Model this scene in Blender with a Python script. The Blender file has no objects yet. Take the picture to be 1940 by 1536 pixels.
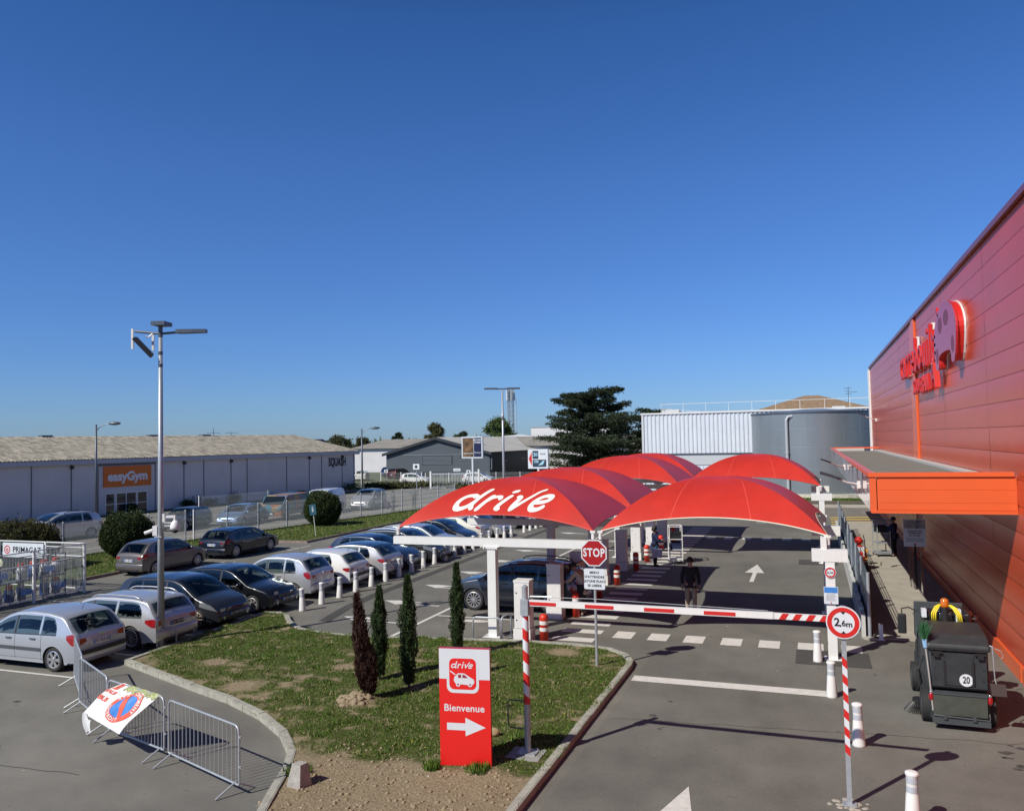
import bpy, bmesh, math, random
import numpy as np
from mathutils import Vector, Matrix, noise
C = bpy.context
S = C.scene
PI = math.pi
RAD = math.radians
random.seed(7)
rng = np.random.default_rng(11)

# ---------------------------------------------------------------- camera
H = 5.6
cam_d = bpy.data.cameras.new('camera')
cam = bpy.data.objects.new('camera', cam_d)
S.collection.objects.link(cam)
S.camera = cam
cam_d.sensor_width = 36.0
cam_d.lens = 36.0 * 1540.0 / 1940.0
cam_d.clip_start = 0.1
cam_d.clip_end = 6000
_yaw, _pit, _rol = math.atan(565 / 1540.0), math.atan(66 / 1540.0), 0.02
_F = Vector((-math.sin(_yaw) * math.cos(_pit), math.cos(_yaw) * math.cos(_pit), math.sin(_pit)))
_R = Vector((math.cos(_yaw), math.sin(_yaw), 0))
_U = _R.cross(_F)
_R2 = _R * math.cos(_rol) - _U * math.sin(_rol)
_U2 = _R * math.sin(_rol) + _U * math.cos(_rol)
cam.matrix_world = Matrix(((_R2.x, _U2.x, -_F.x, 0), (_R2.y, _U2.y, -_F.y, 0), (_R2.z, _U2.z, -_F.z, H), (0, 0, 0, 1)))

# ---------------------------------------------------------------- world, sun, exposure
SUN = Vector((-0.575, -0.92, 1.0)).normalized()
w = bpy.data.worlds.new('World'); S.world = w; w.use_nodes = True
nt = w.node_tree
sky = nt.nodes.new('ShaderNodeTexSky')
sky.sky_type = 'NISHITA'
sky.sun_disc = False
sky.sun_elevation = math.asin(SUN.z)
sky.sun_rotation = math.atan2(SUN.x, SUN.y)
sky.altitude = 200
sky.air_density = 1.0
sky.dust_density = 0.25
sky.ozone_density = 2.2
bg = nt.nodes['Background']
bg.inputs[1].default_value = 0.066
tint = nt.nodes.new('ShaderNodeMix'); tint.data_type = 'RGBA'; tint.blend_type = 'MULTIPLY'; tint.inputs[0].default_value = 1
wtc = nt.nodes.new('ShaderNodeTexCoord'); wsp = nt.nodes.new('ShaderNodeSeparateXYZ'); wrp = nt.nodes.new('ShaderNodeValToRGB')
nt.links.new(wtc.outputs['Generated'], wsp.inputs[0]); nt.links.new(wsp.outputs['Z'], wrp.inputs['Fac'])
wrp.color_ramp.elements[0].position = .0; wrp.color_ramp.elements[0].color = (.595, .915, 1.62, 1)
wrp.color_ramp.elements[1].position = .30; wrp.color_ramp.elements[1].color = (.60, 1.03, 1.76, 1)
for p_, c_ in ((.46, (.46, .95, 1.68)), (.62, (.22, .42, .68))):
    e_ = wrp.color_ramp.elements.new(p_); e_.color = c_ + (1,)
nt.links.new(wrp.outputs['Color'], tint.inputs[7])
nt.links.new(sky.outputs[0], tint.inputs[6]); nt.links.new(tint.outputs[2], bg.inputs[0])
sd = bpy.data.lights.new('sun', 'SUN'); sd.energy = 4.9; sd.angle = RAD(0.53); sd.color = (1.0, 0.955, 0.855)
so = bpy.data.objects.new('sun', sd); S.collection.objects.link(so)
so.rotation_euler = SUN.to_track_quat('Z', 'Y').to_euler()
S.view_settings.view_transform = 'Standard'
S.view_settings.look = 'None'
S.view_settings.exposure = 0.0
S.view_settings.gamma = 1.0
S.render.resolution_x = 1024; S.render.resolution_y = 810
S.render.engine = 'CYCLES'

# ---------------------------------------------------------------- materials
MATS = {}
def mat(name, col, rough=0.6, metal=0.0, coat=0.0, var=0.0, scale=3.0, bump=0.0, bscale=40.0, spec=0.5, col2=None, stretch=None, trans=0.0, emit=None):
    if name in MATS: return MATS[name]
    m = bpy.data.materials.new(name); m.use_nodes = True
    n = m.node_tree; b = n.nodes['Principled BSDF']; L = n.links
    c = tuple(col) + (1,)
    b.inputs['Base Color'].default_value = c
    b.inputs['Roughness'].default_value = rough
    b.inputs['Metallic'].default_value = metal
    b.inputs['Coat Weight'].default_value = coat
    b.inputs['Coat Roughness'].default_value = 0.03
    b.inputs['Specular IOR Level'].default_value = spec
    if trans: b.inputs['Transmission Weight'].default_value = trans
    if emit:
        b.inputs['Emission Color'].default_value = tuple(emit) + (1,); b.inputs['Emission Strength'].default_value = 1
    tc = n.nodes.new('ShaderNodeTexCoord')
    vec = tc.outputs['Object']
    if stretch:
        mp = n.nodes.new('ShaderNodeMapping'); mp.inputs['Scale'].default_value = stretch
        L.new(vec, mp.inputs['Vector']); vec = mp.outputs['Vector']
    if var > 0:
        t = n.nodes.new('ShaderNodeTexNoise'); t.inputs['Scale'].default_value = scale; t.inputs['Detail'].default_value = 8; t.inputs['Roughness'].default_value = 0.62
        L.new(vec, t.inputs['Vector'])
        r = n.nodes.new('ShaderNodeValToRGB')
        r.color_ramp.elements[0].position = 0.32; r.color_ramp.elements[1].position = 0.7
        k = 1 - var
        r.color_ramp.elements[0].color = (c[0] * k, c[1] * k, c[2] * k, 1)
        r.color_ramp.elements[1].color = (tuple(col2) + (1,)) if col2 else (min(1, c[0] * (1 + var)), min(1, c[1] * (1 + var)), min(1, c[2] * (1 + var)), 1)
        L.new(t.outputs['Fac'], r.inputs['Fac']); L.new(r.outputs['Color'], b.inputs['Base Color'])
    if bump > 0:
        t2 = n.nodes.new('ShaderNodeTexNoise'); t2.inputs['Scale'].default_value = bscale; t2.inputs['Detail'].default_value = 4
        L.new(vec, t2.inputs['Vector'])
        bp = n.nodes.new('ShaderNodeBump'); bp.inputs['Strength'].default_value = bump; bp.inputs['Distance'].default_value = 0.02
        L.new(t2.outputs['Fac'], bp.inputs['Height']); L.new(bp.outputs['Normal'], b.inputs['Normal'])
    MATS[name] = m
    return m

def asphalt(name, base, patch):
    m = bpy.data.materials.new(name); m.use_nodes = True
    n = m.node_tree; b = n.nodes['Principled BSDF']; L = n.links
    tc = n.nodes.new('ShaderNodeTexCoord')
    def noi(s, d=6, r=.6):
        t = n.nodes.new('ShaderNodeTexNoise'); t.inputs['Scale'].default_value = s; t.inputs['Detail'].default_value = d; t.inputs['Roughness'].default_value = r
        L.new(tc.outputs['Object'], t.inputs['Vector']); return t.outputs['Fac']
    def ramp(f, p0, p1, c0, c1):
        r = n.nodes.new('ShaderNodeValToRGB'); e = r.color_ramp.elements
        e[0].position = p0; e[1].position = p1; e[0].color = (c0[0], c0[1], c0[2], 1); e[1].color = (c1[0], c1[1], c1[2], 1)
        L.new(f, r.inputs['Fac']); return r.outputs['Color']
    def mix(kind, fac, a, bb):
        x = n.nodes.new('ShaderNodeMix'); x.data_type = 'RGBA'; x.blend_type = kind
        if isinstance(fac, float): x.inputs[0].default_value = fac
        else: L.new(fac, x.inputs[0])
        L.new(a, x.inputs[6]); L.new(bb, x.inputs[7]); return x.outputs[2]
    big = ramp(noi(.16, 4), .35, .68, [v * .80 for v in base], [v * 1.16 for v in base])
    med = ramp(noi(1.3, 8, .7), .3, .75, (.84, .84, .84), (1.14, 1.13, 1.11))
    grn = ramp(noi(55, 3, .8), .3, .7, (.72, .72, .72), (1.3, 1.29, 1.27))
    c = mix('MULTIPLY', 1.0, big, med); c = mix('MULTIPLY', 1.0, c, grn)
    vo = n.nodes.new('ShaderNodeTexVoronoi'); vo.inputs['Scale'].default_value = 14
    L.new(tc.outputs['Object'], vo.inputs['Vector'])
    st = ramp(noi(2.6, 2, .5), .70, .76, (0, 0, 0), (1, 1, 1))
    dk = n.nodes.new('ShaderNodeRGB'); dk.outputs[0].default_value = (patch[0], patch[1], patch[2], 1)
    c = mix('MIX', st, c, mix('MIX', .45, c, dk.outputs[0]))
    L.new(c, b.inputs['Base Color'])
    b.inputs['Roughness'].default_value = .82; b.inputs['Specular IOR Level'].default_value = .3
    bp = n.nodes.new('ShaderNodeBump'); bp.inputs['Strength'].default_value = .5; bp.inputs['Distance'].default_value = .012
    L.new(noi(90, 3, .7), bp.inputs['Height']); L.new(bp.outputs['Normal'], b.inputs['Normal'])
    MATS[name] = m; return m

M_asph = asphalt('asphalt', (.178, .172, .155), (.05, .05, .05))
M_asph2 = asphalt('asphalt_drive', (.162, .157, .141), (.04, .04, .04))
M_road = asphalt('road_asphalt', (.23, .215, .19), (.08, .08, .08))
M_patch = asphalt('asphalt_patch', (.075, .073, .07), (.03, .03, .03))
M_conc = mat('concrete', (.36, .33, .28), .85, var=.14, scale=1.4, bump=.3)
M_kerb = mat('kerb_stone', (.35, .34, .29), .85, var=.22, scale=5, bump=.4)
M_kerbd = mat('kerb_brown', (.25, .20, .17), .85, var=.25, scale=5, bump=.4)
def worn_paint(name, col):
    m = mat(name, col, .7, var=.12, scale=6, bump=.2)
    n = m.node_tree; b = n.nodes['Principled BSDF']; L = n.links
    tc = n.nodes.new('ShaderNodeTexCoord'); t = n.nodes.new('ShaderNodeTexNoise'); t.inputs['Scale'].default_value = 22; t.inputs['Detail'].default_value = 10; t.inputs['Roughness'].default_value = .8
    L.new(tc.outputs['Object'], t.inputs['Vector'])
    r = n.nodes.new('ShaderNodeValToRGB'); r.color_ramp.elements[0].position = .34; r.color_ramp.elements[1].position = .42
    r.color_ramp.elements[0].color = (.3, .3, .3, 1); r.color_ramp.elements[1].color = (1, 1, 1, 1)
    L.new(t.outputs['Fac'], r.inputs['Fac'])
    src = b.inputs['Base Color'].links[0].from_socket
    x = n.nodes.new('ShaderNodeMix'); x.data_type = 'RGBA'; x.blend_type = 'MULTIPLY'; x.inputs[0].default_value = 1
    L.new(src, x.inputs[6]); L.new(r.outputs['Color'], x.inputs[7]); L.new(x.outputs[2], b.inputs['Base Color'])
    return m
M_line = worn_paint('road_paint', (.62, .60, .56))
M_yel = worn_paint('yellow_paint', (.62, .42, .08))
M_white = mat('white_paint', (.74, .74, .72), .4, var=.04, scale=4)
M_wplast = mat('white_plastic', (.72, .71, .69), .45, var=.06, scale=6)
M_steel = mat('galvanised_steel', (.40, .43, .46), .42, metal=.35, var=.12, scale=14)
M_steeld = mat('dark_steel', (.10, .12, .15), .45, metal=.3)
M_black = mat('black_plastic', (.018, .018, .02), .5)
M_rubber = mat('tyre_rubber', (.022, .022, .023), .8)
M_dark = mat('dark_void', (.008, .008, .009), .9)
M_rim = mat('alloy', (.5, .5, .52), .3, metal=.7)
M_chrome = mat('chrome', (.75, .76, .78), .12, metal=1)
M_glass = mat('car_glass', (.012, .018, .020), .04, spec=.7, coat=.6)
def see_through(name, tint, lo):
    m = bpy.data.materials.new(name); m.use_nodes = True; n = m.node_tree; L = n.links
    n.nodes.remove(n.nodes['Principled BSDF'])
    tr = n.nodes.new('ShaderNodeBsdfTransparent'); tr.inputs[0].default_value = tuple(tint) + (1,)
    gl = n.nodes.new('ShaderNodeBsdfGlossy'); gl.inputs['Roughness'].default_value = .02; gl.inputs[0].default_value = (.85, .9, .92, 1)
    lw = n.nodes.new('ShaderNodeLayerWeight'); lw.inputs[0].default_value = .5; fr = n.nodes.new('ShaderNodeMath'); fr.operation = 'POWER'; fr.inputs[1].default_value = 3.5; L.new(lw.outputs['Facing'], fr.inputs[0])
    ad = n.nodes.new('ShaderNodeMath'); ad.operation = 'ADD'; ad.use_clamp = True; ad.inputs[1].default_value = lo; L.new(fr.outputs[0], ad.inputs[0])
    mx = n.nodes.new('ShaderNodeMixShader'); L.new(ad.outputs[0], mx.inputs[0]); L.new(tr.outputs[0], mx.inputs[1]); L.new(gl.outputs[0], mx.inputs[2]); L.new(mx.outputs[0], n.nodes['Material Output'].inputs[0])
    MATS[name] = m; return m
M_cabin = see_through('cabin_glass', (.46, .52, .50), .045)
M_inter = mat('car_interior', (.035, .036, .04), .8, var=.2, scale=8)
M_wglass = mat('window_glass', (.02, .028, .035), .06, spec=.8)
M_red = mat('sign_red', (.58, .022, .018), .4, var=.04, scale=3)
M_redp = mat('red_plastic', (.62, .04, .02), .4, var=.08, scale=6)
M_reflw = mat('reflective_grey', (.45, .48, .52), .35)
M_stop = mat('stop_red', (.36, .008, .012), .4)
M_txt = mat('black_ink', (.015, .015, .02), .6)
M_signw = mat('sign_white', (.66, .70, .74), .4, var=.03, scale=3)
M_blue = mat('sign_blue', (.05, .22, .62), .5, var=.15, scale=8)
M_lampred = mat('tail_lamp', (.34, .008, .012), .12, coat=1, var=.15, scale=18)
M_lampw = mat('head_lamp', (.42, .45, .49), .14, coat=1, metal=.6)
M_orange = mat('orange_panel', (.74, .125, .035), .33, var=.04, scale=.8, coat=.12)
M_wallred = mat('red_cladding', (.56, .074, .028), .26, var=.06, scale=.5, coat=.0, spec=.22)
M_canvas = mat('red_canvas', (.50, .031, .020), .45, var=.10, scale=1.1, spec=.4, bump=.25, bscale=2.2)
M_canvasw = mat('canvas_white', (.72, .68, .55), .6, var=.06, scale=6)

# ---------------------------------------------------------------- helpers
class MB:
    def __init__(s): s.v = []; s.f = []; s.m = []
    def add(s, vs, fs, m=0):
        o = len(s.v); s.v += [tuple(p) for p in vs]
        s.f += [tuple(o + i for i in f) for f in fs]; s.m += [m] * len(fs); return s
    def box(s, x0, x1, y0, y1, z0, z1, m=0, T=None):
        vs = [Vector(p) for p in ((x0, y0, z0), (x1, y0, z0), (x1, y1, z0), (x0, y1, z0), (x0, y0, z1), (x1, y0, z1), (x1, y1, z1), (x0, y1, z1))]
        if T is not None: vs = [T @ p for p in vs]
        return s.add(vs, [(0, 3, 2, 1), (4, 5, 6, 7), (0, 1, 5, 4), (1, 2, 6, 5), (2, 3, 7, 6), (3, 0, 4, 7)], m)
    def cyl(s, p0, p1, r0, r1=None, n=12, m=0, cap=True):
        r1 = r0 if r1 is None else r1
        p0 = Vector(p0); p1 = Vector(p1); d = (p1 - p0)
        if d.length < 1e-6: return s
        q = d.to_track_quat('Z', 'Y').to_matrix(); a = q @ Vector((1, 0, 0)); b = q @ Vector((0, 1, 0))
        vs = []
        for p, r in ((p0, r0), (p1, r1)):
            for i in range(n):
                t = 2 * PI * i / n; vs.append(p + a * (r * math.cos(t)) + b * (r * math.sin(t)))
        fs = [(i, (i + 1) % n, n + (i + 1) % n, n + i) for i in range(n)]
        if cap: fs += [tuple(range(n - 1, -1, -1)), tuple(range(n, 2 * n))]
        return s.add(vs, fs, m)
    def tube(s, pts, r, n=8, m=0, closed=False):
        pts = [Vector(p) for p in pts]; N = len(pts); rs = r if isinstance(r, (list, tuple)) else [r] * N
        vs = []; up = Vector((0, 0, 1)); prev = None
        for i, p in enumerate(pts):
            if closed: d = pts[(i + 1) % N] - pts[i - 1]
            else: d = pts[min(i + 1, N - 1)] - pts[max(i - 1, 0)]
            d.normalize()
            if prev is None:
                a = d.cross(up if abs(d.z) < .95 else Vector((1, 0, 0))).normalized()
            else:
                a = (prev - d * prev.dot(d)).normalized()
            prev = a; b = d.cross(a)
            for k in range(n):
                t = 2 * PI * k / n; vs.append(p + a * (rs[i] * math.cos(t)) + b * (rs[i] * math.sin(t)))
        fs = []
        for i in range(N if closed else N - 1):
            j = (i + 1) % N
            for k in range(n):
                l = (k + 1) % n; fs.append((i * n + k, i * n + l, j * n + l, j * n + k))
        if not closed: fs += [tuple(range(n - 1, -1, -1)), tuple(range((N - 1) * n, N * n))]
        return s.add(vs, fs, m)
    def lathe(s, prof, n=20, m=0, o=(0, 0, 0), cap=True):
        vs = []; 
        for r, z in prof:
            for i in range(n):
                t = 2 * PI * i / n; vs.append((o[0] + r * math.cos(t), o[1] + r * math.sin(t), o[2] + z))
        fs = [(i * n + k, i * n + (k + 1) % n, (i + 1) * n + (k + 1) % n, (i + 1) * n + k) for i in range(len(prof) - 1) for k in range(n)]
        if cap: fs += [tuple(range(n - 1, -1, -1)), tuple(range((len(prof) - 1) * n, len(prof) * n))]
        return s.add(vs, fs, m)
    def prism(s, poly, z0, z1, m=0, T=None):
        n = len(poly)
        vs = [Vector((p[0], p[1], z0)) for p in poly] + [Vector((p[0], p[1], z1)) for p in poly]
        if T is not None: vs = [T @ p for p in vs]
        fs = [(i, (i + 1) % n, n + (i + 1) % n, n + i) for i in range(n)] + [tuple(range(n - 1, -1, -1)), tuple(range(n, 2 * n))]
        return s.add(vs, fs, m)
    def grid(s, P, m=0, closed_u=False):
        nu, nv = len(P), len(P[0]); vs = [q for row in P for q in row]; fs = []
        for i in range(nu if closed_u else nu - 1):
            for j in range(nv - 1):
                k = (i + 1) % nu; fs.append((i * nv + j, k * nv + j, k * nv + j + 1, i * nv + j + 1))
        return s.add(vs, fs, m)
    def sphere(s, c, r, n=12, k=8, m=0, sc=(1, 1, 1)):
        prof = []
        P = [[(c[0] + r * sc[0] * math.sin(PI * j / k) * math.cos(2 * PI * i / n), c[1] + r * sc[1] * math.sin(PI * j / k) * math.sin(2 * PI * i / n), c[2] + r * sc[2] * math.cos(PI * j / k)) for j in range(k + 1)] for i in range(n)]
        return s.grid(P, m, True)
    def xf(s, T):
        s.v = [tuple(T @ Vector(p)) for p in s.v]; return s
    def build(s, name, mats, parent=None, smooth=False, angle=None, loc=None):
        me = bpy.data.meshes.new(name); me.from_pydata(s.v, [], s.f)
        if not isinstance(mats, (list, tuple)): mats = [mats]
        for q in mats: me.materials.append(q)
        me.polygons.foreach_set('material_index', s.m)
        if smooth or angle:
            me.polygons.foreach_set('use_smooth', [True] * len(s.f))
            if angle: me.set_sharp_from_angle(angle=RAD(angle))
        me.update()
        o = bpy.data.objects.new(name, me); S.collection.objects.link(o)
        if parent is not None: o.parent = parent
        if loc is not None: o.location = loc
        return o

def tag(o, label=None, cat=None, group=None, kind=None):
    if label: o['label'] = label
    if cat: o['category'] = cat
    if group: o['group'] = group
    if kind: o['kind'] = kind
    return o
def thing(name, label, cat, loc=(0, 0, 0), rz=0.0, group=None):
    o = bpy.data.objects.new(name, None); S.collection.objects.link(o)
    o.empty_display_size = .3; o.location = loc; o.rotation_euler = (0, 0, rz)
    return tag(o, label, cat, group)
def dup(root, loc, rz, label=None, group=None):
    r = root.copy(); S.collection.objects.link(r); r.location = loc; r.rotation_euler = (0, 0, rz)
    if label: r['label'] = label
    if group: r['group'] = group
    for ch in list(root.children):
        c = ch.copy(); S.collection.objects.link(c); c.parent = r
        for g in ch.children:
            d = g.copy(); S.collection.objects.link(d); d.parent = c
    return r
def frame(o, u, v):
    """matrix: local x->u, y->v, z->u x v at origin o"""
    u = Vector(u).normalized(); v = Vector(v).normalized(); w_ = u.cross(v)
    return Matrix(((u.x, v.x, w_.x, o[0]), (u.y, v.y, w_.y, o[1]), (u.z, v.z, w_.z, o[2]), (0, 0, 0, 1)))
def TRZ(x, y, z, rz): return Matrix.Translation((x, y, z)) @ Matrix.Rotation(rz, 4, 'Z')

_tc = {}
def text(s, size=1.0, bold=0.0, shear=0.0, space=1.0, extrude=0.0, align='CENTER'):
    key = (s, bold, shear, space, extrude, align)
    if key not in _tc:
        cu = bpy.data.curves.new('t', 'FONT'); cu.body = s; cu.size = 1; cu.offset = bold; cu.shear = shear; cu.space_character = space
        cu.extrude = extrude; cu.align_x = align; cu.align_y = 'CENTER'; cu.resolution_u = 3
        ob = bpy.data.objects.new('t', cu); S.collection.objects.link(ob)
        dg = C.evaluated_depsgraph_get(); me = bpy.data.meshes.new_from_object(ob.evaluated_get(dg))
        vs = [tuple(v.co) for v in me.vertices]; fs = [tuple(p.vertices) for p in me.polygons]
        bpy.data.objects.remove(ob); bpy.data.meshes.remove(me); bpy.data.curves.remove(cu)
        _tc[key] = (vs, fs)
    vs, fs = _tc[key]
    return [Vector((x * size, y * size, z * size)) for x, y, z in vs], fs
def put_text(mb, s, T, size, m=0, **k):
    vs, fs = text(s, size, **k); mb.add([T @ v for v in vs], fs, m); return mb

def stroke(mb, pts, wd, m=0, z=0.0, sub=6, fn=None):
    """a round-capped brush stroke: pts 2D control points (Catmull-Rom), wd width or list"""
    P = []
    n = len(pts); ws = wd if isinstance(wd, (list, tuple)) else [wd] * n
    W = []
    for i in range(n - 1):
        p0, p1, p2, p3 = [Vector(pts[min(max(j, 0), n - 1)]) for j in (i - 1, i, i + 1, i + 2)]
        for k in range(sub):
            t = k / sub
            P.append(.5 * ((2 * p1) + (p2 - p0) * t + (2 * p0 - 5 * p1 + 4 * p2 - p3) * t * t + (3 * p1 - p0 - 3 * p2 + p3) * t ** 3)); W.append(ws[i] * (1 - t) + ws[i + 1] * t)
    P.append(Vector(pts[-1])); W.append(ws[-1])
    out = []
    for i, p in enumerate(P):
        d = (P[min(i + 1, len(P) - 1)] - P[max(i - 1, 0)]).normalized(); nn = Vector((-d.y, d.x)); h = W[i] / 2
        out.append([p + nn * h * q for q in (-1, -.33, .33, 1)])
    g = [[(q.x, q.y, z) for q in row] for row in out]
    if fn: g = [[fn(*q) for q in row] for row in g]
    mb.grid(g, m)
    for e, s_ in ((0, -1), (-1, 1)):
        p = P[e]; d = (P[1] - P[0]).normalized() if e == 0 else (P[-1] - P[-2]).normalized(); a0 = math.atan2(d.y, d.x)
        fan = [(p.x, p.y, z)] + [(p.x + W[e] / 2 * math.cos(a0 + s_ * (-PI / 2 + PI * k / 8) + (PI if s_ < 0 else 0)), p.y + W[e] / 2 * math.sin(a0 + s_ * (-PI / 2 + PI * k / 8) + (PI if s_ < 0 else 0)), z) for k in range(9)]
        if fn: fan = [fn(*q) for q in fan]
        mb.add(fan, [(0, i, i + 1) for i in range(1, 9)], m)
def disc(mb, T, r, n=28, m=0, z=0.0, r0=0.0, a0=0, a1=2 * PI):
    vs = []; fs = []
    full = abs(a1 - a0 - 2 * PI) < 1e-6
    N = n if full else n + 1
    for i in range(N):
        t = a0 + (a1 - a0) * i / n; vs.append(T @ Vector((r * math.cos(t), r * math.sin(t), z)))
    if r0 <= 0:
        mb.add(vs, [tuple(range(N))], m)
    else:
        for i in range(N):
            t = a0 + (a1 - a0) * i / n; vs.append(T @ Vector((r0 * math.cos(t), r0 * math.sin(t), z)))
        mb.add(vs, [(i, (i + 1) % N, N + (i + 1) % N, N + i) for i in range(n)], m)
def flat(mb, T, poly, z=0.0, m=0):
    mb.add([T @ Vector((p[0], p[1], z)) for p in poly], [tuple(range(len(poly)))], m)
def rrect(x0, x1, y0, y1, r, n=5):
    out = []
    for cx, cy, a in ((x1 - r, y1 - r, 0), (x0 + r, y1 - r, PI / 2), (x0 + r, y0 + r, PI), (x1 - r, y0 + r, 3 * PI / 2)):
        for k in range(n + 1):
            t = a + PI / 2 * k / n; out.append((cx + r * math.cos(t), cy + r * math.sin(t)))
    return out
def fastmesh(name, V, nper, mats, mi=None, parent=None):
    """V: (N*nper,3) array; every nper vertices make one face"""
    V = np.asarray(V, dtype=np.float32).reshape(-1, 3); nf = len(V) // nper
    me = bpy.data.meshes.new(name)
    me.vertices.add(len(V)); me.vertices.foreach_set('co', V.ravel())
    me.loops.add(len(V)); me.loops.foreach_set('vertex_index', np.arange(len(V), dtype=np.int32))
    me.polygons.add(nf); me.polygons.foreach_set('loop_start', np.arange(0, len(V), nper, dtype=np.int32))
    try: me.polygons.foreach_set('loop_total', np.full(nf, nper, dtype=np.int32))
    except Exception: pass
    for q in (mats if isinstance(mats, (list, tuple)) else [mats]): me.materials.append(q)
    if mi is not None: me.polygons.foreach_set('material_index', np.asarray(mi, dtype=np.int32))
    me.update(calc_edges=True); me.validate()
    o = bpy.data.objects.new(name, me); S.collection.objects.link(o)
    if parent is not None: o.parent = parent
    return o
def leafmat(name, c0, c1, rough=.6, trans=.25):
    m = bpy.data.materials.new(name); m.use_nodes = True; n = m.node_tree; b = n.nodes['Principled BSDF']; L = n.links
    g = n.nodes.new('ShaderNodeNewGeometry'); r = n.nodes.new('ShaderNodeValToRGB')
    r.color_ramp.elements[0].color = tuple(c0) + (1,); r.color_ramp.elements[1].color = tuple(c1) + (1,)
    L.new(g.outputs['Random Per Island'], r.inputs['Fac']); L.new(r.outputs['Color'], b.inputs['Base Color'])
    b.inputs['Roughness'].default_value = rough; b.inputs['Specular IOR Level'].default_value = .25
    tl = n.nodes.new('ShaderNodeBsdfTranslucent'); L.new(r.outputs['Color'], tl.inputs['Color'])
    mx = n.nodes.new('ShaderNodeMixShader'); mx.inputs[0].default_value = trans
    L.new(b.outputs[0], mx.inputs[1]); L.new(tl.outputs[0], mx.inputs[2]); L.new(mx.outputs[0], n.nodes['Material Output'].inputs[0])
    MATS[name] = m; return m
def tufts(cen, size, updir=None, spread=1.0, asp=.4, n=1):
    """triangles with random orientation at centres (N,3)"""
    N = len(cen)
    d = rng.normal(size=(N, 3)) * spread
    if updir is not None: d = d + np.asarray(updir)
    d /= np.linalg.norm(d, axis=1)[:, None]
    e = np.cross(d, rng.normal(size=(N, 3))); e /= np.linalg.norm(e, axis=1)[:, None] + 1e-9
    sz = (np.asarray(size) * (0.6 + .8 * rng.random(N)))[:, None]
    return np.stack([cen - e * sz * asp, cen + e * sz * asp, cen + d * sz], axis=1).reshape(-1, 3)
def inpoly(x, y, poly):
    c = np.zeros(len(x), bool); j = len(poly) - 1
    for i in range(len(poly)):
        xi, yi = poly[i]; xj, yj = poly[j]
        c ^= ((yi > y) != (yj > y)) & (x < (xj - xi) * (y - yi) / (yj - yi + 1e-12) + xi); j = i
    return c
# ---------------------------------------------------------------- the setting
def struct(name, mb, mats, **k):
    return tag(mb.build(name, mats, **k), kind='structure')
g = MB(); g.add([(-3000, -1500, -.02), (3000, -1500, -.02), (3000, 4500, -.02), (-3000, 4500, -.02)], [(0, 1, 2, 3)])
struct('ground', g, mat('far_ground', (.10, .115, .06), .9, var=.3, scale=.03))
g = MB(); g.add([(-33, -30, 0), (40, -30, 0), (40, 90, 0), (-29, 90, 0), (-34.6, 39, 0), (-37.5, 23, 0)], [(0, 1, 2, 3, 4, 5)])
struct('car_park', g, M_asph)
# the road runs 10.8 degrees off the store wall, beyond the fence
DR = Vector((.187, .982, 0)).normalized(); NR = Vector((-.982, .187, 0)).normalized()
def road_pt(u, v, z=0.0):
    """u along the road from (-34.6,39), v to the left of it"""
    p = Vector((-34.6, 39, 0)) + DR * u + NR * v; p.z = z; return p
g = MB(); g.add([road_pt(-50, .0, -.006), road_pt(-50, 21, -.006), road_pt(130, 21, -.006), road_pt(130, .0, -.006)], [(0, 3, 2, 1)])
struct('road', g, M_road)
g = MB()
g.add([(-11.55 + .1, 21.2, .004), (4.2, 21.2, .004), (4.2, 60, .004), (-11.45, 60, .004)], [(0, 1, 2, 3)])
g.add([(-4.05, -5, .004), (4.2, -5, .004), (4.2, 21.2, .004), (-4.05, 21.2, .004)], [(0, 1, 2, 3)])
g.add([(-14.2, 21.0, .0035), (-11.55, 21.2, .0035), (-11.55, 60, .0035), (-15.3, 60, .0035), (-15.3, 24, .0035)], [(0, 1, 2, 3, 4)])
struct('drive_lane', g, M_asph2)
g = MB()
for (x0, x1, y0, y1) in ((-.55, 1.18, 21.3, 22.7), (-.7, .9, 37.4, 38.9)):
    g.add([(x0, y0, .012), (x1, y0, .012), (x1, y1, .012), (x0, y1, .012)], [(0, 1, 2, 3)])
P = [(-14.64, 22.3), (-15.1, 24.5), (-15.3, 27), (-15.42, 34), (-15.63, 48.9), (-15.6, 60)]
g.add([(x - .22, y, .012) for x, y in P] + [(x + .16, y, .012) for x, y in P], [(i, 6 + i, 7 + i, i + 1) for i in range(5)])
struct('asphalt_repairs', g, M_patch)
g = MB(); g.box(1.45, 4.19, 24.4, 56, -.1, .03)
struct('concrete_walkway', g, M_conc)
g = MB(); g.box(-30, 6.5, 66.9, 80, -.1, .14)
struct('far_pavement', g, M_conc)
g = MB(); g.add([(-30, 68.2, .17), (6.5, 68.2, .17), (6.5, 73.2, .17), (-30, 73.2, .17)], [(0, 1, 2, 3)])
M_soil = mat('verge_soil', (.10, .085, .05), .95, var=.3, scale=3, bump=.5, bscale=12)
struct('far_verge', g, M_soil)

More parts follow.
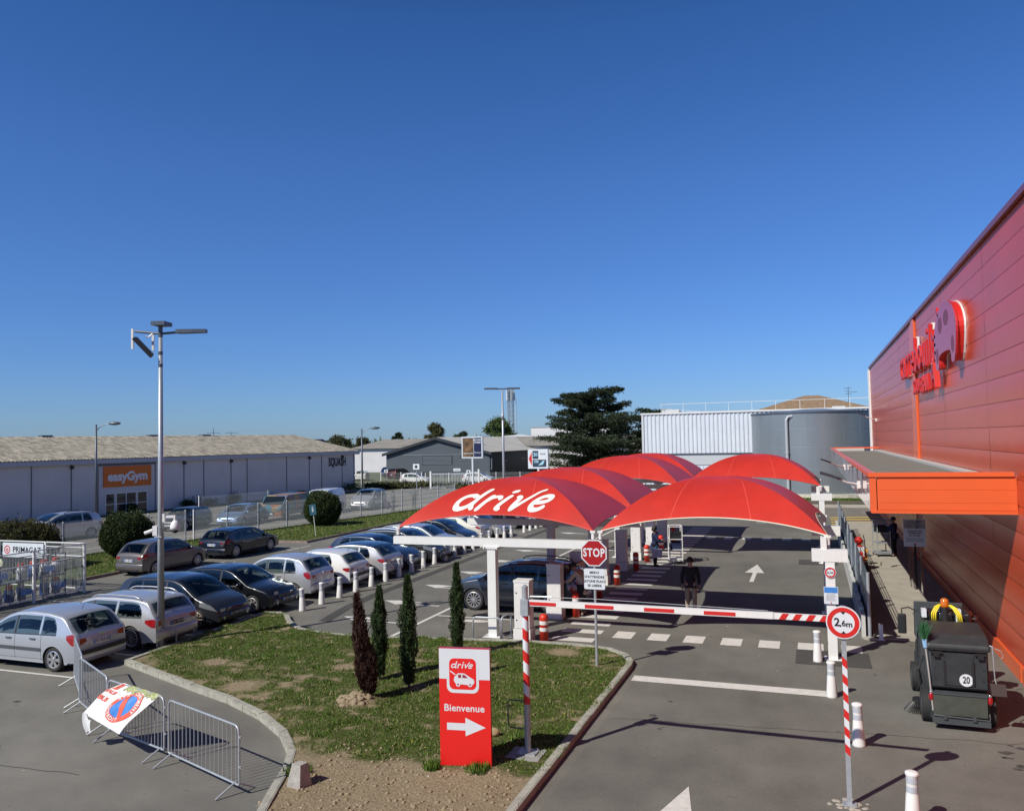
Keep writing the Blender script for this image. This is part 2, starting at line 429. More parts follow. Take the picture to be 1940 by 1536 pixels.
# painted markings
vn_ = lambda k, s: noise.noise(Vector((k * .7, s, 1.3)))
mk = MB(); Zm = .010
def rect(x0, x1, y0, y1, m=0, z=Zm): mk.add([(x0, y0, z), (x1, y0, z), (x1, y1, z), (x0, y1, z)], [(0, 1, 2, 3)], m)
def line(p, q, wd=.12, m=0, z=Zm):
    p = Vector((p[0], p[1], 0)); q = Vector((q[0], q[1], 0)); d = (q - p).normalized(); n_ = Vector((-d.y, d.x, 0)) * wd / 2
    mk.add([(a.x, a.y, z) for a in (p - n_, q - n_, q + n_, p + n_)], [(0, 1, 2, 3)], m)
rect(-4.1, .12, 18.78, 19.2)
for i, x in enumerate((-5.18, -4.2, -3.22, -2.22, -1.24, -.15)): rect(x - .27 - (.1 if i == 5 else 0), x + .27, 22.62, 23.42)
rect(.55, 1.05, 22.62, 23.42)
for i in range(30): rect(-7.05, -5.85, 21.95 + i * .99, 22.4 + i * .99)
for x in (-5.4, -4.45, -3.5, -2.46, -1.43, -.45): rect(x - .22, x + .25, 45.7, 46.7)
# straight arrow in the lane
mk.add([(-2.42, 32.6, Zm), (-2.26, 32.6, Zm), (-2.26, 34.9, Zm), (-2.42, 34.9, Zm)], [(0, 1, 2, 3)])
mk.add([(-2.74, 34.75, Zm + .002), (-1.98, 34.75, Zm + .002), (-2.38, 37.0, Zm + .002)], [(0, 1, 2)])
mk.add([(-2.42, 9.6, Zm), (-2.2, 9.6, Zm), (-1.95, 12.3, Zm), (-2.1, 12.3, Zm)], [(0, 1, 2, 3)])
mk.add([(-2.45, 11.9, Zm + .002), (-1.75, 11.9, Zm + .002), (-2.03, 13.4, Zm + .002)], [(0, 1, 2)])
# bend arrows and bay lines of the side lanes
line((-11.6, 20.85), (-11.5, 50), .13)
k = 0
for y in (23.0, 25.7, 28.9, 32.2, 35.6, 39.2, 43, 47):
    mk.add([(-15.1, y - .02, Zm), (-14.45, y + .12, Zm), (-13.7, y - .45, Zm), (-13.35, y - .03, Zm), (-12.7, y + .05, Zm), (-13.9, y + .22, Zm)], [(0, 5, 1), (1, 5, 4, 3), (1, 3, 2)])
    line((-13.7, y - .32), (-12.1, y - .32), .12, z=Zm + .002)
for y in (24.0, 26.9, 30.4, 33.9, 37.0, 40.5, 44):
    line((-11.5, y), (-9.0, y + .02), .1)
    mk.add([(-11.0, y - .5, Zm), (-10.2, y - .25, Zm), (-9.2, y - .3, Zm), (-9.9, y - .62, Zm)], [(0, 3, 2, 1)])
for y in (14.9 + .3, 17.3, 19.6, 21.9, 24.3, 26.6, 28.9, 31.2, 33.5, 35.8, 38.1, 40.4): line((-16.9, y), (-21.6, y), .09)
for y in (22.6, 27.0, 32.2, 37.6): line((-27.1, y), (-26.0, y), .09)
line((-26.3, 25.6), (-26.3, 26.9), .09); line((-26.3, 30.7), (-26.3, 32.5), .09); line((-26.2, 36.5), (-26.2, 38.6), .09)
for i in range(4): line((1.0, 54.4 + i * 1.45), (4.1, 54.8 + i * 1.6), .55, 1)
for i in range(7): line((-28 + i * 5.2, 62.6), (-25.8 + i * 5.2, 62.6), .2)
rect(-3.5, 0.5, 54.6, 54.8)
for u0, u1, v in ((-22, 40, 2.6),): 
    a = road_pt(u0, v, .0); b = road_pt(u1, v, .0); line((a.x, a.y), (b.x, b.y), .16)
for i in range(14):
    a = road_pt(-20 + i * 6, 5.6, 0); b = road_pt(-17 + i * 6, 5.6, 0); line((a.x, a.y), (b.x, b.y), .13)
tag(mk.build('road_markings', [M_line, M_yel]), kind='structure')

# small spots, specks and hairline tar seals on the asphalt
sp_ = MB(); random.seed(5)
for _ in range(150):
    x_ = random.choice((random.uniform(-3.9, 4), random.uniform(-20, -9), random.uniform(-26, -17))); y_ = random.uniform(8, 30) if x_ > -4 else (random.uniform(8, 15) if x_ > -16 else random.uniform(9, 40))
    if -17.2 < x_ < -4.1 and y_ > 9 + max(0, (-9.0 - x_) * .75): continue
    r_ = random.choice((.02, .03, .05, .09)); m_ = 0 if random.random() < .75 else 1
    if m_: r_ *= .5
    sp_.add([(x_ + r_ * random.uniform(.5, 1.3) * math.cos(a), y_ + r_ * random.uniform(.5, 1.3) * math.sin(a), .009) for a in [2 * PI * k / 8 for k in range(8)]], [tuple(range(8))], m_)
for (x0, y0, x1, y1) in ((-3.9, 16.2, 4.0, 17.0), (-26, 17.5, -18.5, 14.2), (-22, 10, -12.0, 10.8), (-24.6, 20, -24.2, 60)):
    n_ = 26; P_ = [(x0 + (x1 - x0) * k / n_ + .10 * vn_(k, x0), y0 + (y1 - y0) * k / n_ + .10 * vn_(k, y0 + 7)) for k in range(n_ + 1)]
    for p, q in zip(P_, P_[1:]):
        d = Vector((q[0] - p[0], q[1] - p[1])).normalized(); n2 = Vector((-d.y, d.x)) * .007
        sp_.add([(p[0] - n2.x, p[1] - n2.y, .0085), (q[0] - n2.x, q[1] - n2.y, .0085), (q[0] + n2.x, q[1] + n2.y, .0085), (p[0] + n2.x, p[1] + n2.y, .0085)], [(0, 1, 2, 3)])
tag(sp_.build('asphalt_spots', [mat('tar_spot', (.07, .067, .062), .8), mat('pale_speck', (.4, .38, .34), .8)]), kind='structure')
# grass islands with kerbs -------------------------------------------------
ISL = [(-16.89, 16.5), (-15.08, 15.78), (-13.63, 15.23), (-12.13, 14.68), (-10.79, 14.01), (-9.75, 13.29), (-9.05, 12.56), (-8.64, 11.85), (-8.3, 11.0), (-7.95, 10.2), (-7.55, 9.2), (-7.1, 8.0), (-4.3, 8.0), (-4.3, 11.5), (-4.27, 19.61), (-4.31, 20.09), (-4.56, 20.63), (-5.1, 21.1), (-6.02, 21.3), (-7.49, 21.28), (-8.37, 21.17), (-10.7, 20.78), (-11.97, 20.55), (-13.45, 20.62), (-14.58, 20.94), (-15.43, 21.67), (-16.1, 22.45), (-16.6, 22.72), (-17.15, 22.6), (-17.0, 19.2), (-16.95, 17.7)]
VER = [(-29.2, 4), (-29.2, 39.4), (-27.1, 39.6), (-27.1, 66), (-29.5, 66), (-34.9, 38.5), (-37.6, 24), (-41, 4)]
def kerb(name, pts, wd, h, seg, m, closed=True, step=None):
    b = MB(); n = len(pts); L = []
    for i in range(n if closed else n - 1):
        a = Vector(pts[i]); c = Vector(pts[(i + 1) % n]); L.append((a, c))
    ctr = sum((Vector(p) for p in pts), Vector((0, 0))) / n
    for a, c in L:
        d = c - a; l = d.length
        if l < .05: continue
        d /= l; nn = Vector((-d.y, d.x)); k = max(1, round(l / seg))
        for j in range(k):
            s0 = l * j / k + .005; s1 = l * (j + 1) / k - .005
            jit = random.uniform(-.004, .004)
            ang = math.atan2(d.y, d.x); T = TRZ(a.x, a.y, 0, ang)
            b.box(s0, s1, 0 + jit, wd + jit, -.1, h + jit, 0, T)
            b.box(s0 + .0, s1, .02, wd - .02, h, h + .006 + jit, 0, T)
    return struct(name, b, m)
kerb('kerb', [(p[0], p[1]) for p in ISL], .15, .125, .75, M_kerb)
kerb('verge_kerb', VER[:4], .13, .12, 1.0, M_kerbd, closed=False)
def vnoise(x, y, s, o=0.0): return noise.noise(Vector((x * s + o, y * s - o, o)))
def bare(x, y):
    """0 grass .. 1 bare soil"""
    v = .30 * vnoise(x, y, .9, 3) + .42 * vnoise(x, y, 3.1, 9) + .34 * vnoise(x * .4 + y * .3, y * 1.3, 2.2, 17) + .25 * vnoise(x, y, 8.0, 23)
    e = 0
    if y < 14.2: e = max(e, min(1, (12.75 + (x + 7) * .05 - y) * .9 + .5 + .6 * vnoise(x, y, 1.4, 5)))
    if x < -9.6 and y < 17.2: e = max(e, .36 + v)
    for cx, cy, r in ((-9.19, 15.2, .65), (-12.5, 15.6, .8), (-11, 17.6, .5), (-6.2, 20.4, .7), (-14.4, 17, .6)):
        e = max(e, 1.1 - math.hypot(x - cx, y - cy) / r)
    return max(0, min(1, max(.16 + v * 1.35, e)))
def hgt(x, y):
    return .105 + .05 * vnoise(x, y, .5, 2) + .02 * vnoise(x, y, 2.5, 7) + .16 * math.exp(-((x + 9.19) ** 2 + (y - 15.35) ** 2) / .16)
def lawn(name, poly, step, hf, bf, m, inset=.12):
    xs = [p[0] for p in poly]; ys = [p[1] for p in poly]
    nx = int((max(xs) - min(xs)) / step) + 1; ny = int((max(ys) - min(ys)) / step) + 1
    X = min(xs) + np.arange(nx + 1) * step; Y = min(ys) + np.arange(ny + 1) * step
    bm = bmesh.new()
    vs = [bm.verts.new((p[0], p[1], 0)) for p in poly]
    bm.faces.new(vs)
    # cut polygon with a grid so the outline stays exact
    for x in X[1:-1]:
        bmesh.ops.bisect_plane(bm, geom=bm.verts[:] + bm.edges[:] + bm.faces[:], plane_co=(x, 0, 0), plane_no=(1, 0, 0))
    for y in Y[1:-1]:
        bmesh.ops.bisect_plane(bm, geom=bm.verts[:] + bm.edges[:] + bm.faces[:], plane_co=(0, y, 0), plane_no=(0, 1, 0))
    for v in bm.verts: v.co.z = hf(v.co.x, v.co.y)
    bmesh.ops.triangulate(bm, faces=bm.faces[:])
    me = bpy.data.meshes.new(name); bm.to_mesh(me); bm.free()
    ca = me.color_attributes.new('soil', 'FLOAT_COLOR', 'POINT')
    for i, v in enumerate(me.vertices):
        b_ = bf(v.co.x, v.co.y); ca.data[i].color = (b_, b_, b_, 1)
    me.polygons.foreach_set('use_smooth', [True] * len(me.polygons))
    me.materials.append(m); me.update()
    if me.polygons and me.polygons[0].normal.z < 0: me.flip_normals()
    o = bpy.data.objects.new(name, me); S.collection.objects.link(o); return o
def soilmat(name, gcol, scol):
    m = bpy.data.materials.new(name); m.use_nodes = True; n = m.node_tree; b = n.nodes['Principled BSDF']; L = n.links
    at = n.nodes.new('ShaderNodeAttribute'); at.attribute_name = 'soil'
    tc = n.nodes.new('ShaderNodeTexCoord')
    def noi(s, d=8):
        t = n.nodes.new('ShaderNodeTexNoise'); t.inputs['Scale'].default_value = s; t.inputs['Detail'].default_value = d; t.inputs['Roughness'].default_value = .7
        L.new(tc.outputs['Object'], t.inputs['Vector']); return t.outputs['Fac']
    def rp(f, a, c, p0=.3, p1=.7):
        r = n.nodes.new('ShaderNodeValToRGB'); r.color_ramp.elements[0].color = tuple(a) + (1,); r.color_ramp.elements[1].color = tuple(c) + (1,)
        r.color_ramp.elements[0].position = p0; r.color_ramp.elements[1].position = p1; L.new(f, r.inputs['Fac']); return r.outputs['Color']
    gr = rp(noi(7), [v * .6 for v in gcol], [v * 1.3 for v in gcol]); so_ = rp(noi(16), [v * .62 for v in scol], [v * 1.25 for v in scol])
    ad = n.nodes.new('ShaderNodeMath'); ad.operation = 'ADD'; L.new(at.outputs['Fac'], ad.inputs[0])
    mu = n.nodes.new('ShaderNodeMath'); mu.operation = 'MULTIPLY_ADD'; L.new(noi(9), mu.inputs[0]); mu.inputs[1].default_value = .9; mu.inputs[2].default_value = -.45
    L.new(mu.outputs[0], ad.inputs[1])
    f = rp(ad.outputs[0], (0, 0, 0), (1, 1, 1), .36, .72)
    x = n.nodes.new('ShaderNodeMix'); x.data_type = 'RGBA'; L.new(f, x.inputs[0]); L.new(gr, x.inputs[6]); L.new(so_, x.inputs[7]); L.new(x.outputs[2], b.inputs['Base Color'])
    b.inputs['Roughness'].default_value = .95; b.inputs['Specular IOR Level'].default_value = .1
    bp = n.nodes.new('ShaderNodeBump'); bp.inputs['Strength'].default_value = .9; bp.inputs['Distance'].default_value = .05
    L.new(noi(22), bp.inputs['Height']); L.new(bp.outputs['Normal'], b.inputs['Normal'])
    return m
M_lawn = soilmat('lawn_soil', (.085, .105, .03), (.32, .255, .165))
tag(lawn('grass_island', ISL, .09, hgt, bare, M_lawn), kind='structure')
vh = lambda x, y: .10 + .03 * vnoise(x, y, .6, 4)
tag(lawn('grass_verge', VER, .5, vh, lambda x, y: max(0, .1 + .5 * vnoise(x, y, .7, 8)), M_lawn), kind='structure')
# grass blades
M_gr = leafmat('grass_blade', (.035, .09, .012), (.18, .27, .045), .6, .3)
M_gr2 = leafmat('dry_blade', (.24, .21, .10), (.38, .33, .18), .7, .2)
M_dand = mat('dandelion', (.75, .55, .03), .6)
def blades(name, poly, n, hf, bf, size, label, ymax=1e9):
    xs = [p[0] for p in poly]; ys = [p[1] for p in poly]
    x = rng.uniform(min(xs), max(xs), n); y = rng.uniform(min(ys), min(max(ys), ymax), n)
    # clumping
    k = inpoly(x, y, poly); x = x[k]; y = y[k]
    b = np.array([bf(a, c) for a, c in zip(x, y)])
    keep = rng.random(len(x)) > np.clip(b * 1.8 - .12, 0, .985)
    x = x[keep]; y = y[keep]; b = b[keep]
    z = np.array([hf(a, c) for a, c in zip(x, y)])
    cen = np.stack([x, y, z - .004], 1)
    cl = np.array([.7 + .9 * max(0, vnoise(a, c, 3.1, 31) + .25) for a, c in zip(x, y)])
    V = tufts(cen, size * cl, (0, 0, 1.0), .75, .17)
    dry = (rng.random(len(x)) < .10 + b * .9).astype(int)
    nf = len(x)
    # flowers
    q = rng.choice(nf, min(nf, max(20, nf // 1500)), replace=False)
    q = q[(np.array([vnoise(x[i], y[i], .8, 44) for i in q]) > .02)]
    fc = cen[q] + np.array([0, 0, size * 1.1]); fs = size * .35
    o4 = np.array([(-1, -1, 0), (1, -1, .3), (0, 1.2, .1)]) * fs
    FV = (fc[:, None, :] + o4[None]).reshape(-1, 3)
    V = np.concatenate([V, FV]); mi = np.concatenate([dry, np.full(len(q), 2)])
    o = fastmesh(name, V, 3, [M_gr, M_gr2, M_dand], mi)
    return tag(o, label, 'grass', kind='stuff')
blades('lawn_grass', ISL, 260000, hgt, bare, .055, 'short patchy green grass growing on the kerbed island')
blades('verge_grass', VER, 90000, vh, lambda x, y: .12 if y > 20 else 1, .11, 'bright green grass of the verge in front of the mesh fence')
# stones and clods on the bare soil
def clod(b, c, r, m=0, sc=(1, 1, .7)):
    o = len(b.v); b.sphere((0, 0, 0), r, 7, 5, m, sc); f_ = random.uniform(0, 50)
    for i in range(o, len(b.v)):
        p = Vector(b.v[i]); k = 1 + .42 * noise.noise(p / r * 1.3 + Vector((f_, 0, 0))); b.v[i] = (c[0] + p.x * k, c[1] + p.y * k, c[2] + p.z * k)
b = MB()
for i in range(1000):
    x = random.uniform(-8.2, -4.5); y = random.uniform(10.4, 13.4)
    if bare(x, y) < .5 and random.random() > .1: continue
    r = random.choice((.007, .009, .011, .014, .02, .034)); clod(b, (x, y, hgt(x, y) + r * .1), r, 0 if (random.random() < .93 or r > .02) else 1, (1, random.uniform(.7, 1.5), .6))
tag(b.build('clods', [mat('clod', (.27, .21, .135), .9, var=.2, scale=20), mat('pebble', (.5, .47, .4), .8)], smooth=True), 'small clods and pebbles scattered over the bare soil of the island', 'stones', kind='stuff')
b = MB()
for i in range(90):
    a = random.uniform(0, 6.28); r = random.uniform(0, .42); x = -9.27 + r * math.cos(a) * .9; y = 15.2 + r * math.sin(a) * .8
    clod(b, (x, y, hgt(x, y) - .01), random.uniform(.02, .09), 0, (1, 1, .8))
tag(b.build('earth_mound', [mat('clod', (.2, .16, .1), .9)], smooth=True), 'crumbly earth mound at the foot of the brown dead conifer', 'soil', kind='stuff')
b = MB(); b.sphere((-5.75, 14.35, .16), .11, 9, 6, 0, (1.1, .8, .75))
tag(b.build('rock', mat('tan_rock', (.36, .27, .15), .9, var=.3, scale=12, bump=.6), smooth=True), 'tan lumpy rock lying in the grass behind the red totem', 'rock')
b = MB(); b.add([(-8.16, 11.27, .06), (-7.86, 11.22, .06), (-7.80, 11.48, .06), (-8.10, 11.53, .06), (-8.08, 11.33, .44), (-7.90, 11.30, .44), (-7.86, 11.45, .44), (-8.05, 11.48, .44)], [(0, 1, 5, 4), (1, 2, 6, 5), (2, 3, 7, 6), (3, 0, 4, 7), (4, 5, 6, 7)])
tag(b.build('concrete_block', mat('block_concrete', (.36, .34, .31), .9, var=.2, scale=9, bump=.6)), 'tapered grey concrete block standing beside the end of the kerb', 'bollard')

# ---------------------------------------------------------------- store on the right
XW = 4.26
st = thing('store', 'large store with glossy red-orange metal cladding and long parapet', 'store', (XW, 0, 0))
b = MB()
rows = [0.42] + [0.42 + .585 * i for i in range(1, 18)]
ycol = [-6, 1.5, 9, 16.4, 23.5, 30.5, 37.7]
ycol2 = [39.8, 44.6, 50.8, 57.1, 62.0, 65.6]
def panels(cols):
    for i in range(len(cols) - 1):
        for j in range(len(rows) - 1):
            y0, y1, z0, z1 = cols[i] + .012, cols[i + 1] - .012, rows[j] + .006, min(rows[j + 1], 10.42) - .006
            jx = random.uniform(-.0015, .0015)
            # slightly pillowed panel, so reflections waver
            P = []
            for a in range(7):
                row = []
                for c in range(5):
                    u = a / 6; v = c / 4; bul = .010 * math.sin(PI * v) + .003 * vnoise(y0 + (y1 - y0) * u, z0 + .58 * v, .5, 3)
                    row.append((-.02 - bul + jx, y0 + (y1 - y0) * u, z0 + (z1 - z0) * v))
                P.append(row)
            b.grid(P)
panels(ycol); panels(ycol2)
b.build('cladding', M_wallred, st, smooth=True)
b = MB(); b.box(0, 12, -6, 65.6, 0, 10.4)
b.build('wall', mat('joint_red', (.42, .05, .02), .5), st)
b = MB(); b.box(-.12, .06, -6, 65.75, 10.38, 10.52); b.build('parapet_cap', mat('cap_dark_red', (.20, .022, .018), .35, coat=.3), st)
b = MB(); b.box(-.10, 0, 37.72, 38.6, 4.4, 10.35); b.box(-.04, 0, 38.62, 39.78, 4.4, 10.35); b.build('orange_strip', M_orange, st)
b = MB(); b.box(-.07, 0, -6, 20.9, 0, .36); b.box(-.07, 0, 21.05, 65.6, 0, .36); b.build('plinth', M_orange, st)
b = MB(); b.box(-.12, .1, 65.6, 66.1, 0, 10.36); b.cyl((-.05, 66.3, 0), (-.05, 66.3, 10.3), .09, n=10); b.build('corner_trim', M_white, st)
# entrance canopy
X0, X1, Y0, Y1, Z0, Z1 = 1.24, XW - .03, 20.76, 60.0, 3.77, 4.68
ec = thing('entrance_canopy', 'flat orange box canopy on the store wall over the concrete walkway', 'canopy', (0, 0, 0))
b = MB(); b.box(X0 + .16, X1, Y0, Y0 + .12, Z0 + .04, Z1 - .1)
for z in (3.98, 4.27): b.box(X0 + .2, X1 - .02, Y0 - .006, Y0, z + .008, z + .27)
b.box(X0 + .2, X1 - .02, Y0 - .006, Y0, Z0 + .06, 3.98)
b.box(X0, X0 + .14, Y0 - .02, Y0 + .1, Z0, Z1 - .1)
b.build('front_fascia', M_orange, ec)
b = MB(); b.box(X0 - .03, X1 - .05, Y0 - .05, Y0 + .14, Z1 - .1, Z1); b.box(X0 - .03, X0 + .12, Y0 + .14, Y1, Z1 - .1, Z1 - .003); b.box(X0 + .12, X1, Y1 - .15, Y1, Z1 - .1, Z1 - .004)
b.box(X0 + .02, X1, Y0 - .03, Y0 + .1, Z0 - .03, Z0 + .035)
b.build('coping', M_orange, ec)
b = MB()
n_ = 14
for i in range(n_):
    y0 = Y0 + .14 + (Y1 - Y0 - .14) * i / n_; y1 = Y0 + .14 + (Y1 - Y0 - .14) * (i + 1) / n_
    t_ = random.uniform(-.012, .012)
    b.grid([[(X0 + .01 + t_ * (1 if a else -1) * (1 if c else -.6), y0 + .012 + (y1 - y0 - .024) * a, Z0 + (Z1 - .1 - Z0) * c) for c in (0, 1)] for a in (0, 1)])
b.build('side_fascia', mat('mirror_red', (.55, .09, .06), .08, metal=.55, coat=.6), ec)
b = MB(); b.box(X0 + .13, X1, Y0 + .15, Y1 - .16, Z0 + .05, 4.42); b.build('roof_felt', mat('roof_felt', (.17, .17, .145), .9, var=.12, scale=1.5), ec)
b = MB(); b.box(X0 + .02, X1, Y0 + .13, Y1, Z0, Z0 + .045); b.build('soffit', mat('soffit', (.22, .2, .18), .7), ec)
b = MB(); b.box(X0 + .13, X1 - .9, Y1 - .22, Y1 - .17, 4.425, 4.6); b.box(X0 + .125, X0 + .16, Y0 + .4, Y1 - .2, 4.425, 4.56); b.box(X1 - .35, X1, Y0 + .3, Y1 - .3, 4.425, 4.50)
b.build('upstand', mat('upstand', (.45, .45, .43), .6), ec)
# flood lights on the canopy
def flood(name, base, head, yaw_, label, hs=(.28, .22)):
    t = thing(name, label, 'floodlight', base, 0, 'floodlights on arms')
    h = Vector(head) - Vector(base)
    m1 = MB(); m1.tube([(0, 0, 0), tuple(h * .5 + Vector((0, 0, -.05))), tuple(h)], .028, 8); m1.box(-.06, .02, -.08, .08, -.1, .1)
    m1.build('arm', M_white, t)
    m2 = MB(); T = frame(h, h.normalized(), Vector((0, 1, 0)))
    m2.box(-.1, .42, -.13, .13, -.045, .03, 0, T); m2.box(-.22, -.1, -.05, .05, -.04, .03, 0, T)
    m2.build('lamp_head', M_steeld, t)
    m3 = MB(); m3.box(.04, .40, -.11, .11, -.052, -.046, 0, T); m3.build('lens', M_wglass, t)
flood('floodlight', (1.2, 34.5, 4.3), (.55, 33.6, 4.55), 0, 'far floodlight on a white arm sticking out of the orange canopy side')
flood('floodlight', (1.2, 24.3, 4.2), (.55, 24.0, 4.42), 0, 'near grey floodlight on a chrome arm sticking out of the orange canopy side')
flood('floodlight', (4.2, 60.5, 6.5), (3.3, 60.0, 6.85), 0, 'small floodlight high on the red wall just above the grey tank')
# wall sign
t = thing('store_sign', 'raised red letters and a rounded red emblem high on the cladding', 'sign', (XW, 0, 0))
def side(y, z, x=0.0): return Vector((x, y, z))
b = MB()
TW = frame((-.22, 36.2, 8.62), (0, -1, 0), (0, 0, 1))
vs, fs = text('carrebouilt', 2.0, bold=.0, extrude=.03, space=1.22)
b.add([TW @ (v) for v in vs], fs)
bk = MB(); bk.add([TW @ (v + Vector((-.03, .04, -.10))) for v in vs], fs); bk.build('letter_backing', M_white, t)
b.xf(Matrix.Identity(4)); o = b.build('lettering', [M_red], t)
b = MB()
TW = frame((-.20, 34.9, 7.40), (0, -1, 0), (0, 0, 1))
vs, fs = text('SOUVERAIN', .85, bold=.0, extrude=.05, space=1.05); b.add([TW @ v for v in vs], fs); b.build('small_lettering', [M_red], t); b = MB()
TW = frame((-.22, 30.9, 7.55), (0, -1, 0), (0, 0, 1)); vs, fs = text('A', 1.5, bold=.0, extrude=.06); b.add([TW @ v for v in vs], fs)
b.build('big_letter', [M_red], t)
# emblem outline in (across, up) metres, across grows toward the camera
em = [(-1.35, -1.15), (-.95, -1.15), (-.75, -.62), (.75, -.62), (.95, -1.1), (1.35, -1.1), (1.6, -.3), (1.65, .35), (1.35, .95), (.75, 1.35), (.0, 1.5), (-.8, 1.3), (-1.35, .75), (-1.6, .1), (-1.55, -.5)]
def dense(P, n=4):
    out = []
    N = len(P)
    for i in range(N):
        p0, p1, p2, p3 = [Vector(P[(i + j) % N]) for j in (-1, 0, 1, 2)]
        for k in range(n):
            s = k / n; out.append(.5 * ((2 * p1) + (p2 - p0) * s + (2 * p0 - 5 * p1 + 4 * p2 - p3) * s * s + (3 * p1 - p0 - 3 * p2 + p3) * s ** 3))
    return out
E_ = [Vector((p.x * 1.35, p.y * .74)) for p in dense(em, 3)]
T = frame((-.30, 28.2, 8.50), (0, -1, 0), (0, 0, 1))
b = MB(); b.prism(E_, -.06, 0, 0, T); b.build('emblem', mat('emblem_red', (.50, .03, .04), .35, coat=.3), t)
b = MB(); b.prism([(p[0] * .97, p[1] * .97) for p in E_], -.22, -.05, 0, T); b.build('emblem_rim', M_red, t)
b = MB(); b.prism([(p[0] * .99, p[1] * .99) for p in E_], -.27, -.225, 0, T); b.build('emblem_back', M_white, t)
b = MB()
for cx, cy, rx, ry in ((-.55, .65, .3, .34), (.35, .78, .34, .32), (-1.1, -.6, .16, .34), (1.15, -.45, .18, .34)):
    b = MB(); b.add([T @ Vector((1.35 * (cx + rx * math.cos(6.283 * i / 20)), .74 * (cy + ry * math.sin(6.283 * i / 20)), .004)) for i in range(20)], [tuple(range(20))]); b.build('emblem_dot', mat('dot_red', (.22, .01, .01), .4), t)
for bar in ([(-.9, 1.05), (-.7, .95), (-1.0, 1.42), (-1.2, 1.38)], [(-1.75, .25), (-1.35, .25), (-1.35, .38), (-1.75, .38)], [(-1.75, -.08), (-1.35, -.08), (-1.35, .05), (-1.75, .05)], [(-1.75, -.42), (-1.35, -.42), (-1.35, -.28), (-1.75, -.28)]):
    b = MB(); b.prism([(p[0] * 1.35, p[1] * .8) for p in bar], -.25, 0, 0, T); b.build('emblem_bar', M_red, t)

# ---------------------------------------------------------------- buildings behind
def corr(b, P0, P1, z0, z1, pitch, depth, m=0, out=None):
    """corrugated sheet between two ground points"""
    P0 = Vector(P0); P1 = Vector(P1); d = (P1 - P0); L_ = d.length; d /= L_; nn = out or Vector((d.y, -d.x, 0)); n = int(L_ / pitch)
    row0 = []; row1 = []
    for i in range(n):
        for q, h in ((0, 0), (.35, 0), (.5, 1), (.85, 1)):
            p = P0 + d * (L_ * (i + q) / n) + nn * (depth * h); row0.append((p.x, p.y, z0)); row1.append((p.x, p.y, z1))
    b.grid([row0, row1], m)
# barn with fibre cement roof
M_lil = mat('pale_render', (.58, .57, .58), .8, var=.06, scale=.6, bump=.1)
M_fib = mat('fibre_cement', (.235, .215, .18), .95, var=.55, scale=2.6, bump=1.0, bscale=7, stretch=(1, .35, 1))
M_fib2 = mat('fibre_cement_far', (.26, .24, .21), .95, var=.25, scale=.5)
# local frame: x along the wall (away from camera), y to the left (away from road), origin at the near right corner
bo = Vector((-61.1, 28.0, 0)); ang = math.atan2(DR.y, DR.x)
t = thing('gym_building', 'long low pale warehouse with grey fibre cement roof and orange sign board', 'building', bo, ang)
Lb = 56.6; Wb = 20.0; EZ = 4.75; RZ = 6.8
b = MB(); b.box(0, Lb, 0, Wb, 0, EZ - .05)
b.add([(Lb - .02, 0, EZ - .06), (Lb - .02, Wb, EZ - .06), (Lb - .02, Wb / 2, RZ - .1)], [(0, 1, 2)])
b.build('wall', M_lil, t)
b = MB()
xs_ = [(-.2 + (Lb + .5) * i / 380) for i in range(381)]
for s_ in (0, 1):
    P = []
    for i, x in enumerate(xs_):
        h = .035 * (1 if i % 2 else -1)
        hip = 1
        P.append([(x, (Wb / 2) * (k / 6.0) if s_ == 0 else Wb - (Wb / 2) * (k / 6.0), 0) for k in range(7)])
        rr = []
        for k in range(7):
            f = k / 6.0; y = -.45 + (Wb / 2 + .45) * f
            z = EZ + (RZ - EZ) * f
            zc = EZ + (RZ - EZ) * hip
            rr.append((x, y if s_ == 0 else Wb - y, min(z, zc) + h))
        P[-1] = rr
    b.grid(P)
b.build('roof', M_fib, t)
b = MB(); b.box(-.2, Lb + .3, -.5, -.12, EZ - .42, EZ - .06); b.build('gutter', mat('gutter', (.42, .43, .48), .6), t)
b = MB()
for x in (9, 14, 19.3, 22.5, 24.8, 30.2, 33.2, 35.4, 38.6, 40.6, 45.9, 49.2, 51.1, 54.4, 56.4):
    b = MB(); b.box(x - .03, x + .03, -.05, 0, 0, EZ - .43); b.build('joint', mat('joint_grey', (.13, .14, .17), .6), t)
b = MB()
for x in (9, 16.5, 22.5, 33.2, 38.6, 49.2, 54.4): b.box(x - .12, x + .12, -.22, -.03, EZ - .78, EZ - .5); b.box(x - .03, x + .03, -.04, 0, EZ - 1.6, EZ - .7)
b.build('wall_lamp', M_black, t)
# gym sign, facing the road
SX = 27.5; TG = frame((SX, -.09, 3.15), (1, 0, 0), (0, 0, 1))
b = MB(); b.box(SX - 2.25, SX + 2.25, -.09, -.01, 2.3, 4.05); sg = b.build('sign_board', mat('gym_orange', (.62, .14, .005), .5), t)
b = MB(); put_text(b, 'easyGym', TG @ Matrix.Translation((0, 0, .012)), 1.05, bold=.045, space=.97); b.build('lettering', M_signw, sg)
b = MB()
for k, (x0, x1) in enumerate(((-2.0, -1.3), (-1.05, -.2), (-.12, .75), (.95, 1.8))):
    b.box(SX + x0, SX + x1, -.04, -.01, .05, 1.72)
b.build('window', M_wglass, t)
b = MB()
for x in (-2.06, -1.2, -1.08, -.16, .8, .92, 1.86): b.box(SX + x - .035, SX + x + .035, -.075, -.0, 0, 1.8)
b.box(SX - 2.1, SX + 1.9, -.07, -.0, 1.72, 1.82); b.box(SX - 2.1, SX + 1.9, -.06, 0, .80, .86); b.build('frame', M_white, t)
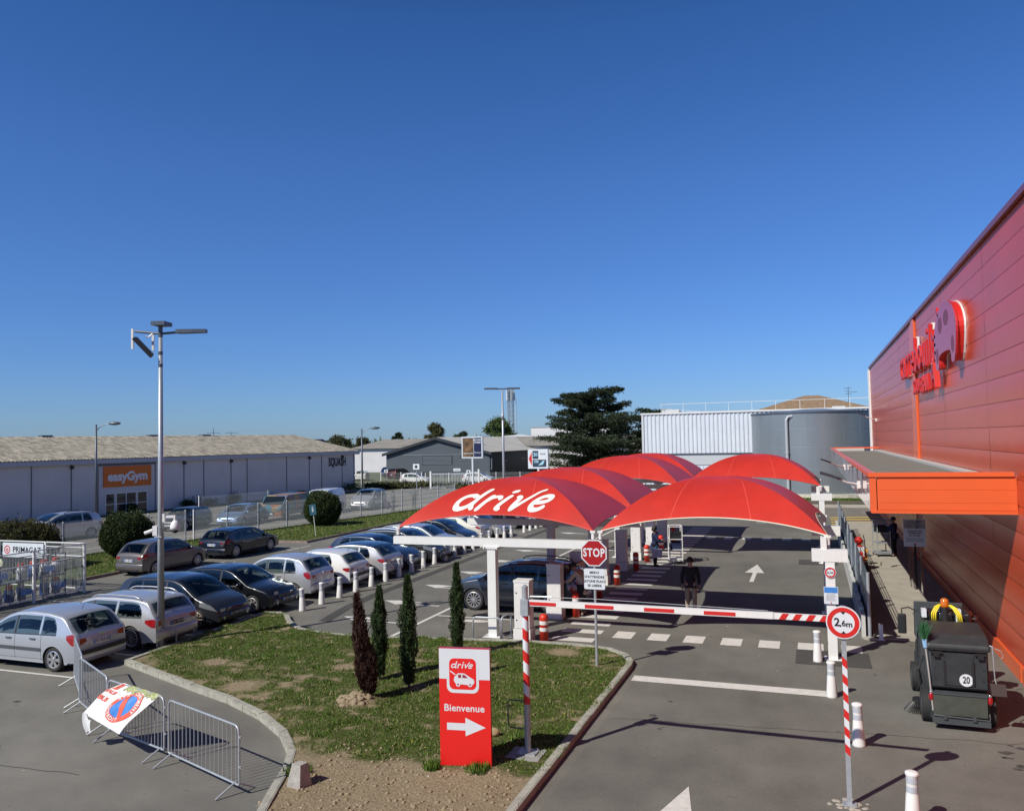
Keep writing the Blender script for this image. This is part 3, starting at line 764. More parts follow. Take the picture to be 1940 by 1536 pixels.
b = MB(); b.box(SX - 2.6, SX + 2.6, -.12, -.0, 4.12, 4.3); b.build('door_lamp', M_steeld, t); b = MB(); b.box(SX + 6.6, SX + 7.6, -.4, -.02, .3, 1.0); b.build('air_unit', mat('unit_grey', (.45, .45, .46), .6), t)
b = MB(); b.cyl((SX + 7.1, -.405, .65), (SX + 7.1, -.41, .65), .27, n=16); b.build('fan', M_black, t)
b = MB(); put_text(b, 'SQUASH', frame((53.6, -.06, 3.5), (1, 0, 0), (0, 0, 1)) @ Matrix.Diagonal((.62, 1.15, 1, 1)), 1.15, bold=.03, space=1.05); b.build('squash_lettering', M_txt, t)
b = MB()
for x in (26, 37, 43.5): b.box(x - .5, x + .5, 9.7, 10.4, RZ - .02, RZ + .12)
b.tube([(44.6, 10, RZ), (44.6, 10, RZ + .8)], .03, 5); b.tube([(43.7, 10, RZ + .3), (45.5, 10, RZ + .3)], .02, 5); b.tube([(46.2, 10, RZ + .3), (48.0, 10, RZ + .3)], .02, 5); b.tube([(47, 10, RZ), (47, 10, RZ + .4)], .03, 5)
b.build('roof_vent', M_steeld, t)

# second warehouse beyond
t = thing('warehouse', 'grey roofed pale warehouse between the gym and the dark gabled building', 'building', (-84, 138, 0))
b = MB(); b.box(0, 62, 0, 26, 0, 4.5); b.build('wall', M_lil, t)
b = MB(); b.grid([[(x, -.6 + 14 * k, 4.55 + 1.75 * (1 - abs(k - 1))) for k in (0, 1, 2)] for x in (-.4, 20, 40, 62.4)]); b.build('roof', M_fib2, t)
b = MB()
for x in (12, 17, 22, 27, 32): b.box(x - .05, x + .05, -.05, 0, 0, 4.4)
b.box(17, 27, -.06, 0, 2.3, 2.38); b.build('joint', M_steeld, t)

# dark gabled building
M_slate = mat('slate_render', (.075, .090, .108), .75, var=.06, scale=.5)
M_slated = mat('slate_cladding', (.022, .026, .036), .6)
t = thing('dark_building', 'dark grey gabled building with pale metal roof behind the billboards', 'building', (-63.9, 115.3, 0))
Wd = 17.8; Ld = 38
b = MB(); b.add([(0, 0, 0), (Wd, 0, 0), (Wd, 0, 3.85), (Wd / 2, 0, 6.2), (0, 0, 3.85), (0, Ld, 0), (Wd, Ld, 0), (Wd, Ld, 3.85), (Wd / 2, Ld, 6.2), (0, Ld, 3.85)], [(0, 1, 2, 3, 4), (5, 9, 8, 7, 6), (0, 4, 9, 5)]); b.build('gable_wall', M_slate, t)
b = MB(); b.box(Wd - .02, Wd + .05, .03, Ld - .03, 0, 3.8)
for i in range(9): b.box(Wd + .05, Wd + .08, .1, Ld - .1, .3 + i * .4, .32 + i * .4)
b.build('side_wall', M_slated, t)
b = MB()
for s_ in (0, 1):
    P = []
    for i in range(61):
        y = -.5 + (Ld + 1) * i / 60; q = []
        for k in (0, 1):
            x = Wd / 2 + (Wd / 2 + .4) * k * (1 if s_ else -1); q.append((x, y, 6.32 - 2.42 * k + (.03 if i % 2 else 0)))
        P.append(q)
    b.grid(P)
b.build('roof', mat('pale_metal_roof', (.48, .46, .42), .75, var=.18, scale=.35, stretch=(.5, 2, 1)), t)
b = MB()
for s_ in (-1, 1):
    a = Vector((Wd / 2, -.55, 6.36)); c = Vector((Wd / 2 + s_ * (Wd / 2 + .5), -.55, 3.86)); dn = Vector((0, 0, -.4))
    b.add([a, c, c + dn, a + dn, a + Vector((0, .3, 0)), c + Vector((0, .3, 0)), c + dn + Vector((0, .3, 0)), a + dn + Vector((0, .3, 0))], [(0, 1, 2, 3), (4, 7, 6, 5), (0, 4, 5, 1), (3, 2, 6, 7), (1, 5, 6, 2)])
b.box(Wd + .35, Wd + .5, -.5, Ld, 3.7, 3.86); b.build('fascia', M_slated, t)
b = MB(); b.box(6.4, 11.6, -.05, 0, 2.05, 3.5); b.box(6.4, 11.6, -.04, 0, .75, .95); b.box(12.9, 13.9, -.05, 0, 2.8, 3.5); b.build('opening', mat('shutter_dark', (.05, .06, .072), .5), t)
b = MB()
for i in range(7): b.box(6.6, 11.4, -.08, -.05, 2.1 + i * .19, 2.13 + i * .19)
b.box(3, 16, -.06, 0, 3.55, 3.6); b.box(12.9, 13.9, -.1, 0, 2.7, 2.76); b.build('slat', M_steel, t)
for x0 in (6.5, 8.2, 9.9):
    w1 = MB(); w1.box(x0, x0 + 1.4, -.03, 0, 0.0, .74); w1.build('window', M_wglass, t)
b = MB(); b.cyl((13, 6, 5.0), (13, 6, 6.6), .16); b.box(12.8, 13.2, 5.8, 6.2, 6.5, 6.7); b.build('flue', M_steel, t)
b = MB(); b.box(Wd + .08, Wd + .12, 5, 7.5, 2.3, 2.36); b.box(Wd + .08, Wd + .12, 14, 16, 2.5, 2.56); b.box(Wd + .1, Wd + .2, .2, .6, 1.2, 3.0); b.build('side_trim', M_steel, t)
# white building behind
t = thing('white_building', 'white walled flat building rising behind the pale metal roof', 'building', (-58.7, 172, 0))
b = MB(); b.box(0, 18, 0, 20, 0, 8.3); b.build('wall', mat('white_wall', (.62, .62, .62), .7), t)
b = MB(); b.box(-.1, 18.1, -.1, 20.1, 8.3, 8.5); b.box(.6, 17, -.06, 0, 6.0, 6.3); b.build('cornice', mat('cornice_grey', (.3, .31, .33), .6), t)
b = MB(); b.add([(-2, -14, 6.5), (16, -14, 4.6), (16, -13, 4.5), (-2, -1, 6.9)], [(0, 1, 2, 3)]); b.build('lean_roof', mat('white_roof', (.7, .7, .7), .6), t)

# white corrugated hall
M_corr = mat('white_corrugated', (.60, .64, .70), .45, var=.05, scale=1.0)
t = thing('corrugated_hall', 'white corrugated metal hall with thin roof railing behind the tank', 'building', (-16.75, 85.4, 0))
b = MB(); corr(b, (0.2, 0, 0), (30, 0, 0), 3.9, 8.0, .42, .07); b.build('corrugated_wall', M_corr, t)
b = MB(); b.box(0, 30, .02, 25, 0, 8.0); b.box(-.02, .2, -.1, .02, 0, 8.05); b.build('wall', mat('pale_panel', (.55, .57, .60), .6, var=.04), t)
b = MB(); corr(b, (0.4, -.02, 0), (30, -.02, 0), .1, 2.6, .42, .05); b.build('lower_wall', M_corr, t)
b = MB(); b.box(0.6, 30, -.14, -.0, 3.78, 3.9); b.build('ledge', M_steeld, t)
b = MB(); b.box(.4, 30, -.04, 0, 2.7, 3.75); b.build('window_band', mat('band', (.5, .52, .55), .3), t)
b = MB(); b.box(-.1, 30.1, -.16, 25, 8.0, 8.16); b.build('roof_edge', M_white, t)
b = MB()
for i in range(12): b.cyl((2.0 + i * 2.3, .4, 8.1), (2.0 + i * 2.3, .4, 9.05), .022, n=5)
b.cyl((2, .4, 9.05), (30, .4, 9.05), .022, n=5)
b.cyl((2, .4, 9.05), (2, 6, 9.05), .022, n=5); b.cyl((2, .4, 8.6), (6, .8, 8.2), .02, n=5); b.build('railing', M_white, t)
b = MB(); b.box(2, 3.8, .8, 2, 8.15, 8.5); b.box(22.5, 24.6, 1.6, 3, 8.15, 8.6); b.box(18.8, 20, 1.5, 2.4, 8.15, 8.35); b.build('roof_unit', mat('unit', (.5, .52, .53), .5), t)
# tank
t = thing('storage_tank', 'big grey galvanised steel cylinder tank in front of the white hall', 'tank', (.35, 79.4, 0))
R_ = 5.55
M_tank = mat('tank_steel', (.27, .305, .33), .36, metal=.45, var=.10, scale=.5, stretch=(1, 1, .3))
b = MB(); b.lathe([(R_, .5), (R_, 7.55), (R_ * .2, 7.9)], 96); b.build('shell', M_tank, t, angle=30)
b = MB()
for z in (2.6, 4.5, 6.1): b.lathe([(R_ + .001, z), (R_ + .012, z + .015), (R_ + .001, z + .03)], 96)
for k in range(22):
    a = 2 * PI * k / 22; b.box(R_ - .01, R_ + .012, -.015, .015, .5, 7.5, 0, Matrix.Rotation(a, 4, 'Z'))
b.build('seam', mat('seam', (.32, .37, .42), .4, metal=.5), t)
b = MB(); b.lathe([(R_ - .02, 7.42), (R_ + .07, 7.44), (R_ + .07, 7.58), (R_ - .1, 7.6)], 96); b.build('rim_band', M_steeld, t)
b = MB(); b.lathe([(R_ + .35, -.05), (R_ + .3, .5), (R_ - .1, .52)], 96); b.build('base', mat('base_conc', (.5, .48, .40), .9, var=.25, scale=3), t)
a = RAD(-114); px_, py_ = (R_ + .18) * math.cos(a), (R_ + .18) * math.sin(a)
b = MB(); b.tube([(px_, py_, .4), (px_, py_, 6.9), (px_ * 1.0 + .15, py_, 7.15), (px_ * .98 + .45, py_ * .99, 7.2)], .13, 10); b.cyl((px_, py_, 4.0), (px_, py_, 4.15), .16); b.build('vent_pipe', mat('pipe_grey', (.5, .53, .56), .4, metal=.3), t)
# house roof beyond
def tiled(name, label, x, y, W_, D_, ez, rz, ridge):
    t = thing(name, label, 'house', (x, y, 0))
    b = MB(); b.box(-W_ / 2, W_ / 2, -D_ / 2, D_ / 2, 0, ez); b.build('wall', mat('house_wall', (.5, .44, .36), .8), t)
    b = MB(); w2, d2 = W_ / 2 + .5, D_ / 2 + .5; r = ridge / 2
    vs = [(-w2, -d2, ez), (w2, -d2, ez), (w2, d2, ez), (-w2, d2, ez), (-r, 0, rz), (r, 0, rz)]
    b.add(vs, [(0, 1, 5, 4), (1, 2, 5), (2, 3, 4, 5), (3, 0, 4)]); b.build('roof', mat('tile_roof', (.25, .165, .10), .9, var=.3, scale=2.2, bump=.6, bscale=8), t)
    return t
h_ = tiled('house', 'brown tiled hip roof of a house behind the white hall with a tv aerial', .2, 126, 15.5, 12, 8.9, 11.25, 2.0)
b = MB(); b.tube([(5.0, 0, 9.5), (5.0, 0, 12.3)], .04, 5); b.tube([(4.4, 0, 12.1), (5.4, 0, 12.1)], .03, 5); b.tube([(4.5, 0, 11.7), (6.2, 0, 11.5)], .03, 5); b.tube([(4.6, 0, 11.3), (5.5, 0, 11.3)], .03, 5); b.build('aerial', M_steeld, h_)
tiled('house', 'brown tiled roof peeking between the tank and the red store corner', 12.5, 130, 11, 12, 9.0, 11.0, 1.5)
# lattice mast
t = thing('telecom_mast', 'slender steel lattice telecom mast with antenna panels behind the street lamp', 'mast', (-83, 225, 0))
b = MB()
n_ = 16; zt = 21.0
for cx, cy in ((-.7, -.7), (.7, -.7), (.7, .7), (-.7, .7)): b.cyl((cx, cy, 0), (cx, cy, zt), .10, n=5)
for i in range(n_):
    z0 = zt * i / n_; z1 = zt * (i + 1) / n_
    for (a, c) in (((-.7, -.7), (.7, -.7)), ((.7, -.7), (.7, .7)), ((.7, .7), (-.7, .7)), ((-.7, .7), (-.7, -.7))):
        b.cyl((a[0], a[1], z0), (c[0], c[1], z1), .05, n=4); b.cyl((c[0], c[1], z0), (a[0], a[1], z1), .05, n=4); b.cyl((a[0], a[1], z1), (c[0], c[1], z1), .05, n=4)
b.build('lattice', M_steel, t)
b = MB()
for a in range(6):
    T_ = Matrix.Rotation(a * PI / 3, 4, 'Z'); b.box(1.1, 1.35, -.2, .2, 17.4, 20.4, 0, T_); b.cyl(T_ @ Vector((.4, 0, 19.5)), T_ @ Vector((1.2, 0, 19.5)), .06, n=4)
b.cyl((1.6, .2, 3), (1.6, .2, 18.2), .12, n=6); b.build('antenna', mat('antenna_grey', (.5, .52, .55), .5), t)

# ---------------------------------------------------------------- drive canopies
def zprof(t): return 3.06 + 1.36 * (1 - min(1, t) ** 2.35)
def canopy_pt(u, v, a, bb, off=0.0):
    t = max(abs(u), abs(v)); z = zprof(t)
    return Vector((u * a, v * bb, z + off))
def canopy(label, xc, yc, a, bb, edge=None, group='red tensile canopies'):
    t = thing('tensile_canopy', label, 'canopy', (xc, yc, .30 if yc > 36 else (.10 if yc > 28 else 0)), 0, group)
    b = MB(); N = 28
    ins_ = (.13, .045 if xc < -5 else .09, .10, .045)
    for side_ in range(4):
        P = []
        for i in range(N + 1):
            tt = i / N; row = []
            for j in range(N + 1):
                s = -1 + 2 * j / N
                # outer limit scalloped: t runs to 1-ins*(1-s^2)
                ins = ins_[side_]; T_ = tt * (1 - ins * (1 - s * s)); x = s * tt; y = -T_
                if side_ == 0: u, v = x, y
                elif side_ == 1: u, v = -y, x
                elif side_ == 2: u, v = -x, -y
                else: u, v = y, -x
                zz = zprof(T_) - .05 * math.sin(PI * tt) * (1 - s * s)
                # ridges sag between: panel height follows distance from centre
                row.append((u * a, v * bb, zz))
            P.append(row)
        b.grid(P)
    me = b.build('membrane', M_canvas, t, angle=24)
    # edge band
    b = MB()
    for side_ in range(4):
        pts = []
        for j in range(25):
            s = -1 + j / 12; ins = ins_[side_]; T_ = 1 - ins * (1 - s * s); x = s; y = -T_
            if side_ == 0: u, v = x, y
            elif side_ == 1: u, v = -y, x
            elif side_ == 2: u, v = -x, -y
            else: u, v = y, -x
            pts.append((u * a, v * bb, zprof(T_) - .012))
        b.tube(pts, .018, 5)
    b.build('edge_cable', edge or M_canvas, t)
    for s0 in (-.36, .36):
        b = MB(); P = []
        for k in range(15):
            tt = 1 - k * .07; s = s0
            if tt < abs(s0) * .2: break
            T_ = tt * (1 - .13 * (1 - s * s)); z = zprof(T_) - .05 * math.sin(PI * tt) * (1 - s * s) + .004
            x = s0 * (.55 + .45 * tt) if tt > .1 else s0 * .6
            s_ = x / tt; 
            if abs(s_) > 1: break
            T_ = tt * (1 - .13 * (1 - s_ * s_)); z = zprof(T_) - .05 * math.sin(PI * tt) * (1 - s_ * s_) + .004
            P.append([((x - .004) * a, -T_ * bb, z), ((x + .004) * a, -T_ * bb, z)])
        b.grid(P); b.build('seam', mat('canvas_seam', (.66, .07, .05), .5), t)
    b = MB()
    for sx in (-1, 1):
        pts = [(sx * a * k / 12, -sx * 0 - bb * k / 12, zprof(k / 12) - .09) for k in range(13)]
        b.tube(pts, .035, 6); b.tube([(p[0], -p[1], p[2]) for p in pts], .035, 6)
    b.build('arch_rib', M_white, t)
    b = MB()
    for sx in (-1, 1):
        for sy in (-1, 1):
            b = MB(); b.cyl((sx * a, sy * bb, 2.83), (sx * a, sy * bb, 3.05), .05, n=8); b.box(sx * a - .07, sx * a + .07, sy * bb - .05, sy * bb + .05, 3.0, 3.06)
            b.cyl((sx * a - .05, sy * bb, 3.02), (sx * a + .05, sy * bb, 3.02), .03, n=6); b.build('corner_shackle', M_wplast, t)
    return t, me
AL, BL = 3.03, 2.75
c1, m1 = canopy('front left red tensile canopy with the white word drive', -8.79, 24.75, AL, BL)
# seams and lettering follow the membrane
def on_front(x, h, off=.006):
    """x across (m), h plan distance in from the corner line; lies exactly on the membrane"""
    T_ = (BL - h) / BL; tt = T_
    for _ in range(12):
        s_ = max(-1, min(1, x / AL / tt)); tt = T_ / (1 - .13 * (1 - s_ * s_))
    return (x, -BL + h, zprof(T_) - .05 * math.sin(PI * min(1, tt)) * (1 - s_ * s_) + off)
b = MB()
sc = 1.0
def FN(dx, dy):
    # letter plane -> membrane: x shear for italics, y spans plan distance up the slope
    def f(x, y, z): 
        xx = (x + y * .52) * .80 + dx; hh = dy + y * .84
        return on_front(xx, hh, .010 + z * .5)
    return f
W_ = .185
f = FN(-.08, .47)
stroke(b, [(-1.27, .60), (-1.42, .66), (-1.66, .58), (-1.76, .34), (-1.66, .10), (-1.45, .04), (-1.22, .16), (-1.10, .40)], W_, 0, .000, 5, f)
stroke(b, [(-1.02, 1.0), (-1.08, .6), (-1.10, .2), (-.98, .05)], [W_, W_, W_, W_ * .7], 0, .006, 6, f)
stroke(b, [(-.62, .62), (-.68, .35), (-.74, .05)], W_, 0, .0, 6, f)
stroke(b, [(-.66, .38), (-.52, .56), (-.30, .60), (-.20, .50)], [W_, W_ * .9, W_ * .8, W_ * .8], 0, .006, 6, f)
stroke(b, [(.10, .62), (.02, .35), (-.02, .12), (.10, .04)], [W_, W_, W_, W_ * .7], 0, .0, 6, f)
stroke(b, [(.04, .90), (.10, .92)], .2, 0, .0, 3, f)
stroke(b, [(.44, .62), (.56, .52), (.56, .2), (.60, .06)], [W_ * .8, W_, W_, W_], 0, .0, 6, f)
stroke(b, [(.62, .07), (.80, .33), (.96, .62), (1.08, .86), (1.22, .96)], [W_, W_ * .85, W_ * .75, W_ * .7, W_ * .6], 0, .006, 6, f)
stroke(b, [(1.36, .33), (1.62, .36), (1.78, .46), (1.73, .60), (1.50, .63), (1.30, .48), (1.25, .24), (1.38, .06), (1.60, .05), (1.74, .14)], W_ * .95, 0, .0, 5, f)
b.build('drive_lettering', mat('lettering_white', (.78, .76, .70), .6), m1)
canopy('second red canopy of the left row, right behind the lettered one', -8.79, 30.35, AL, BL)
canopy('third red canopy of the left row, past the gap', -8.79, 40.75, AL, BL)
canopy('rearmost red canopy of the left row', -8.79, 46.35, AL, BL)
c5, m5 = canopy('front right red canopy over the bypass lane, plain with no writing', -2.62, 24.75, 2.93, BL, M_canvasw)
canopy('rear right red canopy in front of the grey tank', -2.62, 40.75, 2.93, BL)
# posts and beams
def portal(xc, y, label, x0, x1):
    dz = .30 if y > 36 else (.10 if y > 28 else 0)
    t = thing('canopy_post', label, 'post', (xc, y, dz), 0, 'white canopy posts and beams')
    b = MB(); b.box(-.125, .125, -.12, .12, -dz, 2.5); b.box(-.26, .26, -.24, .24, .0 - dz, .02 - dz); b.build('column', M_white, t)
    b = MB(); b.box(x0 - xc, x1 - xc, -.11, .11, 2.57, 2.79); b.box(-.24, .24, -.15, .15, 2.5, 2.57)
    for i in (-.2, .2): b.cyl((i, -.16, 2.5), (i, -.17, 2.56), .03, n=6)
    b.build('beam', M_white, t)
for y, l in ((21.95, 'front white post and long beam beside the hoop barrier'), (27.55, 'second white post and beam behind the grey car'), (33.15, 'third white post and beam of the left row'), (37.95, 'fourth white post and beam after the gap'), (43.55, 'fifth white post and beam of the left row'), (49.15, 'last white post and beam of the left row')):
    portal(-8.74, y, l, -11.9, -5.5)
for y, l in ((21.98, 'tall white post behind the round height limit sign'), (27.5, 'second white post of the right row'), (38.0, 'white post with bracket on the dark asphalt patch far back'), (43.5, 'rearmost white post of the right row')):
    dz = .30 if y > 36 else 0
    t = thing('canopy_post', l, 'post', (.33, y, dz), 0, 'white canopy posts of the right row')
    b = MB(); b.box(-.11, .11, -.11, .11, -dz, 2.5); b.box(-.2, .2, -.2, .2, .0 - dz, .02 - dz); b.build('column', M_white, t)
    b = MB(); b.box(-.42, .42, -.12, .12, 2.42, 2.72); b.build('bracket', M_white, t)
    b = MB(); b.box(-.20, -.06, -.08, .08, 2.72, 3.02); b.build('strut', M_white, t)

ORD = ['first', 'second', 'third', 'fourth', 'fifth', 'sixth', 'seventh', 'eighth', 'ninth', 'tenth', 'eleventh', 'twelfth', 'thirteenth', 'fourteenth', 'fifteenth', 'sixteenth', 'seventeenth', 'eighteenth', 'nineteenth', 'twentieth', 'twenty-first', 'twenty-second', 'twenty-third', 'twenty-fourth', 'twenty-fifth', 'twenty-sixth']
# ---------------------------------------------------------------- lockers and bollards of the drive
def locker(x, y, label):
    t = thing('locker_post', label, 'cabinet', (x, y, 0), 0, 'white service cabinets')
    b = MB(); b.box(-.22, .22, -.19, .19, .38, 1.64); b.box(-.235, .235, -.2, .2, 1.64, 1.7); b.build('body', M_wplast, t)
    b = MB(); b.box(-.25, .25, -.22, .22, 0, .36); b.build('foot', M_wplast, t)
    b = MB(); b.cyl((-.15, -.195, 1.35), (-.15, -.2, 1.35), .022, n=8); b.cyl((-.15, -.195, .6), (-.15, -.2, .6), .022, n=8); b.build('keyhole', M_black, t)
    b = MB(); b.box(-.19, .19, -.194, -.19, .43, 1.58); b.build('door', M_wplast, t)
for y, l in ((21.68, 'frontmost white cabinet beside the barrier post'), (24.68, 'second white cabinet at the tail of the grey car'), (27.28, 'third cabinet behind the person in the light coat'), (30.8, 'fourth cabinet beside the stop sign'), (34.21, 'fifth cabinet in the shade under the right canopy'), (37.31, 'sixth cabinet near the person with the trolley'), (40.9, 'seventh cabinet from the front'), (44.4, 'rearmost white cabinet under the left canopies')):
    locker(-7.72, y, l)
def red_bollard(x, y, label):
    t = thing('red_bollard', label, 'bollard', (x, y, 0), 0, 'red bollards with white bands')
    b = MB(); b.lathe([(.12, 0), (.12, .6), (.125, .62), (.125, .68), (.10, .74), (.03, .77)], 18); b.build('body', M_redp, t, smooth=True)
    b = MB(); b.lathe([(.1215, .30), (.123, .31), (.123, .39), (.1215, .40)], 18); b.build('band', M_white, t); b = MB(); b.lathe([(.1215, .48), (.123, .49), (.123, .57), (.1215, .58)], 18); b.build('band', M_white, t)
for y, l in ((21.71, 'front red bollard beside the first cabinet'), (24.99, 'second red bollard, crossed by the raised boom'), (27.9, 'third red bollard behind the stop sign pole'), (30.76, 'fourth red bollard on the shaded zebra'), (34.34, 'fifth red bollard on the shaded zebra'), (36.8, 'sixth red bollard behind the person with the trolley'), (40.5, 'seventh red bollard from the front'), (44.2, 'rearmost red bollard of the drive row')):
    red_bollard(-7.15, y, l)
def white_bollard_mesh():
    t = thing('white_bollard', 'x', 'bollard', (0, 0, 0), 0, 'x')
    b = MB(); b.lathe([(.115, 0), (.112, .03), (.085, .44), (.078, .46), (.078, .69), (.092, .71), (.092, .745), (.06, .76), (.02, .762)], 20); b.build('body', M_wplast, t, smooth=True)
    for z in (.47, .60):
        b = MB(); b.lathe([(.0785, z), (.080, z + .005), (.080, z + .085), (.0785, z + .09)], 20); b.build('band', M_reflw, t)
    return t
wb = white_bollard_mesh(); first = True
def wboll(x, y, label, group, tilt=0):
    global first
    if first: o = wb; first = False; o.location = (x, y, 0); o['label'] = label; o['group'] = group
    else: o = dup(wb, (x, y, 0), 0, label, group)
    o.rotation_euler = (tilt, tilt * .6, random.uniform(0, 3))
for (x, y), l in zip(((-.03, 21.62), (.23, 18.82), (.62, 16.05), (1.18, 13.07)), ('white bollard on the zebra crossing beside the tall white post', 'white bollard at the end of the painted stop line', 'white bollard just right of the striped height sign pole', 'white bollard at the bottom edge, nearest of all')):
    wboll(x, y, l, 'white bollards right of the lane', random.uniform(-.02, .02))
for i in range(26):
    y = 23.51 + i * 1.165; 
    if i in (19,): continue
    wboll(-16.3 - .012 * i, y, '%s white bollard of the long row, counting from the rounded kerb end' % ORD[i], 'white bollards along the parked cars', random.uniform(-.03, .03))
# ---------------------------------------------------------------- cars
PROF = {
 'hatch': ([(0, .50), (.012, .64), (.05, .77), (.12, .87), (.235, .97), (.30, 1.14), (.40, 1.37), (.47, 1.455), (.60, 1.49), (.75, 1.47), (.87, 1.40), (.915, 1.27), (.96, 1.06), (.985, .98), (1, .90)], (.86, .93)),
 'mpv': ([(0, .52), (.012, .68), (.05, .84), (.12, .95), (.19, 1.03), (.26, 1.22), (.35, 1.45), (.43, 1.56), (.60, 1.61), (.78, 1.59), (.91, 1.52), (.95, 1.36), (.975, 1.12), (.99, 1.02), (1, .90)], (.92, 1.0)),
 'estate': ([(0, .48), (.012, .60), (.05, .72), (.12, .81), (.26, .93), (.33, 1.12), (.42, 1.34), (.50, 1.42), (.65, 1.44), (.82, 1.42), (.92, 1.36), (.95, 1.22), (.975, 1.02), (.99, .95), (1, .88)], (.83, .91)),
 'sedan': ([(0, .48), (.012, .60), (.05, .72), (.12, .81), (.26, .93), (.34, 1.14), (.43, 1.36), (.50, 1.43), (.62, 1.43), (.72, 1.36), (.82, 1.10), (.87, 1.02), (.96, 1.0), (.985, .94), (1, .84)], (.84, .92)),
 'suv': ([(0, .60), (.012, .76), (.05, .92), (.12, 1.0), (.24, 1.09), (.31, 1.27), (.40, 1.50), (.48, 1.59), (.62, 1.63), (.78, 1.60), (.90, 1.52), (.94, 1.36), (.97, 1.16), (.99, 1.05), (1, .92)], (.98, 1.08)),
 'van': ([(0, .55), (.012, .72), (.05, .95), (.12, 1.08), (.17, 1.18), (.24, 1.48), (.31, 1.75), (.38, 1.84), (.55, 1.87), (.8, 1.87), (.95, 1.82), (.98, 1.6), (.99, 1.2), (.995, 1.0), (1, .85)], (1.08, 1.12)),
}
def interp(P, s):
    for i in range(len(P) - 1):
        if s <= P[i + 1][0]:
            a, b = P[i], P[i + 1]; t = (s - a[0]) / (b[0] - a[0] + 1e-9); return a[1] + (b[1] - a[1]) * t
    return P[-1][1]
def paint(name, col, metal=.45, rough=.32):
    return mat(name, col, rough, metal=metal, coat=1.0)
RIMS = {}
def rim_mesh(R, style, dark):
    b = MB(); n = {'five': 5, 'multi': 12, 'cap': 7, 'six': 6, 'ten': 10}[style]
    r1 = R * .70
    b.lathe([(r1, -.02), (r1 + .012, .012), (r1 - .012, .022), (r1 - .03, .0), (r1 - .03, -.03)], 30, cap=False)
    for i in range(n):
        a = 2 * PI * i / n; T = Matrix.Rotation(a, 4, 'Z'); w_ = {5: .085, 12: .028, 7: .08, 6: .09, 10: .045}[n] * R / .31
        b.add([T @ Vector(p) for p in ((.03, -w_ * .35, .012), (r1 - .015, -w_ * .5, .014), (r1 - .015, w_ * .5, .014), (.03, w_ * .35, .012), (.03, -w_ * .35, -.01), (r1 - .015, -w_ * .5, -.01), (r1 - .015, w_ * .5, -.01), (.03, w_ * .35, -.01))], [(0, 1, 2, 3), (0, 4, 5, 1), (3, 2, 6, 7), (1, 5, 6, 2)])
    b.cyl((0, 0, -.01), (0, 0, .022), .055, n=14)
    return b
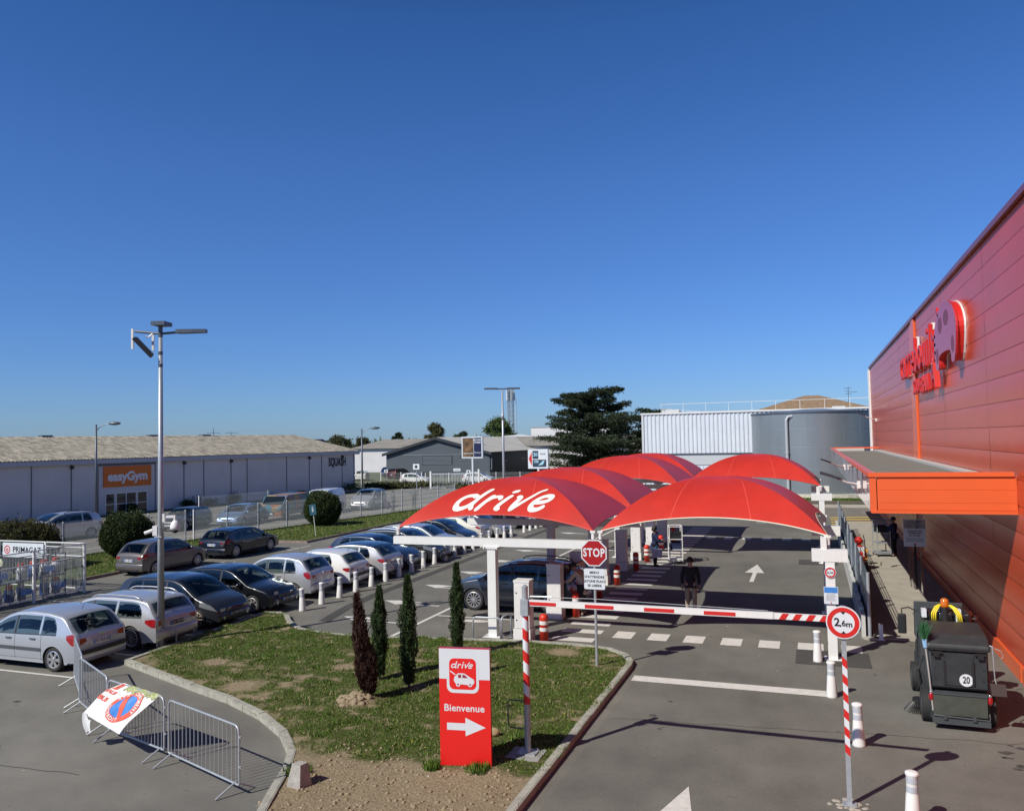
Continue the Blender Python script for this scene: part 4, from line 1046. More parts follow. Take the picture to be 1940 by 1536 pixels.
def car(name, label, cat, x, y, head, spec, group='cars parked nose to bollards in the long row'):
    """head: direction the nose points, radians from +X"""
    kind = spec['k']; L_ = spec['L']; W = spec['W']; Hc = spec['H']; body = spec['paint']; R = spec.get('R', .31)
    prof, belt = PROF[kind]; Hp = max(p[1] for p in prof); kz = Hc / Hp
    N = 110
    S_ = [0, .004, .008, .012] + [.012 + .976 * i / N for i in range(1, N)] + [.988, .992, .996, 1.0]
    zt_raw = [interp(prof, s) * kz for s in S_]
    z_ = list(zt_raw)
    for _ in range(5): z_ = [z_[0]] + [(z_[i - 1] + 2 * z_[i] + z_[i + 1]) / 4 for i in range(1, len(z_) - 1)] + [z_[-1]]
    ZT = list(zip(S_, z_))
    ztop = lambda s: interp(ZT, s)
    bz = lambda s: (belt[0] + (belt[1] - belt[0]) * s) * kz
    def pf(s):
        f = 1.0
        if s < .17: f -= .17 * (1 - s / .17) ** 2.4
        if s > .86: f -= .10 * ((s - .86) / .14) ** 2.2
        return f
    roofin = .17 * W / 1.7; 
    def hw(s, z):
        base = W / 2 * pf(s); zb = bz(s)
        if z <= zb: return base * (1 - .045 * abs((z - .62 * kz) / (.42 * kz)) ** 2.2)
        return base * .975 - roofin * ((z - zb) / (Hc - zb)) ** 1.15
    X = lambda s: L_ / 2 - s * L_
    sf, sr = spec.get('wf', .185), spec.get('wr', .82)
    sill = .20
    def zbot(s):
        z = sill + (.04 if s < .08 or s > .93 else 0)
        for c in (sf, sr):
            d = abs(s - c) * L_; ra = R + .045
            if d < ra: z = max(z, R - .01 + math.sqrt(max(0, ra * ra - d * d)))
        return z
    # refine stations around the arches
    SS = sorted(set(S_ + [c + sg * (R + .045) / L_ * q for c in (sf, sr) for sg in (-1, 1) for q in (1.001, .999, .98, .94, .88, .8, .7, .6, .45, .3, .15)]))
    t = thing(name, label, cat, (x, y, 0), head, group)
    b = MB(); rows = []
    def section(s):
        zt = ztop(s); zb0 = min(zbot(s), zt - .12); r = min(.10, (zt - zb0) * .35); k = []
        zs = zt - r
        for i in range(11):
            z = zb0 + (zs - zb0) * i / 10; k.append((hw(s, z), z))
        yc = hw(s, zs) - r; cr = .035
        for i in range(1, 6):
            a = PI / 2 * i / 6; k.append((yc + r * math.cos(a) ** .8, zs + (r - cr) * math.sin(a)))
        for i in range(5):
            f_ = 1 - i / 4; k.append((yc * f_, zt - cr * f_ * f_))
        return k
    for s in SS:
        k = section(s); x_ = X(s)
        rows.append([(x_, -yy, zz) for yy, zz in k] + [(x_, yy, zz) for yy, zz in reversed(k[:-1])])
    b.grid([list(reversed(r_)) for r_ in rows])
    glass = spec.get('glass', [(.27, .50), (.515, .70), (.715, .84)])
    gtop = lambda s: min(ztop(s) - .115, Hc - .13)
    a0, a1 = spec.get('ws', (.245, .43)); r0, r1 = spec.get('rw', (.885, .972))
    def under_glass(p):
        s = (L_ / 2 - p[0]) / L_; z = p[2]; ay = abs(p[1])
        for i_, (g0, g1) in enumerate(glass):
            zz = gtop(s)
            if i_ == len(glass) - 1:
                q_ = (s - (g1 - .05)) / .05
                if q_ > 0: zz = zz - (zz - bz(s) - .12) * q_ ** 2 * .9
            if g0 + .003 < s < g1 - .003 and bz(s) + .018 < z < zz + .002 and ay > .30: return True
        for (g0, g1, wf_) in ((a0, a1, .90), (r0, r1, .86)):
            if g0 + .002 < s < g1 - .002:
                zt = ztop(s); yc = (hw(s, zt - .10) - .03) * wf_
                if ay < yc and z > zt - .045: return True
        return False
    flag = [under_glass(p) for p in b.v]
    keep = [i for i, f_ in enumerate(b.f) if not all(flag[q] for q in f_)]
    b.f = [b.f[i] for i in keep]; b.m = [b.m[i] for i in keep]
    for e in (0, -1):
        r_ = rows[e]; n_ = len(r_); cpt = (r_[0][0] + (.03 if e == 0 else -.02), 0, (r_[0][2] + max(q[2] for q in r_)) / 2)
        ring = [r_[i] for i in range(n_)]
        mid = [(q[0] + (.03 if e == 0 else -.02), q[1] * .93, cpt[2] + (q[2] - cpt[2]) * .88) for q in ring]
        o_ = len(b.v); b.v += ring + mid; 
        for i in range(n_):
            j = (i + 1) % n_
            f_ = (o_ + i, o_ + j, o_ + n_ + j, o_ + n_ + i)
            b.f.append(f_ if e == 0 else tuple(reversed(f_))); b.m.append(0)
        fc = tuple(o_ + n_ + i for i in range(n_)); b.f.append(fc if e == 0 else tuple(reversed(fc))); b.m.append(0)
    b.build('body', body, t, smooth=True, angle=38)
    # dark inside of the arches and floor
    b = MB(); b.box(-L_ / 2 + .12, L_ / 2 - .14, -W / 2 + .16, W / 2 - .16, .17, .60 * kz); b.build('underbody', M_dark, t)
    zb_i = bz(.5); b = MB()
    b.box(X(.80) , X(.245), -W / 2 + .17, W / 2 - .17, .60 * kz, .63 * kz)
    b.box(X(.31), X(.25), -W / 2 + .22, W / 2 - .22, .6 * kz, bz(.28) - .02)
    for s_i, ws_ in ((.49, ((-.36, .23), (.36, .23))), (.70, ((0, .58),))):
        for cy_, hw_ in ws_:
            T_i = Matrix.Translation((X(s_i), cy_, .5)) @ Matrix.Rotation(RAD(-14), 4, 'Y')
            b.box(-.06, .06, -hw_, hw_, 0, zb_i + .02 - .5 + .10, 0, T_i)
            for hy in ((0,) if hw_ < .4 else (-.34, .34)): b.box(-.05, .04, hy - .12, hy + .12, zb_i - .5 + .14, zb_i - .5 + .33, 0, T_i)
    if kind != 'sedan': b.box(X(.93), X(.80), -W / 2 + .2, W / 2 - .2, .6 * kz, bz(.85) - .06)
    b.cyl((X(.36), .36, bz(.36) + .02), (X(.355), .36, bz(.36) + .04), .17, n=16)
    b.build('interior', M_inter, t)
    # helpers on the surface
    def sp(s, z, sd, off=.004): return (X(s), sd * (hw(s, z) + off), z)
    def strip(mb, s0, s1, zlo, zhi, sd, n=14, mrow=5, off=.004, m=0):
        P = []
        for i in range(n + 1):
            s = s0 + (s1 - s0) * i / n; a, c = zlo(s), zhi(s); c = max(c, a)
            P.append([sp(s, a + (c - a) * j / mrow, sd, off) for j in range(mrow + 1)])
        mb.grid(P if sd > 0 else [list(reversed(q)) for q in P], m)
    gtop = lambda s: min(ztop(s) - .115, Hc - .13)
    edge = {}
    for sd in (-1, 1):
        for i, (a, c) in enumerate(glass):
            w_ = MB(); s0 = a; s1 = c
            # keep only where the window has height
            while gtop(s0) < bz(s0) + .035 and s0 < s1: s0 += .004
            last = i == len(glass) - 1
            def zh(s, s0=s0, s1=s1, last=last):
                z = gtop(s)
                if last: 
                    f_ = (s - (s1 - .05)) / .05
                    if f_ > 0: z = z - (z - bz(s) - .12) * f_ ** 2 * .9
                return z
            strip(w_, s0, s1, lambda s: bz(s) + .02, zh, sd)
            w_.build('side_window', spec.get('tint', M_cabin), t, smooth=True)
        tr = MB(); strip(tr, glass[0][0] + .02, glass[-1][1], lambda s: bz(s) - .004, lambda s: bz(s) + .02, sd, 30, 1, .006); strip(tr, glass[0][1], glass[1][0], lambda s: bz(s) + .02, gtop, sd, 2, 5, .003)
        tr.build('window_trim', M_black, t)
        # door seams and sill line
        se = MB()
        for s in (glass[0][0] + .005, glass[0][1] + .008) + ((glass[1][1] + .02,) if len(glass) > 2 else ()):
            strip(se, s - .0009, s + .0009, lambda q: .28, lambda q: bz(q) - .01, sd, 1, 6, .002)
        strip(se, glass[0][0], glass[-1][1] - .06, lambda q: .30, lambda q: .306, sd, 20, 1, .002)
        se.build('door_seam', M_dark, t)
        if spec.get('mould'):
            mo = MB()
            for a, c in ((sf + .09, .49), (.50, sr - .10)): strip(mo, a, c, lambda q: .50, lambda q: .58, sd, 8, 1, .016)
            mo.build('side_moulding', mat('grey_mould', (.07, .075, .085), .6), t)
        for s in (glass[0][1] - .045, glass[1][1] - .05):
            h = MB(); p = sp(s, bz(s) - .10, sd, .012); h.box(p[0] - .09, p[0] + .09, min(p[1], p[1] + sd * .02), max(p[1], p[1] + sd * .02), p[2] - .016, p[2] + .016); h.build('door_handle', spec.get('handle', body), t)
        m_ = MB(); sm = glass[0][0] + .03; p = sp(sm, bz(sm) + .07, sd, .09)
        m_.sphere(p, .1, 12, 8, 0, (.8, 1.0, .75)); m_.cyl((p[0], p[1] - sd * .1, p[2] - .05), p, .03, n=6); m_.build('wing_mirror', spec.get('mirror', body), t, smooth=True)
        # lamps
        hl = MB(); z0 = spec.get('hl', .66) * kz
        strip(hl, .004, spec.get('hls', .15), lambda s: z0 - .05 + s * 1.0, lambda s: min(z0 + .10 + s * .95, ztop(s) - .05), sd, 16, 4, .009)
        xf = X(0) + .034
        hl.add([(xf, sd * W * .5 * pf(0) * .93, z0 - .06), (xf, sd * W * .5 * pf(0) * .62, z0 - .06), (xf, sd * W * .5 * pf(0) * .62, z0 + .02), (xf, sd * W * .5 * pf(0) * .93, z0 + .04)], [(0, 1, 2, 3) if sd > 0 else (3, 2, 1, 0)])
        hl.build('headlight', M_lampw, t, smooth=True)
        tl = MB(); za, zb_ = spec.get('tl', (.72, .98)); za *= kz; zb_ *= kz
        strip(tl, .93, .998, lambda s: za + (zb_ - za) * .55 * max(0, (.975 - s) / .045) ** 1.3, lambda s: min(zb_ - (zb_ - za) * .12 * max(0, (.975 - s) / .045), ztop(s) - .06), sd, 12, 4, .007)
        xr = X(1) - .026; hwe = hw(1, za + .02)
        tl.add([(xr, sd * hwe * .90, za + .01), (xr, sd * hwe * .64, za + .05), (xr, sd * hwe * .66, min(zb_, ztop(1) - .07)), (xr, sd * hwe * .9, min(zb_, ztop(1) - .05))], [(3, 2, 1, 0) if sd > 0 else (0, 1, 2, 3)])
        tl.build('tail_light', M_lampred, t, smooth=True)
    # windscreen and rear window
    def topglass(s0, s1, nm, wf=.90, hole=0):
        P = []
        for i in range(13):
            s = s0 + (s1 - s0) * i / 12; zt = ztop(s); r = .10; yc = (hw(s, zt - r) - .03) * wf
            ds = .01; sl = (ztop(s + ds) - ztop(s - ds)) / (2 * ds * L_)
            nx, nz = sl, 1.0; ln = math.hypot(nx, nz); nx /= ln; nz /= ln
            P.append([(X(s) + nx * .008, yc * f_, zt - .035 * f_ * f_ + nz * .008) for f_ in [(-1 + 2 * j / 10) for j in range(11)]])
        w_ = MB(); w_.grid(P); return w_.build(nm, spec.get('tint', M_cabin), t, smooth=True)
    a0, a1 = spec.get('ws', (.245, .43)); topglass(a0, a1, 'windscreen')
    r0, r1 = spec.get('rw', (.885, .972)); topglass(r0, r1, 'rear_window', .86)
    if spec.get('roofcol'):
        P = []
        for i in range(25):
            s = a1 + (r0 - a1) * i / 24; zt = ztop(s); yc = hw(s, zt - .1) - .015
            P.append([(X(s), yc * f_, zt - .035 * f_ * f_ + .005) for f_ in [(-1 + 2 * j / 10) for j in range(11)]])
        w_ = MB(); w_.grid(P); w_.build('roof_panel', spec['roofcol'], t, smooth=True)
    # bonnet and tailgate shut lines
    b = MB()
    for sd in (-1, 1):
        for (s0, s1, fr_) in ((.05, a0 - .01, .84), (r0 + .0, .995, .96)):
            pts = []
            for i in range(12):
                s = s0 + (s1 - s0) * i / 11; zt = ztop(s); yc = (hw(s, zt - .1) - .10) * (fr_ + (.08 * i / 11 if s0 < .1 else 0)); q = yc / max(.1, hw(s, zt - .1) - .10)
                pts.append((X(s), sd * yc, zt - .035 * min(1, q) ** 2 + .001))
            b.tube(pts, .0045, 4)
    b.build('shut_line', M_dark, t)
    # bumpers
    for fr in (1, -1):
        s_e = 0 if fr > 0 else 1; xe = X(s_e) + fr * .03; he = W / 2 * pf(s_e)
        bb = MB(); P = []
        top = spec.get('fb', .50) * kz if fr > 0 else spec.get('rb', .55) * kz
        for j in range(13):
            f_ = -1 + 2 * j / 12; xx = xe + fr * (.045 * (1 - f_ ** 4)); yy = f_ * he * 1.01
            P.append([(xx - fr * .10, yy * .98, .21), (xx - fr * .02, yy, .25), (xx, yy, .36), (xx - fr * .005, yy, top - .05), (xx - fr * .03, yy * .99, top), (xx - fr * .12, yy * .97, top + .012)])
        bb.grid(P if fr < 0 else [list(reversed(q)) for q in P]); ob = bb.build('bumper', spec.get('bump', body), t, smooth=True)
        if fr > 0:
            gr = MB(); xx = xe + .052; gr.box(xx - .03, xx, -he * .55, he * .55, .27, .36 * kz); gr.box(X(.012) - .01, X(0) + .04, -he * .5, he * .5, .50 * kz, .56 * kz); gr.build('grille', M_black, t)
            fg = MB()
            for sd in (-1, 1): fg.cyl((xx - .03, sd * he * .74, .34), (xx - .0, sd * he * .74, .34), .05, n=10)
            fg.build('fog_lamp', M_lampw, t)
        elif spec.get('strip'):
            gr = MB(); xx = xe - .055; P = []
            for j in range(13):
                f_ = -1 + 2 * j / 12; xx = xe - .012 - .048 * (1 - f_ ** 4); P.append([(xx, f_ * he * 1.015, .43), (xx, f_ * he * 1.015, .55)])
            gr.grid([list(reversed(q)) for q in P]); gr.build('bumper_strip', M_black, t)
        else:
            gr = MB(); xx = xe - .052; gr.box(xx + .0, xx + .04, -he * .7, he * .7, .235, .30); gr.build('valance', M_black, t)
    # plates
    rp_ = random.Random(label); spec.setdefault('plate', '%s %03d %s' % (''.join(rp_.choice('ABCDEFGHJKLMNPRSTVWX') for _ in '12'), rp_.randint(10, 989), ''.join(rp_.choice('ABCDEFGHJKLMNPRSTVWX') for _ in '12')))
    pz = spec.get('pz', .68) * kz; xr = X(1) - .024
    if spec.get('plow'): pz = .42; xr = X(1) - .078
    for (xx, zz, fr) in ((xr, pz, -1), (X(0) + .083, .42, 1)):
        T = frame((xx, 0, zz), (0, -fr * -1, 0), (0, 0, 1)) if fr > 0 else frame((xx, 0, zz), (0, -1, 0), (0, 0, 1))
        p_ = MB(); p_.box(-.26, .26, -.055, .055, -.002, .006, 0, T); po = p_.build('number_plate', spec.get('pcol', M_signw), t)
        q_ = MB(); put_text(q_, spec.get('plate', 'FV 054 BG'), T @ Matrix.Translation((.02, 0, .009)), .105, bold=.01); q_.build('plate_text', M_txt if not spec.get('pinv') else M_signw, po)
        q_ = MB(); q_.box(-.26, -.225, -.055, .055, .006, .008, 0, T); q_.box(.225, .26, -.055, .055, .006, .008, 0, T); q_.build('plate_band', M_blue, po)
    if spec.get('badge'):
        T = frame((X(1) - .024, 0, .86 * kz), (0, -1, 0), (0, 0, 1)); q_ = MB()
        if spec['badge'] == 'o': disc(q_, T, .045, 12, 0, .004, .028)
        else: put_text(q_, spec['badge'], T @ Matrix.Translation((0, 0, .004)), .10, bold=.02)
        q_.build('badge', M_chrome, t)
    if spec.get('wiper', True) and kind not in ('sedan', 'van'):
        b = MB(); s = (r0 + r1) / 2
        b.tube([(X(r1) - .02, 0, ztop(r1) + .02), (X(s) - .02, .30, ztop(s) + .03)], .012, 5); b.build('rear_wiper', M_black, t)
    b = MB(); s = spec.get('ant', r0 - .03); b.tube([(X(s), 0, ztop(s)), (X(s) - .10, 0, ztop(s) + .18)], .007, 4); b.build('antenna', M_black, t)
    if spec.get('rails'):
        for sd in (-1, 1):
            b = MB(); yy = sd * (hw(.6, Hc - .1) - .06); pts = []
            for i in range(15):
                s = .47 + .40 * i / 14; e = min(1, min(i, 14 - i) / 1.5); pts.append((X(s), sd * (hw(s, ztop(s) - .1) - .045), ztop(s) - .03 + .06 * e))
            b.tube(pts, .02, 6); b.build('roof_rail', spec['rails'], t, smooth=True)
    # wheels
    for c in (sf, sr):
        for sd in (-1, 1):
            yy = hw(c, .4) - .015
            T = Matrix.Translation((X(c), sd * yy, R)) @ Matrix.Rotation(-sd * PI / 2, 4, 'X')
            b = MB(); b.lathe([(R * .70, -.19), (R * .93, -.19), (R, -.165), (R, -.03), (R * .96, -.006), (R * .90, .004), (R * .74, .0), (R * .70, -.012), (R * .70, -.07)], 40, cap=False)
            b.xf(T); wh = b.build('wheel', M_rubber, t, angle=40)
            b = MB(); b.cyl((0, 0, -.12), (0, 0, -.07), R * .70, n=24); b.cyl((0, 0, -.07), (0, 0, -.055), R * .42, n=20); b.xf(T); b.build('brake_disc', mat('rim_dark', (.02, .02, .022), .5), wh)
            b = rim_mesh(R, spec.get('rim', 'five'), 0); b.xf(T @ Matrix.Translation((0, 0, -.018))); b.build('rim', spec.get('rimc', M_rim), wh, angle=30)
    return t
silver = paint('silver_paint', (.50, .53, .58)); silver2 = paint('warm_silver_paint', (.52, .52, .53)); whitep = mat('white_car_paint', (.74, .74, .74), .3, coat=1)
blackp = paint('black_car_paint', (.010, .011, .014), .2, .28); dgrey = paint('dark_grey_paint', (.030, .033, .040), .25, .28); navy = paint('navy_paint', (.012, .016, .030)); brown = paint('grey_brown_paint', (.15, .135, .13)); bluep = paint('light_blue_paint', (.23, .32, .46))
cream = mat('cream_car_paint', (.70, .68, .60), .3, coat=1)
PP = PI
def rowcar(label, wy_, head, spec, xw=None):
    """wy_: ground Y of the camera-side wheels; the end near the bollards has its axle at x = -17.8"""
    W = spec['W']; L_ = spec['L']; yc = wy_ + W / 2 - .03
    s = spec.get('wr', .82) if head == PP else spec.get('wf', .185)
    # nose to -X (head = pi): rear axle near; nose to +X: front axle near
    xa = xw if xw is not None else -17.8
    xc = xa + (s * L_ - L_ / 2) * (-1 if head == PP else 1) if head != PP else xa - (s * L_ - L_ / 2)
    return car('parked_car', label, 'car', xc, yc, head, spec)
rowcar('nearest silver hatchback with black bumper strip and a red A sticker', 15.45, PP, dict(k='hatch', L=4.0, W=1.70, H=1.48, paint=silver, handle=M_steeld, mirror=M_black, mould=1, strip=1, rim='six', R=.305, glass=[(.25, .485), (.50, .70), (.715, .845)], badge='KIA', plate='FV 054 BG', rw=(.89, .985), tl=(.68, .97), ant=.83), -18.13)
rowcar('silver estate car with roof rails and black number plate', 17.72, PP, dict(k='estate', L=4.55, W=1.76, H=1.43, paint=silver2, rim='multi', R=.325, rails=silver2, tl=(.66, .88), glass=[(.29, .50), (.515, .69), (.705, .90)], plate='CA 194 NS', pcol=M_black, pinv=1, rw=(.93, .975), ant=.9), -17.9)
rowcar('dark grey tall hatchback parked nose out behind the silver estate', 20.25, 0, dict(k='mpv', L=4.0, W=1.74, H=1.53, paint=dgrey, rim='ten', rimc=paint('bronze_rim', (.42, .36, .30)), R=.315, pcol=M_black, pinv=1, hl=.64, glass=[(.20, .48), (.50, .72), (.735, .87)], ws=(.20, .40)), -17.88)
rowcar('black small hatchback parked nose out with silver wheel trims', 22.68, 0, dict(k='hatch', L=4.03, W=1.72, H=1.47, paint=blackp, rim='cap', R=.305, hl=.70, pcol=M_black, pinv=1), -17.72)
rowcar('silver small hatchback, tail out, beside the black car', 25.15, PP, dict(k='hatch', L=3.78, W=1.69, H=1.53, paint=paint('silver3', (.52, .54, .57)), rim='cap', R=.29, tl=(.72, .98), plow=1, badge='o', plate='AZ 318 KL'), -17.8)
rowcar('white round hatchback with red tail lamps and black bumper strip', 27.38, PP, dict(k='hatch', L=3.85, W=1.66, H=1.42, paint=whitep, rim='ten', R=.285, strip=1, tl=(.70, .86), glass=[(.27, .55), (.57, .80)], plate='BT 772 QD'), -17.56)
rowcar('silver hatchback with black roof and black wheels', 29.5, PP, dict(k='hatch', L=4.06, W=1.76, H=1.44, paint=paint('silver4', (.50, .49, .50)), roofcol=blackp, rim='five', rimc=M_black, R=.325, tl=(.74, .90), plate='GA 506 XE'), -17.27)
rowcar('navy compact car parked nose out behind the black roofed one', 31.85, 0, dict(k='hatch', L=4.0, W=1.7, H=1.50, paint=paint('steel_blue_paint', (.030, .045, .085)), rim='six', R=.3, hl=.68), -17.5)
rowcar('dark grey crossover with black wheel arches and pale window line', 34.07, 0, dict(k='suv', L=4.2, W=1.78, H=1.52, paint=paint('dusk_grey', (.055, .060, .068)), rails=silver, rim='five', rimc=M_rim, R=.34, hl=.62), -17.15)
rowcar('silver hatchback parked nose out under the tip of the canopy', 36.4, 0, dict(k='hatch', L=4.1, W=1.75, H=1.48, paint=silver, rim='six', R=.31), -17.4)
rowcar('black hatchback half hidden behind the white canopy beam', 38.8, 0, dict(k='mpv', L=4.2, W=1.75, H=1.52, paint=blackp, rim='ten', R=.31), -17.6)
rowcar('cream saloon car with red tail lamps seen under the lettered canopy', 41.2, PP, dict(k='sedan', L=4.5, W=1.78, H=1.46, paint=cream, rim='multi', R=.32, tl=(.78, .95), rw=(.73, .83), glass=[(.30, .50), (.515, .70)]), -17.9)
rowcar('pale silver car nose out beside the cream saloon', 43.6, 0, dict(k='hatch', L=4.1, W=1.75, H=1.48, paint=paint('pale_silver', (.6, .6, .6)), rim='six', R=.31), -17.6)
rowcar('black car beyond the street lamp hoops', 48.6, 0, dict(k='hatch', L=4.1, W=1.75, H=1.48, paint=blackp, rim='ten', R=.31), -17.9)
rowcar('white car with chrome lamps, nose out, past the street lamp', 51.0, 0, dict(k='suv', L=4.3, W=1.78, H=1.55, paint=cream, rim='five', R=.33), -17.9)
rowcar('dark car near the far end of the bollard row', 53.4, PP, dict(k='hatch', L=4.0, W=1.7, H=1.48, paint=navy, rim='five', R=.31), -17.9)
rowcar('last grey car at the far end of the row', 55.8, 0, dict(k='estate', L=4.4, W=1.75, H=1.45, paint=dgrey, rim='five', R=.31), -17.9)
G2 = 'cars parked along the grass verge'
car('parked_car', 'grey brown hatchback along the verge, seen from behind', 'car', -28.1, 29.75, PI / 2 - .03, dict(k='hatch', L=3.95, W=1.70, H=1.50, paint=brown, rim='ten', R=.30, tl=(.72, .95), plate='CR 409 BB', rw=(.885, .975)), G2)
car('parked_car', 'black hatchback with white plate along the verge, ahead of the grey brown one', 'car', -28.1, 35.1, PI / 2 - .02, dict(k='hatch', L=4.25, W=1.80, H=1.46, paint=navy, rim='ten', R=.33, tl=(.76, .92), pz=.72, badge='o', plate='EK 220 DJ'), G2)
# drive customer
suv = car('parked_car', 'dark grey suv with open tailgate under the lettered canopy', 'car', -9.35, 25.95, PP, dict(k='suv', L=4.45, W=1.84, H=1.62, paint=paint('blue_grey_paint', (.05, .058, .075)), rim='multi', R=.355, wf=.20, wr=.80, rails=M_steeld, hl=.60, hls=.11), 'cars under the canopies')
b = MB(); Tt = Matrix.Translation((-2.0, 0, 1.56)) @ Matrix.Rotation(RAD(62), 4, 'Y')
b.box(0, .9, -.62, .62, -.05, .0, 0, Tt); b.build('tailgate', blackp, suv)
# traffic on the road, queueing toward the camera
RH = math.atan2(-DR.y, -DR.x)
def roadcar(x, y, al, label, spec, nm='road_car', cat='car'):
    return car(nm, label, cat, x, y, -PI / 2 - RAD(al), spec, 'cars queueing on the road')
roadcar(-44.0, 37.9, 10.8, 'silver people carrier with black roof rails behind the mesh fence', dict(k='mpv', L=4.7, W=1.85, H=1.72, paint=silver2, rim='five', R=.33, rails=M_black))
roadcar(-40.6, 45.0, -10, 'dark grey car behind the fence, under the camera on the lamp post', dict(k='hatch', L=4.2, W=1.75, H=1.48, paint=dgrey, rim='five', R=.31))
roadcar(-38.7, 48.4, -14, 'light blue saloon behind the fence with chrome grille', dict(k='hatch', L=4.5, W=1.77, H=1.46, paint=bluep, rim='five', R=.31))
roadcar(-37.8, 57.6, -8, 'white panel van behind the round bush', dict(k='van', L=5.0, W=1.95, H=1.95, paint=whitep, rim='five', R=.33, glass=[(.21, .34), (.36, .5)], ws=(.18, .33), rw=(.982, .99)), 'van', 'van')
roadcar(-36.0, 61.8, -10, 'silver people carrier driving right of the round bush', dict(k='mpv', L=4.6, W=1.85, H=1.66, paint=silver2, rim='six', R=.32, roofcol=blackp))
# colourful panel truck
t = thing('van', 'van covered in orange and teal painted patterns behind the fence', 'van', (-38.2, 52.9, 0), -PI / 2 + RAD(8), 'cars queueing on the road')
mg = bpy.data.materials.new('graffiti'); mg.use_nodes = True; n_ = mg.node_tree; tc = n_.nodes.new('ShaderNodeTexCoord'); v_ = n_.nodes.new('ShaderNodeTexVoronoi'); v_.inputs['Scale'].default_value = 1.4
n_.links.new(tc.outputs['Object'], v_.inputs['Vector']); r_ = n_.nodes.new('ShaderNodeValToRGB'); r_.color_ramp.interpolation = 'CONSTANT'
for p_, c_ in ((0.0, (.05, .14, .20)), (.25, (.30, .12, .06)), (.5, (.05, .17, .24)), (.7, (.14, .14, .22)), (.85, (.28, .22, .12))):
    e = r_.color_ramp.elements.new(p_); e.color = c_ + (1,)
se_ = n_.nodes.new('ShaderNodeSeparateColor'); n_.links.new(v_.outputs['Color'], se_.inputs[0]); n_.links.new(se_.outputs[0], r_.inputs['Fac']); n_.links.new(r_.outputs['Color'], n_.nodes['Principled BSDF'].inputs['Base Color']); n_.nodes['Principled BSDF'].inputs['Roughness'].default_value = .5
b = MB(); b.prism([(2.3, .35), (2.35, .95), (1.95, 1.15), (1.35, 1.75), (1.1, 1.82), (-2.3, 1.82), (-2.35, .35)], -.9, .9, 0, Matrix.Rotation(PI / 2, 4, 'X')); b.build('body', mg, t)
b = MB(); b.add([(1.94, -.82, 1.19), (1.94, .82, 1.19), (1.42, .78, 1.73), (1.42, -.78, 1.73)], [(0, 1, 2, 3)]); b.box(.55, 1.45, -.906, -.9, 1.15, 1.6); b.box(.55, 1.45, .9, .906, 1.15, 1.6)
b.xf(Matrix.Translation((.02, 0, .02))); b.build('window', M_glass, t)
for x_ in (1.45, -1.5):
    for s_ in (-1, 1):
        b = MB(); b.cyl((x_, s_ * .93, .32), (x_, s_ * .72, .32), .32, n=24); wh = b.build('wheel', M_rubber, t); b = MB(); b.cyl((x_, s_ * .94, .32), (x_, s_ * .90, .32), .19, n=16); b.build('rim', M_rim, wh)
for s_ in (-1, 1):
    b = MB(); b.box(2.33, 2.37, s_ * .65 - .17, s_ * .65 + .17, .7, .88); b.build('headlight', M_lampw, t)
b = MB(); b.box(2.34, 2.37, -.26, .26, .45, .56); b.build('number_plate', M_signw, t)
# far parking lot
FG = 'cars parked far behind the fence'
car('parked_car', 'white hatchback side-on in front of the dark gabled building', 'car', -50.6, 99.5, 0, dict(k='hatch', L=4.2, W=1.75, H=1.48, paint=whitep), FG)
car('parked_car', 'white car right of the hatchback, by the white gate', 'car', -42.2, 101.5, 0, dict(k='hatch', L=4.2, W=1.75, H=1.48, paint=whitep), FG)
car('parked_car', 'small white car seen from behind just past the gym corner', 'car', -64.0, 108, PI * .62, dict(k='mpv', L=3.9, W=1.7, H=1.5, paint=cream), FG)
car('parked_car', 'white car cut off by the gym building corner', 'car', -66.8, 108.5, PI * .62, dict(k='mpv', L=3.9, W=1.7, H=1.5, paint=whitep), FG)
car('parked_car', 'black people carrier in front of the far warehouse wall', 'car', -64.2, 119, PI * .3, dict(k='mpv', L=4.7, W=1.85, H=1.75, paint=blackp), FG)
car('parked_car', 'dark red car beside the far dark building corner', 'car', -60.4, 113.2, PI * .45, dict(k='mpv', L=4.4, W=1.8, H=1.65, paint=paint('dark_red_paint', (.08, .012, .015))), FG)
# ---------------------------------------------------------------- street furniture
def striped_pole(b, x, y, r, z0, z1, band, skew, n=16):
    z = z0 - skew; i = 0
    while z < z1:
        P = []
        for k in range(n + 1):
            a = 2 * PI * k / n - PI / 2; dz = skew * k / n * 1.0
            # two strands mirror at the back so it closes
            dz = skew * (k / n if k <= n / 2 else 1 - k / n) * 2
            lo = min(max(z + dz, z0), z1); hi = min(max(z + band + dz, z0), z1)
            P.append([(x + r * math.cos(a + PI / 2 + .9), y + r * math.sin(a + PI / 2 + .9), lo), (x + r * math.cos(a + PI / 2 + .9), y + r * math.sin(a + PI / 2 + .9), hi)])
        b.grid(P, i % 2); z += band; i += 1
